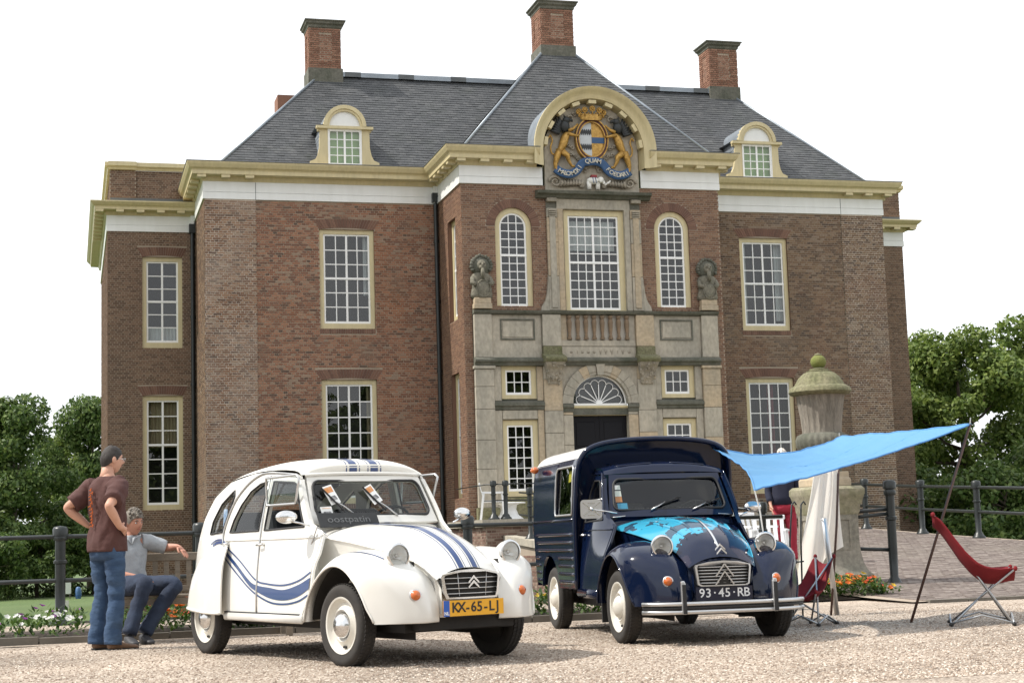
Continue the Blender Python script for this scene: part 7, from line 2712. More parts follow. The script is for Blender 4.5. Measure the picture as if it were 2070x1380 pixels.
for s in (1, -1):
    so = cbuild(slab(vside, sidep(s, 0.0), sidep(s, -0.02), [inset_poly(VD, -0.004)], step=0.07), 'cab_side', M_NAVY, van, s, smooth=40, recalc=True)
    vd = car_door(van, s, VD, VW, M_NAVY, (-1.14, 0.885), name='cab_door')
    cbuild(MB().tube([(-0.76, side_lat(-0.76, 1.19) + 0.006, 1.19), (-1.19, side_lat(-1.19, 1.19) + 0.006, 1.19)], 0.007, 6), 'sliding_bar', M_ALU, vd, s)
    cbuild(MB().tube([(x, side_lat(x, z) + 0.012, z) for x, z, _ in catmull([(a, b, 0) for a, b in [(-0.66, 1.06), (-0.87, 1.39), (-0.94, 1.415), (-1.22, 1.43)]], 4)], 0.008, 6), 'cab_gutter', M_NAVY, so, s)
    cbuild(MB().tube([(-0.60, 0.70, 0.37), (-1.33, 0.705, 0.37)], 0.028, 8, flat=(0.6, 1.4)), 'sill', M_NAVY, so, s)
    plain_mirror(van, s, (-0.42, 0.79, 1.10) if s > 0 else (-0.60, 0.72, 1.085), 'square' if s > 0 else 'oval')
    wheel(van, 0.0, s, 'cap_p', steer=0.05)
    wheel(van, -2.40, s, 'cap_p', lat=0.63)
    # rubber flap behind the front wheel
    cbuild(MB().box(-0.53, -0.51, 0.52, 0.70, 0.14, 0.40), 'mud_flap', M_RUBBER, van, s, smooth=False)
# cab roof with pressed panels
cr_ = MB()
vedge = [(-0.875, 1.405), (-0.93, 1.44), (-1.05, 1.465), (-1.26, 1.48)]
cr_.grid(lambda u, v: (lambda p, vv_: (p[0], vv_ * (side_lat(p[0], min(1.46, p[1])) - 0.004), p[1] + 0.055 * (1 - abs(vv_) ** 2.6) * min(1, 0.3 + u * 3)))((sinterp([(0, -0.875), (0.3, -0.93), (0.65, -1.06), (1, -1.27)], u), sinterp([(0, 1.405), (0.3, 1.443), (0.65, 1.468), (1, 1.48)], u)), -1 + 2 * v), 14, 28)
cabroof = cbuild(cr_, 'cab_roof', M_NAVY, van)
for sa in (-1, 1):
    rb = MB()
    pts = [(-0.955, sa * 0.07), (-0.93, sa * 0.12), (-0.93, sa * 0.38), (-0.97, sa * 0.42), (-1.2, sa * 0.42), (-1.24, sa * 0.38)]
    rb.tube([(x, a, 1.452 + 0.052 * (1 - abs(a / 0.53) ** 2.6) + 0.10 * (-0.93 - x)) for x, a in pts], 0.007, 6)
    cbuild(rb, 'roof_pressing', M_NAVY, cabroof)
# box body
BXP = [(0.715, 0.40), (0.725, 0.75), (0.73, 1.0), (0.722, 1.30), (0.715, 1.44), (0.69, 1.56), (0.62, 1.645), (0.48, 1.695), (0.25, 1.722), (0.0, 1.73)]
bprof = catmull([(a, z, 0) for a, z in BXP], 4)
bfx = lambda z: interp([(0.40, -1.335), (1.0, -1.275), (1.44, -1.185), (1.73, -1.10)], z)
brx = lambda z: interp([(0.40, -3.02), (1.0, -3.06), (1.5, -3.04), (1.73, -2.96)], z)
zsplit = 1.575


def bxz(z):
    return interp([(p[1], p[0]) for p in bprof], z)


BWIN = [(-2.02, 1.07), (-1.37, 1.07), (-1.35, 1.10), (-1.31, 1.48), (-1.34, 1.51), (-1.95, 1.51), (-1.99, 1.48), (-2.04, 1.10)]
warch = [(-2.40 + 0.37 * cos(t), 0.40 + 0.30 * sin(t)) for t in [pi * i / 12 for i in range(13)]]
bout = [(-1.335, 0.40), (-1.275, 1.0), (-1.185, 1.44), (-1.155, zsplit), (-3.02, zsplit), (-3.05, 1.3), (-3.06, 1.0), (-3.02, 0.44)] + [(-2.80, 0.42)] + warch[::-1]
for s in (1, -1):
    o_b = slab(bout, lambda x, z: (x, bxz(z) + 0.004, z), lambda x, z: (x, bxz(z) - 0.02, z), [BWIN], step=0.08)
    bs_ = cbuild(o_b, 'box_side', M_NAVY, van, s, smooth=40, recalc=True)
    cbuild(panel(BWIN, lambda x, z: (x, bxz(z) - 0.008, z)), 'side_glass', M_CARGLASS, bs_, s)
    bw = MB()
    bwd = dens(BWIN, 0.08)
    bw.tube([(x, bxz(z) + 0.008, z) for x, z in bwd + [bwd[0]]], 0.010, 6, caps=False)
    cbuild(bw, 'window_trim', M_ALU, bs_, s)
    # horizontal pressings below the waist
    for k in range(7):
        z = 0.46 + k * 0.072
        xa, xb = bfx(z) - 0.03, -2.98
        segs = [(xa, xb)] if z > 0.70 else [(xa, -2.03), (-2.79, xb)]
        for (p, q_) in segs:
            rb = MB()
            rb.tube([(p + (q_ - p) * i / 12, bxz(z) + 0.004, z) for i in range(13)], [0.004] + [0.015] * 11 + [0.004], 6, flat=(0.75, 1.2))
            cbuild(rb, 'side_rib', M_NAVY, bs_, s)
    cbuild(MB().tube([(-1.27, 0.738, 1.025), (-3.05, 0.738, 1.025)], 0.010, 6), 'waist_bead', M_NAVY, bs_, s)
    # front rim of the box
cbt = MB()
nprof = [(a, z) for a, z, _ in bprof if z >= zsplit - 0.02]
full = [(a, z) for a, z in nprof] + [(-a, z) for a, z in nprof[::-1][1:]]
for i, (a, z) in enumerate(full):
    for t in range(9):
        x = bfx(z) + (brx(z) - bfx(z)) * t / 8
        cbt.v.append((x, a, z + 0.004))
cbt.f = [(9 * i + t, 9 * i + t + 1, 9 * i + 10 + t, 9 * i + 9 + t) for i in range(len(full) - 1) for t in range(8)]
cbuild(cbt, 'box_roof', mat('white_van_roof', (0.72, 0.71, 0.68), 0.35, coat=0.4, var=0.2, vscale=3), van)
rim = MB()
allp = [(a, z) for a, z, _ in bprof] + [(-a, z) for a, z, _ in bprof[::-1][1:]]
rim.tube([(bfx(z) + 0.012, a, z + 0.002) for a, z in allp], 0.024, 8)
cbuild(rim, 'box_front_rim', M_NAVY, van)
fr2 = allp + []
cbuild(panel([(a, z) for a, z in allp], lambda a, z: (bfx(z) - 0.07, a, z), step=0.1), 'box_front', M_NAVY, van)
cbuild(panel([(a, z) for a, z in allp], lambda a, z: (brx(z) + 0.01, a, z), step=0.2), 'rear_doors', M_NAVY, van)
for s in (1, -1):
    lm = MB()
    lm.ball((-2.72, 0.775, 1.535), (0.05, 0.042, 0.034), 12, 8)
    lm.ball((-2.80, 0.765, 1.535), (0.04, 0.040, 0.03), 12, 8)
    cbuild(lm, 'marker_lamp', M_AMBER, van, s)
# grille
gv_ = thing('grille', None, None)
gv_.parent = van
gpo = [(-0.19, 0.452), (0.19, 0.452), (0.215, 0.465), (0.232, 0.60), (0.225, 0.618), (0.12, 0.642), (0, 0.650), (-0.12, 0.642), (-0.225, 0.618), (-0.232, 0.60), (-0.215, 0.465)]
gii = inset_poly(gpo, 0.016)
cbuild(slab(gpo, lambda a, z: (gx(a) + 0.018, a, z), lambda a, z: (gx(a) - 0.02, a, z), [gii], step=0.05), 'grille_frame', M_ALU, gv_, smooth=35, recalc=True)
cbuild(panel(gii, lambda a, z: (gx(a) - 0.008, a, z), step=0.06), 'grille_back', M_BLACK, gv_)
cbuild(slab([(-0.2, 0.612), (0.2, 0.612), (0.12, 0.64), (0, 0.648), (-0.12, 0.64)], lambda a, z: (gx(a) + 0.014, a, z), lambda a, z: (gx(a) - 0.01, a, z)), 'grille_visor', M_ALU, gv_, smooth=False, recalc=True)
for k in range(6):
    z = 0.478 + k * 0.0245
    e = spans(gii, z)[0]
    cbuild(MB().tube([(gx(e[0] + (e[1] - e[0]) * i / 8) + 0.004, e[0] + (e[1] - e[0]) * i / 8, z) for i in range(9)], 0.0045, 6), 'grille_bar', M_ALU, gv_)
for (w_, zt, zb_) in ((0.075, 0.625, 0.525), (0.075, 0.565, 0.462)):
    mb = MB()
    for sx_ in (-1, 1):
        mb.bar((0.696, 0, zt), (0.692, sx_ * w_, zb_), 0.010, 0.014, (1, 0, 0))
    cbuild(mb, 'chevron', M_ALU, gv_, smooth=False)
tri = MB()
tri.add([(0.690, 0, 0.548), (0.690, 0.055, 0.464), (0.690, -0.055, 0.464)], [(0, 1, 2)])
cbuild(tri, 'chevron_ground', M_BLACK, gv_, smooth=False)
np_ = thing('number_plate', None, None)
np_.parent = van
MB().box(0.664, 0.670, -0.235, 0.235, 0.345, 0.447).build('plate', M_NAVY, np_)
plate_text(np_, '93\u00b745\u00b7RB', 0.098, 0.672, 0.396, M_WLET, 0.053, 0.001)
# twin tube bumper with overriders
bu = thing('bumper', None, None)
bu.parent = van
for z in (0.325, 0.262):
    pts = [(0.80 - 0.15 * abs(i / 10 - 1) ** 5 - 0.02 * (i / 10 - 1) ** 2, (i / 10 - 1) * 0.665, z) for i in range(21)]
    cbuild(MB().tube(pts, 0.017, 10), 'bumper_tube', M_ALU, bu)
for i in range(20):
    pass
cbuild(MB().tube([(0.797 - 0.15 * abs(i / 10 - 1) ** 5 - 0.02 * (i / 10 - 1) ** 2, (i / 10 - 1) * 0.66, 0.293) for i in range(21)], 0.013, 6), 'bumper_strip', M_RUBBER, bu)
for s in (1, -1):
    ov_ = MB()
    ov_.prism([(0.815, 0.355, 0.245), (0.815, 0.395, 0.245), (0.80, 0.395, 0.50), (0.80, 0.365, 0.505), (0.80, 0.355, 0.48)], (0, 0, 0), (-0.03, 0, 0))
    bevel(cbuild(ov_, 'overrider', M_ALU, bu, s, smooth=False, recalc=True), 0.008, 2)
    ob = MB()
    ob.prism([(0.832, 0.360, 0.25), (0.832, 0.390, 0.25), (0.822, 0.388, 0.475), (0.822, 0.363, 0.475)], (0, 0, 0), (-0.02, 0, 0))
    cbuild(ob, 'overrider_pad', M_RUBBER, bu, s, smooth=False, recalc=True)
    cbuild(MB().bar((0.5, 0.37, 0.31), (0.79, 0.37, 0.29), 0.03, 0.03), 'bumper_iron', M_BLACK, bu, s, smooth=False)
cbuild(MB().tube([(-0.668, (i / 10 - 1) * 0.55, 1.045 - 0.02 * abs(i / 10 - 1) ** 3) for i in range(21)], 0.006, 6), 'scuttle_trim', M_ALU, van)
wiper(van, (-0.655, 0.19, 1.085), (-0.70, 0.05, 1.15), (-0.680, 0.17, 1.105), (-0.715, -0.10, 1.19))
wiper(van, (-0.655, -0.19, 1.08), (-0.70, -0.33, 1.14), (-0.680, -0.20, 1.10), (-0.715, -0.46, 1.17))
interior(van, back=False)
sk = thing('windscreen_sticker', 'white and orange stickers inside the van windscreen corner', 'sticker', car_world(vloc, vrz, vwpt(0.84, 0.5, -0.016)), vrz)
for k, (c_, y0, y1, z0, z1) in enumerate((((0.75, 0.75, 0.72), -0.03, 0.03, 0.06, 0.10), ((0.78, 0.76, 0.70), -0.03, 0.03, 0.0, 0.05), ((0.62, 0.22, 0.06), -0.03, 0.03, -0.05, -0.001), ((0.03, 0.30, 0.50), -0.02, 0.07, -0.14, -0.06))):
    MB().add([(-0.0 - 0.5 * z0, y0, z0), (-0.5 * z0, y1, z0), (-0.5 * z1, y1, z1), (-0.5 * z1, y0, z1)], [(0, 1, 2, 3)]).build('paper', mat('sticker_colour_%d' % k, c_, 0.6), sk)
yp = thing('window_notice', 'yellow paper notice inside the van side window', 'paper', car_world(vloc, vrz, (-1.58, 0.685, 1.37)), vrz)
MB().add([(-0.08, 0, 0), (0.08, 0, 0.01), (0.08, 0.012, 0.11), (-0.08, 0.012, 0.10)], [(0, 1, 2, 3)]).build('sheet', mat('yellow_paper', (0.75, 0.62, 0.05), 0.6), yp)
# ------------------------------------------------------------------ people
M_SKIN = mat('skin', (0.52, 0.29, 0.205), 0.55, var=0.35, vscale=14, color2=(0.42, 0.20, 0.14), spec=0.4)
M_SKIN2 = mat('ruddy_skin', (0.46, 0.225, 0.155), 0.55, var=0.35, vscale=14, color2=(0.38, 0.16, 0.11), spec=0.4)
M_HAIRB = mat('dark_brown_hair', (0.020, 0.014, 0.011), 0.6, var=0.5, vscale=40, bump=0.6, bscale=160)
M_HAIRG = mat('greying_hair', (0.20, 0.175, 0.145), 0.7, var=0.8, vscale=50, color2=(0.05, 0.04, 0.03), bump=0.6, bscale=120)
M_HAIRW = mat('white_hair', (0.68, 0.64, 0.58), 0.7, var=0.4, vscale=40)
M_TEE = mat('brown_cotton', (0.075, 0.030, 0.026), 0.9, var=0.4, vscale=7, color2=(0.05, 0.02, 0.018), bump=0.3, bscale=18, bdist=0.03)
M_JEAN = mat('blue_denim', (0.022, 0.050, 0.108), 0.9, var=0.7, vscale=5, color2=(0.055, 0.10, 0.175), bump=0.4, bscale=14, bdist=0.03, stretch=(1, 1, 2))
M_JEAND = mat('dark_denim', (0.014, 0.022, 0.045), 0.9, var=0.6, vscale=6, color2=(0.035, 0.055, 0.10), bump=0.4, bscale=14, bdist=0.03)
M_SHIRT = mat('grey_shirt', (0.34, 0.36, 0.38), 0.9, var=0.5, vscale=9, color2=(0.24, 0.26, 0.29), bump=0.5, bscale=16, bdist=0.03)
M_SHOE = mat('brown_shoe', (0.14, 0.075, 0.040), 0.6, var=0.3, vscale=20)
M_SHOED = mat('dark_shoe', (0.035, 0.035, 0.040), 0.6)
M_EYE = mat('eye_white', (0.75, 0.73, 0.70), 0.3)
M_PUPIL = mat('eye_dark', (0.01, 0.01, 0.01), 0.2)
M_LIP = mat('lips', (0.36, 0.13, 0.10), 0.5)


def skin_mesh(verts, edges, radii, root=0, sub=2):
    """one continuous body grown over a skeleton with the Skin modifier"""
    me = bpy.data.meshes.new('body')
    me.from_pydata([tuple(p) for p in verts], edges, [])
    o = bpy.data.objects.new('body', me)
    COL.objects.link(o)
    sk_ = o.modifiers.new('skin', 'SKIN')
    sk_.use_smooth_shade = True
    if not me.skin_vertices:
        bpy.context.view_layer.objects.active = o
    for i, sv in enumerate(me.skin_vertices[0].data):
        r = radii[i]
        sv.radius = r if hasattr(r, '__len__') else (r, r)
        sv.use_root = (i == root)
    sb = o.modifiers.new('sub', 'SUBSURF')
    sb.levels = sub
    sb.render_levels = sub
    bpy.context.view_layer.update()
    out = bpy.data.meshes.new_from_object(o.evaluated_get(bpy.context.evaluated_depsgraph_get()))
    bpy.data.objects.remove(o)
    out.polygons.foreach_set('use_smooth', [True] * len(out.polygons))
    return out


class Skel:
    def __init__(self):
        self.v, self.e, self.r = [], [], []

    def add(self, p, r, parent=None):
        self.v.append(Vector(p))
        self.r.append(r)
        i = len(self.v) - 1
        if parent is not None:
            self.e.append((parent, i))
        return i

    def chain(self, parent, pts):
        for p, r in pts:
            parent = self.add(p, r, parent)
        return parent


def hand(sk, wrist, d, palm_n, side_, curl=0.5, scale=1.0):
    """palm, four fingers and a thumb; d = finger direction, palm_n = direction the palm faces, side_ = thumb side direction"""
    d, pn, sd = Vector(d).normalized(), Vector(palm_n).normalized(), Vector(side_).normalized()
    W_ = sk.v[wrist]
    k = scale
    palm = sk.add(W_ + d * 0.045 * k, (0.034 * k, 0.018 * k), wrist)
    knuck = sk.add(W_ + d * 0.085 * k, (0.036 * k, 0.015 * k), palm)
    for j, (off, ln) in enumerate(((0.030, 0.070), (0.010, 0.080), (-0.010, 0.074), (-0.030, 0.058))):
        b = W_ + d * (0.092 - 0.004 * abs(j - 1)) * k + sd * off * k
        a = sk.add(b, 0.0095 * k, knuck)
        p = b
        dd = d.copy()
        for seg in (0.45, 0.32, 0.25):
            dd = (dd + pn * curl * 0.6).normalized()
            p = p + dd * ln * seg * k
            a = sk.add(p, 0.0085 * k if seg > 0.3 else 0.007 * k, a)
    t0 = sk.add(W_ + d * 0.030 * k + sd * 0.036 * k, 0.013 * k, palm)
    t1 = sk.add(W_ + d * 0.058 * k + sd * 0.058 * k + pn * 0.008 * k, 0.0105 * k, t0)
    sk.add(W_ + d * 0.085 * k + sd * 0.062 * k + pn * 0.02 * k, 0.009 * k, t1)


def head_parts(parent, loc, rot, skin, hair, style='short', k=1.0, glasses=False):
    """head facing +y: shaped skull and face, ears, eyes, mouth, hair"""
    h = thing('head', None, None, loc)
    h.rotation_euler = rot
    h.parent = parent
    def face(p):
        # p on unit-ish ellipsoid
        x, y, z = p
        q = Vector((x, y, z))
        if z < -0.01:
            t = min(1, (-z - 0.01) / 0.11)
            q.x *= 1 - 0.30 * t
            q.y = y * (1 - 0.16 * t) + (0.012 * t if y > 0 else 0.03 * t)
        if y > 0.03:
            g = lambda cx_, cz_, s_, a: a * math.exp(-((x - cx_) ** 2 + (z - cz_) ** 2) / (s_ * s_))
            q.y += g(0, -0.012, 0.013, 0.020) + g(0, 0.004, 0.011, 0.012) + g(0, -0.022, 0.012, 0.014)
            q.y -= g(0.031, 0.010, 0.014, 0.010) + g(-0.031, 0.010, 0.014, 0.010)
            q.y += g(0.03, 0.032, 0.018, 0.005) + g(-0.03, 0.032, 0.018, 0.005) + g(0, -0.098, 0.02, 0.008)
            q.y += g(0, -0.058, 0.016, 0.004)
        return q * k
    sk_ = MB().ball((0, 0, 0), (0.076, 0.098, 0.122), 40, 30)
    sk_.map(face)
    sk_.tube([(0, -0.025 * k, -0.06 * k), (0, -0.035 * k, -0.13 * k), (0, -0.045 * k, -0.19 * k)], [0.058 * k, 0.056 * k, 0.065 * k], 16)
    sk_.build('face', skin, h, smooth=True)
    for s in (-1, 1):
        e = MB().ball((s * 0.078 * k, -0.005 * k, -0.005 * k), (0.012 * k, 0.020 * k, 0.032 * k), 10, 8)
        e.build('ear', skin, h, smooth=True)
        MB().ball((s * 0.031 * k, 0.0795 * k, 0.010 * k), (0.0125 * k, 0.0115 * k, 0.0065 * k), 10, 8).build('eye', M_EYE, h, smooth=True)
        MB().ball((s * 0.031 * k, 0.0880 * k, 0.010 * k), 0.0058 * k, 8, 6).build('pupil', M_PUPIL, h, smooth=True)
        MB().tube([(s * 0.016 * k, 0.098 * k, 0.030 * k), (s * 0.034 * k, 0.094 * k, 0.035 * k), (s * 0.050 * k, 0.082 * k, 0.029 * k)], [0.004 * k, 0.005 * k, 0.003 * k], 6).build('eyebrow', hair, h, smooth=True)
        if glasses:
            MB().tube([(s * (0.034 + 0.022 * cos(a)) * k, 0.108 * k, (0.008 + 0.017 * sin(a)) * k) for a in [2 * pi * i / 14 for i in range(15)]], 0.0016, 5).build('spectacle_rim', M_ALU, h)
            MB().tube([(s * 0.056 * k, 0.106 * k, 0.012 * k), (s * 0.080 * k, 0.0, 0.012 * k)], 0.0018, 5).build('spectacle_arm', M_ALU, h)
    MB().tube([(-0.022 * k, 0.088 * k, -0.050 * k), (0, 0.0985 * k, -0.048 * k), (0.022 * k, 0.088 * k, -0.050 * k)], [0.003, 0.006 * k, 0.003], 6).build('mouth', M_LIP, h, smooth=True)
    r_ = random.Random(hash(style) % 100)
    def hairf(p):
        x, y, z = p
        n_ = noise.noise(Vector(p) * (55 if style == 'curly' else 48)) * (0.012 if style == 'curly' else 0.007)
        return (Vector(p) + Vector(p).normalized() * n_) * k
    hb = MB()
    def hp(u, v):
        a = 2 * pi * u
        # lower limit of the hair: forehead high, nape low
        low = sinterp([(0, 0.052), (0.12, 0.045), (0.2, 0.0), (0.27, -0.02), (0.36, -0.055), (0.5, -0.075), (0.64, -0.055), (0.73, -0.02), (0.8, 0.0), (0.88, 0.045), (1, 0.052)], u)
        th0 = math.asin(max(-1, min(1, low / 0.128)))
        t = th0 + (pi / 2 - th0) * v
        g = 1.055 if style != 'curly' else 1.13
        edge_ = 1 - 0.05 * (1 - min(1, v * 6))
        return hairf((0.077 * g * cos(t) * sin(a) * edge_, 0.099 * g * cos(t) * cos(a) * edge_, 0.124 * g * sin(t)))
    hb.grid(hp, 40, 14, closed_u=True)
    hb.build('hair', hair, h, smooth=True)
    if style == 'curly':
        cl_ = MB()
        for _ in range(90):
            u, v = r_.random(), r_.random() ** 0.7
            c = Vector(hp(u, v))
            cl_.ball(c, 0.014 * k * r_.uniform(0.7, 1.3), 6, 4)
        cl_.build('curls', hair, h, smooth=True, kind='stuff')
    return h


def loft(rings, n=28, fold=0.0, seed=0.0, cap=True):
    """rings: (centre, right half-axis vector, front half-axis vector) skinned into a garment"""
    mb = MB()
    for k, (c, a, b) in enumerate(rings):
        c, a, b = Vector(c), Vector(a), Vector(b)
        for i in range(n):
            t = 2 * pi * i / n
            ct, st = cos(t), sin(t)
            e = 0.82
            p = c + a * (abs(ct) ** e * (1 if ct > 0 else -1)) + b * (abs(st) ** e * (1 if st > 0 else -1))
            if fold:
                p = p + (p - c).normalized() * fold * (noise.noise(Vector((p.x * 9 + seed, p.y * 9, p.z * 5))) + 0.6 * noise.noise(Vector((p.x * 20, p.y * 20 + seed, p.z * 9))))
            mb.v.append(tuple(p))
    for k in range(len(rings) - 1):
        for i in range(n):
            a_, b_ = k * n + i, k * n + (i + 1) % n
            mb.f.append((a_, b_, b_ + n, a_ + n))
    if cap:
        mb.f.append(tuple(range(n - 1, -1, -1)))
        mb.f.append(tuple(range((len(rings) - 1) * n, len(rings) * n)))
    return mb


def tubef(path, rad, n=16, fold=0.008, seed=0.0, dense=4):
    """a sleeve or trouser leg: dense smooth tube with folds"""
    P_ = catmull(path, dense)
    m = len(path) - 1
    R_ = []
    for i in range(len(P_)):
        k = i / dense
        j = min(int(k), m - 1)
        R_.append(rad[j] + (rad[j + 1] - rad[j]) * (k - j))
    mb = MB().tube(P_, R_, n)
    c = [Vector(p) for p in P_]
    def f(p):
        q = min(c, key=lambda d_: (d_ - p).length_squared)
        e = Vector((p.x * 9, p.y * 9, p.z * 17))
        return p + (p - q).normalized() * fold * (noise.noise(e + Vector((seed, 0, 0))) + 0.6 * (1 - 2 * abs(noise.noise(e * 1.7 + Vector((0, seed, 0))))))
    return mb.map(f)


def shoe(parent, heel, toe, m, h=0.09, w=0.045):
    a, b = Vector(heel), Vector(toe)
    d = (b - a).normalized()
    L = (b - a).length
    sd = d.cross(Vector((0, 0, 1))).normalized()
    rings = []
    for t, hw_, hh_, zc in ((0.0, 0.6, 0.55, 0.5), (0.06, 0.85, 0.9, 0.5), (0.28, 0.88, 1.0, 0.5), (0.5, 0.95, 0.72, 0.36), (0.75, 1.05, 0.52, 0.26), (0.93, 0.8, 0.42, 0.21), (1.0, 0.4, 0.28, 0.15)):
        c = a + d * L * t + Vector((0, 0, h * zc))
        rings.append((c, sd * w * hw_, Vector((0, 0, h * 0.5 * hh_))))
    o = loft(rings, 16).build('shoe', m, parent, smooth=True, recalc=True)
    MB().prism([a + sd * w * 0.8 + d * 0.0, a + d * L * 0.75 + sd * w * 1.08, a + d * L * 0.98 + sd * w * 0.6, a + d * L * 0.98 - sd * w * 0.6, a + d * L * 0.75 - sd * w * 1.08, a - sd * w * 0.8], (0, 0, 0), (0, 0, 0.016)).build('sole', M_RUBBER, parent, recalc=True)
    return o


# ---- standing man, seen from behind, hands on hips (local: +x his right, +y ahead)
man = thing('person', 'standing man in brown shirt and blue jeans, hands on hips, seen from behind', 'person', (0.325, 15.12, 0.0), radians(36.9 - 90))
S_ = Skel()
pel = S_.add((0, 0, 0.98), (0.13, 0.10))
ch = S_.chain(pel, [((0, 0.01, 1.12), (0.125, 0.09)), ((0, 0.0, 1.30), (0.14, 0.10)), ((0, -0.01, 1.43), (0.12, 0.085))])
nk = S_.chain(ch, [((0, 0.0, 1.53), 0.055), ((0, 0.02, 1.60), 0.05)])
for s, el, wr in ((1, (0.315, -0.235, 1.265), (0.235, -0.045, 1.075)), (-1, (-0.345, -0.19, 1.27), (-0.225, -0.03, 1.10))):
    sh_ = S_.add((s * 0.175, -0.01, 1.455), 0.065, ch)
    up_ = S_.chain(sh_, [((s * 0.23, -0.07, 1.385), 0.058), (Vector((s * 0.27, -0.14, 1.32)), 0.050), (el, 0.043)])
    fo_ = S_.chain(up_, [(Vector(el).lerp(Vector(wr), 0.35), 0.046), (Vector(el).lerp(Vector(wr), 0.75), 0.036), (wr, (0.030, 0.024))])
    hand(S_, fo_, (-s * 0.35, 0.85, -0.30), (-s * 0.9, -0.3, 0), (0, 0.25, 1), 0.35)
for s in (1, -1):
    hp_ = S_.add((s * 0.09, 0, 0.90), 0.07, pel)
    S_.chain(hp_, [((s * 0.10, 0.015, 0.70), 0.055), ((s * 0.102, 0.02, 0.50), 0.036), ((s * 0.11, -0.012, 0.30), 0.036), ((s * 0.11, -0.03, 0.11), 0.03)])
bme = skin_mesh(S_.v, S_.e, S_.r, pel)
bme.materials.append(M_SKIN)
share('body', bme, man)
head_parts(man, (0.005, 0.045, 1.685), (radians(-4), 0, radians(-18)), M_SKIN, M_HAIRB, 'short', glasses=True)
X_, Y_ = Vector((1, 0, 0)), Vector((0, 1, 0))
rows = [(0.865, 0.190, 0.142, 0.0), (0.93, 0.192, 0.142, 0.0), (1.02, 0.186, 0.134, 0.005), (1.12, 0.182, 0.127, 0.01), (1.22, 0.188, 0.128, 0.005), (1.32, 0.200, 0.130, -0.005), (1.40, 0.202, 0.122, -0.012), (1.46, 0.178, 0.103, -0.015), (1.505, 0.125, 0.085, -0.012), (1.535, 0.078, 0.070, 0.0)]
rr_ = []
for i in range((len(rows) - 1) * 3 + 1):
    j, t = min(i // 3, len(rows) - 2), (i % 3) / 3 if i < (len(rows) - 1) * 3 else 1.0
    a, b = rows[j], rows[j + 1]
    z, w_, d_, y_ = (a[q_] + (b[q_] - a[q_]) * t for q_ in range(4))
    rr_.append(((0, y_, z), X_ * w_, Y_ * d_))
tee = loft(rr_, 64, 0.026, 2.0)
for s in (1, -1):
    tee.join(tubef([(s * 0.14, -0.012, 1.455), (s * 0.205, -0.04, 1.415), (s * 0.245, -0.095, 1.355), (s * 0.285, -0.165, 1.30)], [0.085, 0.088, 0.084, 0.080], 22, 0.016, s, 6))
tee_o = tee.build('t_shirt', M_TEE, man, smooth=True)
# orange print down the back, lettering too blurred to read: a column of strokes
M_OR = mat('orange_ink', (0.42, 0.09, 0.012), 0.8)
for i in range(12):
    z = 1.09 + i * 0.029
    ja, jb = random.uniform(-0.018, 0.018), random.uniform(0.012, 0.03)
    x = -0.035 + ja
    for (p, q_) in (((x - jb, z), (x + jb, z + 0.014)), ((x + jb * 0.6, z - 0.008), (x + jb * 0.7, z + 0.022))):
        yb = lambda xx, zz_: -(interp([(r[0], r[2]) for r in rows], zz_) * (1 - (abs(xx) / 0.21) ** 2.2) ** 0.45) - 0.024 + interp([(r[0], r[3]) for r in rows], zz_)
        MB().bar((p[0], yb(*p) - 0.004, p[1]), (q_[0], yb(*q_) - 0.004, q_[1]), 0.005, 0.007, (0, 1, 0)).build('back_print', M_OR, tee_o)
jn = loft([((0, 0, 0.99), X_ * 0.165, Y_ * 0.115), ((0, 0, 0.92), X_ * 0.178, Y_ * 0.125), ((0, 0, 0.85), X_ * 0.182, Y_ * 0.128), ((0, 0, 0.79), X_ * 0.170, Y_ * 0.115)], 30, 0.006)
for s in (1, -1):
    jn.join(tubef([(s * 0.085, 0.0, 0.86), (s * 0.095, 0.01, 0.70), (s * 0.10, 0.025, 0.50), (s * 0.108, -0.01, 0.28), (s * 0.11, -0.03, 0.05)], [0.096, 0.084, 0.068, 0.068, 0.074], 26, 0.016, s * 3, 8))
jn.build('jeans', M_JEAN, man, smooth=True)
shoe(man, (0.115, -0.08, 0.0), (0.165, 0.21, 0.0), M_SHOE)
shoe(man, (-0.11, -0.07, 0.0), (-0.06, 0.22, 0.0), M_SHOE)

# ---- wooden bench and the man sitting on it
M_TEAK = mat('weathered_teak', (0.25, 0.205, 0.155), 0.85, var=0.7, vscale=5, color2=(0.16, 0.135, 0.105), stretch=(1, 6, 6), grain=0.15, gscale=50, bump=0.3)
bench = thing('garden_bench', 'weathered teak garden bench with slatted back behind the white car', 'bench', (1.25, 16.35, 0))
BL = 0.82
for k, (y, z) in enumerate(((-0.22, 0.425), (-0.12, 0.43), (-0.02, 0.428), (0.08, 0.425), (0.17, 0.42))):
    bevel(MB().box(-BL, BL, y - 0.042, y + 0.042, z - 0.012, z + 0.012).build('seat_slat', M_TEAK, bench), 0.004, 1)
bevel(MB().box(-BL - 0.02, BL + 0.02, 0.235, 0.275, 0.755, 0.835).build('top_rail', M_TEAK, bench), 0.006, 1)
bevel(MB().box(-BL - 0.02, BL + 0.02, 0.215, 0.250, 0.455, 0.515).build('lower_rail', M_TEAK, bench), 0.005, 1)
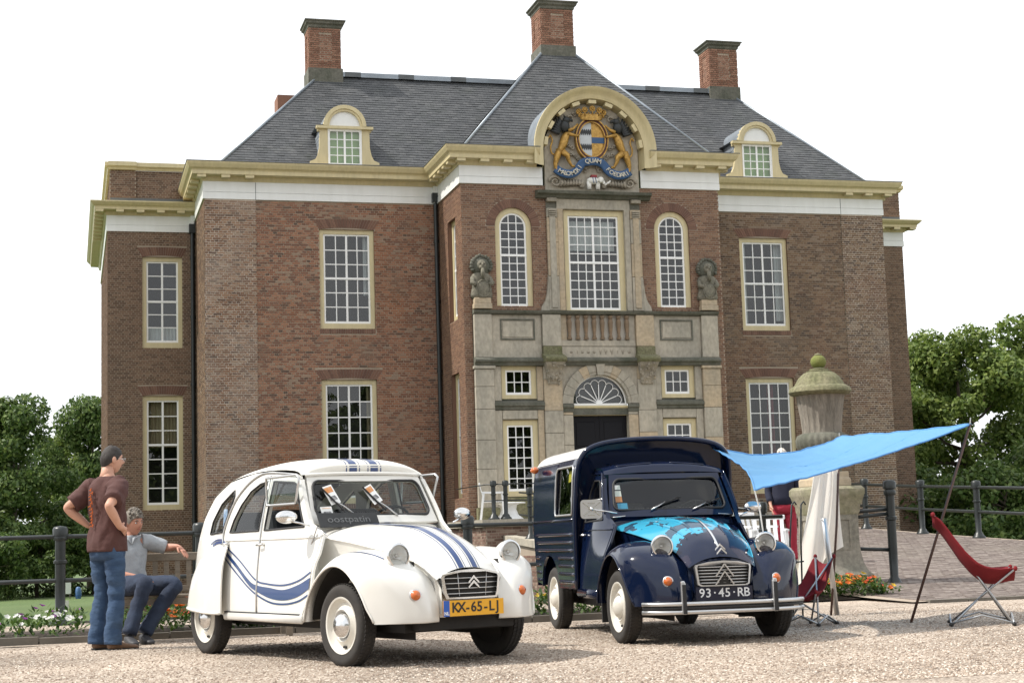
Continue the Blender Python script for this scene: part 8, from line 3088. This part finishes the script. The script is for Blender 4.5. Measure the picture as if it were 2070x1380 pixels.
for k in range(15):
    x = -BL + 0.06 + k * (2 * BL - 0.12) / 14
    MB().add([(x - 0.024, 0.218, 0.514), (x + 0.024, 0.218, 0.514), (x + 0.024, 0.243, 0.757), (x - 0.024, 0.243, 0.757), (x - 0.024, 0.234, 0.514), (x + 0.024, 0.234, 0.514), (x + 0.024, 0.259, 0.757), (x - 0.024, 0.259, 0.757)],
             [(0, 1, 2, 3), (5, 4, 7, 6), (4, 0, 3, 7), (1, 5, 6, 2)]).build('back_slat', M_TEAK, bench)
for sx_ in (-1, 1):
    bevel(MB().box(sx_ * BL - 0.03, sx_ * BL + 0.03, -0.27, -0.21, 0, 0.64).build('front_leg', M_TEAK, bench), 0.004, 1)
    bevel(MB().bar((sx_ * BL, 0.19, 0), (sx_ * BL, 0.262, 0.80), 0.06, 0.06, (0, 1, 0)).build('back_leg', M_TEAK, bench), 0.004, 1)
    bevel(MB().box(sx_ * BL - 0.035, sx_ * BL + 0.035, -0.30, 0.24, 0.64, 0.665).build('armrest', M_TEAK, bench), 0.005, 1)
bevel(MB().box(-BL, BL, -0.255, -0.225, 0.345, 0.41).build('front_apron', M_TEAK, bench), 0.004, 1)

sit = thing('person', 'seated man in grey shirt resting an arm along the bench back', 'person', (0.55, 16.08, 0.0))
K = Skel()
pel = K.add((-0.02, 0.24, 0.53), (0.11, 0.09))
ch = K.chain(pel, [((-0.02, 0.27, 0.66), 0.085), ((0.0, 0.30, 0.80), 0.085), ((0.02, 0.31, 0.92), 0.075)])
K.chain(ch, [((0.03, 0.29, 1.0), 0.052), ((0.04, 0.27, 1.06), 0.05)])
e1, w1 = Vector((0.37, 0.35, 0.885)), Vector((0.475, 0.235, 0.895))
a = K.add((0.17, 0.32, 0.945), 0.062, ch)
a = K.chain(a, [((0.26, 0.345, 0.92), 0.052), (e1, 0.044), (e1.lerp(w1, 0.5), 0.038), (w1, (0.028, 0.022))])
hand(K, a, (0.45, -0.5, -0.55), (0.1, -0.2, -1), (-0.6, -0.6, 0.1), 0.30)
e2, w2 = Vector((-0.17, 0.08, 0.66)), Vector((0.06, -0.03, 0.615))
a = K.add((-0.14, 0.25, 0.94), 0.062, ch)
a = K.chain(a, [((-0.175, 0.17, 0.80), 0.052), (e2, 0.044), (e2.lerp(w2, 0.5), 0.040), (w2, (0.028, 0.022))])
hand(K, a, (0.92, -0.22, -0.18), (0.1, 0.1, -1), (0.2, -0.9, 0.2), 0.35)
legs = (((0.06, 0.16, 0.525), (0.41, -0.10, 0.525), (0.13, -0.17, 0.11)), ((-0.08, 0.14, 0.525), (0.13, -0.22, 0.55), (-0.01, -0.30, 0.11)))
for h_, kn, an in legs:
    K.chain(pel, [(h_, 0.060), (Vector(h_).lerp(Vector(kn), 0.5), 0.050), (kn, 0.032), (Vector(kn).lerp(Vector(an), 0.45) + Vector((0, 0.02, 0)), 0.034), (an, 0.03)])
bme = skin_mesh(K.v, K.e, K.r, 0)
bme.materials.append(M_SKIN2)
share('body', bme, sit)
head_parts(sit, (0.05, 0.245, 1.135), (radians(-8), radians(4), radians(-146)), M_SKIN2, M_HAIRG, 'curly')
Fv = Vector((0.45, -0.89, 0))
Rv = Vector((0.89, 0.45, 0))
rows = [((-0.02, 0.22, 0.50), 0.185, 0.135), ((-0.02, 0.24, 0.58), 0.188, 0.140), ((-0.015, 0.26, 0.68), 0.180, 0.132), ((0.0, 0.285, 0.78), 0.185, 0.125), ((0.012, 0.30, 0.88), 0.195, 0.115), ((0.02, 0.305, 0.94), 0.175, 0.098), ((0.028, 0.298, 0.985), 0.115, 0.08), ((0.032, 0.29, 1.015), 0.075, 0.066)]
rr_ = []
for i in range((len(rows) - 1) * 3 + 1):
    j, t = min(i // 3, len(rows) - 2), (i % 3) / 3 if i < (len(rows) - 1) * 3 else 1.0
    a, b = rows[j], rows[j + 1]
    rr_.append((Vector(a[0]).lerp(Vector(b[0]), t), Rv * (a[1] + (b[1] - a[1]) * t), Fv * -(a[2] + (b[2] - a[2]) * t)))
sh = loft(rr_, 60, 0.026, 5.0)
sh.join(tubef([(0.12, 0.315, 0.945), (0.20, 0.335, 0.94), (0.29, 0.345, 0.91), (0.355, 0.35, 0.89)], [0.080, 0.078, 0.068, 0.062], 16, 0.010, 1))
sh.join(tubef([(-0.09, 0.265, 0.945), (-0.145, 0.235, 0.90), (-0.17, 0.17, 0.80), (-0.172, 0.12, 0.73)], [0.080, 0.078, 0.070, 0.064], 16, 0.010, 2))
sho = sh.build('shirt', M_SHIRT, sit, smooth=True)
cl_ = MB()
cl_.tube([(0.095, 0.22, 1.005), (0.05, 0.195, 0.985), (0.035, 0.18, 0.93)], [0.010, 0.016, 0.006], 6, flat=(1.6, 0.6))
cl_.tube([(-0.03, 0.25, 1.01), (0.0, 0.215, 0.985), (0.03, 0.18, 0.93)], [0.010, 0.016, 0.006], 6, flat=(1.6, 0.6))
cl_.build('collar', M_SHIRT, sho, smooth=True)
jn = MB()
jn.ball((-0.02, 0.21, 0.53), (0.19, 0.16, 0.11), 20, 12)
for i, (h_, kn, an) in enumerate(legs):
    jn.join(tubef([(h_[0], h_[1] + 0.04, h_[2]), Vector(h_).lerp(Vector(kn), 0.5), kn, Vector(kn).lerp(Vector(an), 0.45) + Vector((0, 0.02, 0)), (an[0], an[1], 0.095)], [0.100, 0.090, 0.074, 0.064, 0.064], 26, 0.015, i * 4, 8))
jn.build('jeans', M_JEAND, sit, smooth=True)
shoe(sit, (0.11, -0.12, 0.0), (0.19, -0.39, 0.0), M_SHOED)
shoe(sit, (-0.03, -0.25, 0.0), (0.04, -0.52, 0.0), M_SHOED)

# ---- woman on the bridge, mostly behind the sail
vis = thing('person', 'white haired visitor in navy top and red trousers behind the blue sail', 'person', (10.97, 24.0, bz(24.0)), radians(160))
V_ = Skel()
pel = V_.add((0, 0, 0.98), (0.13, 0.10))
ch = V_.chain(pel, [((0, 0, 1.14), (0.12, 0.09)), ((0, 0, 1.32), (0.13, 0.09)), ((0, 0, 1.42), (0.11, 0.08))])
V_.chain(ch, [((0, 0.0, 1.52), 0.052), ((0, 0.01, 1.58), 0.048)])
for s in (1, -1):
    a = V_.add((s * 0.16, 0, 1.42), 0.055, ch)
    a = V_.chain(a, [((s * 0.21, -0.02, 1.28), 0.048), ((s * 0.235, -0.02, 1.14), 0.040), ((s * 0.23, 0.07, 1.0), 0.036), ((s * 0.215, 0.13, 0.91), (0.026, 0.02))])
    hand(V_, a, (-s * 0.1, 0.45, -0.9), (-s, 0, 0), (0, 1, 0.2), 0.3)
    V_.chain(pel, [((s * 0.09, 0, 0.90), 0.065), ((s * 0.095, 0.01, 0.70), 0.05), ((s * 0.1, 0.02, 0.50), 0.036), ((s * 0.1, -0.01, 0.28), 0.036), ((s * 0.1, -0.03, 0.10), 0.03)])
bme = skin_mesh(V_.v, V_.e, V_.r, 0)
bme.materials.append(M_SKIN)
share('body', bme, vis)
head_parts(vis, (0, 0.03, 1.67), (0, 0, 0.2), M_SKIN, M_HAIRW, 'curly')
M_NAVYC = mat('navy_wool', (0.014, 0.016, 0.035), 0.9, bump=0.3, bscale=20)
M_REDC = mat('red_cloth', (0.36, 0.022, 0.045), 0.85, var=0.4, vscale=6, bump=0.4, bscale=14, bdist=0.03)
tp = loft([((0, 0, z), X_ * w_, Y_ * d_) for z, w_, d_ in ((0.92, 0.19, 0.14), (1.05, 0.18, 0.13), (1.2, 0.175, 0.12), (1.34, 0.19, 0.12), (1.43, 0.165, 0.1), (1.49, 0.10, 0.08), (1.52, 0.07, 0.065))], 30, 0.01, 3)
for s in (1, -1):
    tp.join(tubef([(s * 0.12, 0, 1.425), (s * 0.20, -0.015, 1.30), (s * 0.235, -0.02, 1.14), (s * 0.225, 0.09, 0.97)], [0.075, 0.068, 0.058, 0.048], 14, 0.006, s))
tp.build('jumper', M_NAVYC, vis, smooth=True)
tr = loft([((0, 0, z), X_ * w_, Y_ * d_) for z, w_, d_ in ((0.98, 0.17, 0.125), (0.88, 0.185, 0.135), (0.78, 0.17, 0.12))], 26, 0.006)
for s in (1, -1):
    tr.join(tubef([(s * 0.085, 0, 0.85), (s * 0.095, 0.01, 0.68), (s * 0.10, 0.02, 0.48), (s * 0.10, -0.01, 0.26), (s * 0.10, -0.03, 0.06)], [0.10, 0.09, 0.076, 0.078, 0.085], 16, 0.012, s * 5))
tr.build('trousers', M_REDC, vis, smooth=True)
for s in (1, -1):
    shoe(vis, (s * 0.10, -0.08, 0.0), (s * 0.12, 0.18, 0.0), M_SHOED)

# ------------------------------------------------------------------ camp gear beside the van
M_SAIL = mat('blue_nylon', (0.17, 0.43, 0.74), 0.6, var=0.25, vscale=2, color2=(0.13, 0.37, 0.69), transl=0.45)
sail = thing('blue_sail', 'light blue nylon sun sail stretched from the van to poles', 'awning', (5.7, 14.0, 1.6))
A_, B_, C_, D_ = Vector((5.71, 14.0, 1.64)), Vector((5.37, 12.3, 1.20)), Vector((7.75, 15.5, 1.82)), Vector((8.10, 13.5, 1.80))
sm = MB()


def sailp(u, v):
    # u from van (A,B) to poles (C,D); v from back (A,C) to front (B,D)
    p = A_.lerp(C_, u).lerp(B_.lerp(D_, u), v)
    sag = 0.20 * u * (1 - u) * 4 * (0.75 if v < 0.5 else 0.55) * (1 - 0.25 * sin(pi * v))
    p = p + Vector((0, 0, -sag * 0.62 - 0.10 * sin(pi * u) * sin(pi * v)))
    # edges curve inwards
    e = (A_.lerp(C_, u) - B_.lerp(D_, u)).normalized()
    p = p + e * (v - 0.5) * 2 * 0.16 * sin(pi * u)
    g = (C_.lerp(D_, v) - A_.lerp(B_, v)).normalized()
    p = p - g * (u - 0.5) * 2 * 0.14 * sin(pi * v)
    p = p + Vector((0, 0, 0.016 * noise.noise(Vector((u * 5, v * 12, 0))) + 0.010 * noise.noise(Vector((u * 19, v * 8, 3)))))
    return p - Vector((5.7, 14.0, 1.6))


sm.grid(sailp, 40, 26)
sm.build('cloth', M_SAIL, sail, smooth=True)
for nm, f in (('hem', lambda t: sailp(t, 0)), ('hem', lambda t: sailp(t, 1)), ('hem', lambda t: sailp(0, t)), ('hem', lambda t: sailp(1, t))):
    MB().tube([f(i / 30) for i in range(31)], 0.008, 5).build(nm, M_SAIL, sail, smooth=True)
for tv in (0.36, 0.70):
    MB().tube([Vector(sailp(i / 30, tv)) + Vector((0, 0, -0.004)) for i in range(31)], 0.005, 5).build('seam', mat('dark_blue_seam', (0.06, 0.24, 0.55), 0.7), sail, smooth=True)
lr = thing('guy_rope', 'thin white rope from the sail corner down to the van headlight', 'rope', B_)
hl_w = car_world(vloc, vrz, (0.44, -0.43, 0.86))
MB().tube([Vector((0, 0, 0)), (hl_w - B_) * 0.5 + Vector((0.01, 0, 0)), hl_w - B_], 0.006, 6).build('rope', M_WHITE, lr)
MB().tube([(0.012 * sin(i), 0.012 * cos(i), -0.36 - 0.006 * i) for i in range(10)], 0.005, 5).build('knot', M_WHITE, lr)
M_POLE = mat('varnished_pole', (0.085, 0.040, 0.028), 0.5, var=0.4, vscale=8)
p1 = thing('sail_pole', 'brown wooden pole propping up the back of the blue sail', 'pole', (7.47, 15.34, 0), 0, 'poles of the sun sail')
MB().tube([(0, 0, 0), (0.14, 0.05, 0.9), (0.27, 0.14, 1.80)], 0.013, 8).build('shaft', M_POLE, p1, smooth=True)
MB().tube([(0.27, 0.14, 1.79), (0.272, 0.142, 1.86)], 0.005, 6).build('spike', M_ALU, p1)
p2 = thing('sail_pole', 'long dark pole leaning at the right beside the red folding chair', 'pole', (7.41, 13.59, 0), 0, 'poles of the sun sail')
MB().tube([(0, 0, 0), (0.36, -0.05, 0.95), (0.68, -0.09, 1.80)], 0.013, 8).build('shaft', M_POLE, p2, smooth=True)
MB().tube([(0.68, -0.09, 1.79), (0.69, -0.09, 1.86)], 0.005, 6).build('spike', M_ALU, p2)
p3 = thing('metal_tube', 'short grey metal tube standing in front of the white cloth', 'pole', (7.58, 15.55, 0))
MB().tube([(0, -0.12, 0), (-0.20, -0.35, 0.98)], 0.028, 12).build('tube', M_ALU, p3, smooth=True)
MB().tube([(-0.20, -0.35, 0.96), (-0.24, -0.36, 0.97)], 0.008, 6).build('hook', M_ALU, p3)
M_CLOTH = mat('cream_cloth', (0.90, 0.87, 0.81), 0.85, var=0.3, vscale=3, color2=(0.82, 0.70, 0.60), transl=0.5)
hc = thing('hanging_cloth', 'cream cloth hanging from the sail pole in front of the pedestal', 'cloth', (7.55, 15.45, 0))


def clp(u, v):
    z = 1.50 * (1 - v) + (0.30 + 0.38 * u) * v
    xl, xr = -0.13 - 0.28 * v ** 1.2, 0.14 - 0.03 * v
    x = xl + (xr - xl) * u
    return (x, 0.05 * sin(u * 7 + v * 3) * (0.3 + v) + 0.025 * sin(u * 17 + 2 * v) - 0.06 * v, z + 0.02 * sin(u * 9) * v)


cm_ = MB()
cm_.grid(clp, 30, 34)
cm_.build('cloth', M_CLOTH, hc, smooth=True)
MB().tube([Vector(clp(u / 10, 0.0)) for u in range(11)], 0.008, 6).build('top_hem', M_CLOTH, hc, smooth=True)

M_REDCAN = mat('red_canvas', (0.235, 0.012, 0.018), 0.85, var=0.4, vscale=6, color2=(0.15, 0.008, 0.012), transl=0.15)
M_STEEL = mat('grey_steel_tube', (0.40, 0.41, 0.42), 0.35, metal=0.8)


def camp_chair(label, loc_, rz_, k=1.0):
    """folding butterfly chair: crossed tubes and a sling"""
    c = thing('folding_chair', label, 'chair', loc_, rz_, 'red folding camp chairs')
    FL, FR, BL_, BR_ = Vector((-0.30, -0.30, 0)), Vector((0.30, -0.30, 0)), Vector((-0.24, 0.24, 0)), Vector((0.24, 0.24, 0))
    tFL, tFR, tBL, tBR = Vector((-0.31, -0.34, 0.50)), Vector((0.31, -0.34, 0.50)), Vector((-0.17, 0.34, 1.0)), Vector((0.17, 0.34, 1.0))
    for a, b in ((FL, tBR), (FR, tBL), (BL_, tFR), (BR_, tFL)):
        MB().tube([a * k, b * k], 0.0095, 8).build('crossed_tube', M_STEEL, c, smooth=True)
    for a in (FL, FR, BL_, BR_):
        MB().ball(a * k + Vector((0, 0, 0.012)), 0.02, 8, 6).build('foot', M_RUBBER, c, smooth=True)
    for a, b in ((FL, FR), (BL_, BR_), (FL, BL_), (FR, BR_)):
        MB().tube([a * k + Vector((0, 0, 0.02)), (a + b) * 0.5 * k + Vector((0, 0, 0.09)), b * k + Vector((0, 0, 0.02))], 0.009, 6).build('base_tube', M_STEEL, c, smooth=True)
    def sl(u, v):
        p = tFL.lerp(tFR, u).lerp(tBL.lerp(tBR, u), v)
        sg = 0.14 * sin(pi * u) ** 0.9 * (0.8 + 0.3 * sin(pi * v)) + 0.17 * sin(pi * min(1, v * 1.1)) ** 1.2 + 0.006 * noise.noise(Vector((u * 9, v * 14, k)))
        return (p + Vector((0, 0.10 * sin(pi * v) * 0, -sg))) * k
    mb = MB()
    mb.grid(sl, 20, 26)
    solid(mb.build('canvas_sling', M_REDCAN, c, smooth=True), 0.006)
    for a in (tBL, tBR, tFL, tFR):
        MB().ball(a * k, (0.018, 0.018, 0.022), 9, 7).build('corner_pocket', M_REDCAN, c, smooth=True)
    return c


camp_chair('red folding chair at the right edge of the photo', (7.74, 13.0, 0), radians(62), 0.97)
camp_chair('low red folding chair behind the van wing below the white cloth', (6.62, 13.95, 0), radians(-62), 0.62)
camp_chair('red folding chair behind the van bonnet near the railing', (7.3, 17.0, 0), radians(20), 0.95)
hk = thing('metal_hook_stand', 'thin bent black rod stand beside the van wing', 'stand', (6.9, 15.0, 0))
for dx in (0.0, 0.10):
    MB().tube([(dx, 0, 0), (dx * 1.2, 0, 0.75), (0.04 + dx, 0, 1.12), (0.07 + dx, 0, 1.15), (0.09 + dx, 0, 1.12)], 0.009, 6).build('rod', M_IRON, hk, smooth=True)
MB().tube([(0.0, 0, 0.55), (0.14, 0, 0.56)], 0.008, 6).build('cross_rod', M_IRON, hk)

# white garden furniture on the terrace, and by the bridge
M_WPLAST = mat('white_plastic', (0.78, 0.79, 0.80), 0.35)


def garden_chair(label, loc_, rz_):
    c = thing('garden_chair', label, 'chair', loc_, rz_, 'white garden chairs by the door')
    bevel(MB().box(-0.24, 0.24, -0.23, 0.22, 0.41, 0.44).build('seat', M_WPLAST, c), 0.012, 2)
    for k in range(5):
        x = -0.20 + k * 0.10
        MB().bar((x, 0.21, 0.44), (x, 0.31, 0.82), 0.055, 0.016, (0, 1, 0)).build('back_slat', M_WPLAST, c)
    bevel(MB().bar((-0.25, 0.31, 0.83), (0.25, 0.31, 0.83), 0.03, 0.07).build('top_rail', M_WPLAST, c), 0.01, 1)
    for sx_ in (-1, 1):
        MB().bar((sx_ * 0.25, -0.25, 0), (sx_ * 0.225, -0.21, 0.62), 0.045, 0.045, (0, 1, 0)).build('front_leg', M_WPLAST, c)
        MB().bar((sx_ * 0.25, 0.30, 0), (sx_ * 0.225, 0.22, 0.62), 0.045, 0.045, (0, 1, 0)).build('back_leg', M_WPLAST, c)
        MB().bar((sx_ * 0.235, -0.24, 0.635), (sx_ * 0.235, 0.27, 0.645), 0.055, 0.03).build('armrest', M_WPLAST, c)
    return c


garden_chair('white plastic garden chair behind the thin terrace railing', (9.45, 36.6, 1.30), radians(75))
garden_chair('white garden chair right of the van on the bridge', (10.1, 23.2, bz(23.2)), radians(15))
garden_chair('white garden chair half hidden behind the van roof edge', (9.95, 22.3, bz(22.3)), radians(-20))
tb = thing('garden_table', 'white round plastic table with flared foot on the terrace', 'table', (9.86, 36.75, 1.30))
MB().lathe([(0.36, 0.0), (0.33, 0.03), (0.22, 0.12), (0.17, 0.24), (0.19, 0.34), (0.27, 0.38)], 28).build('pedestal', M_WPLAST, tb, smooth=50)
MB().lathe([(0.25, 0.375), (0.38, 0.375), (0.39, 0.39), (0.38, 0.405), (0.0, 0.41)], 28).build('top', M_WPLAST, tb, smooth=40)
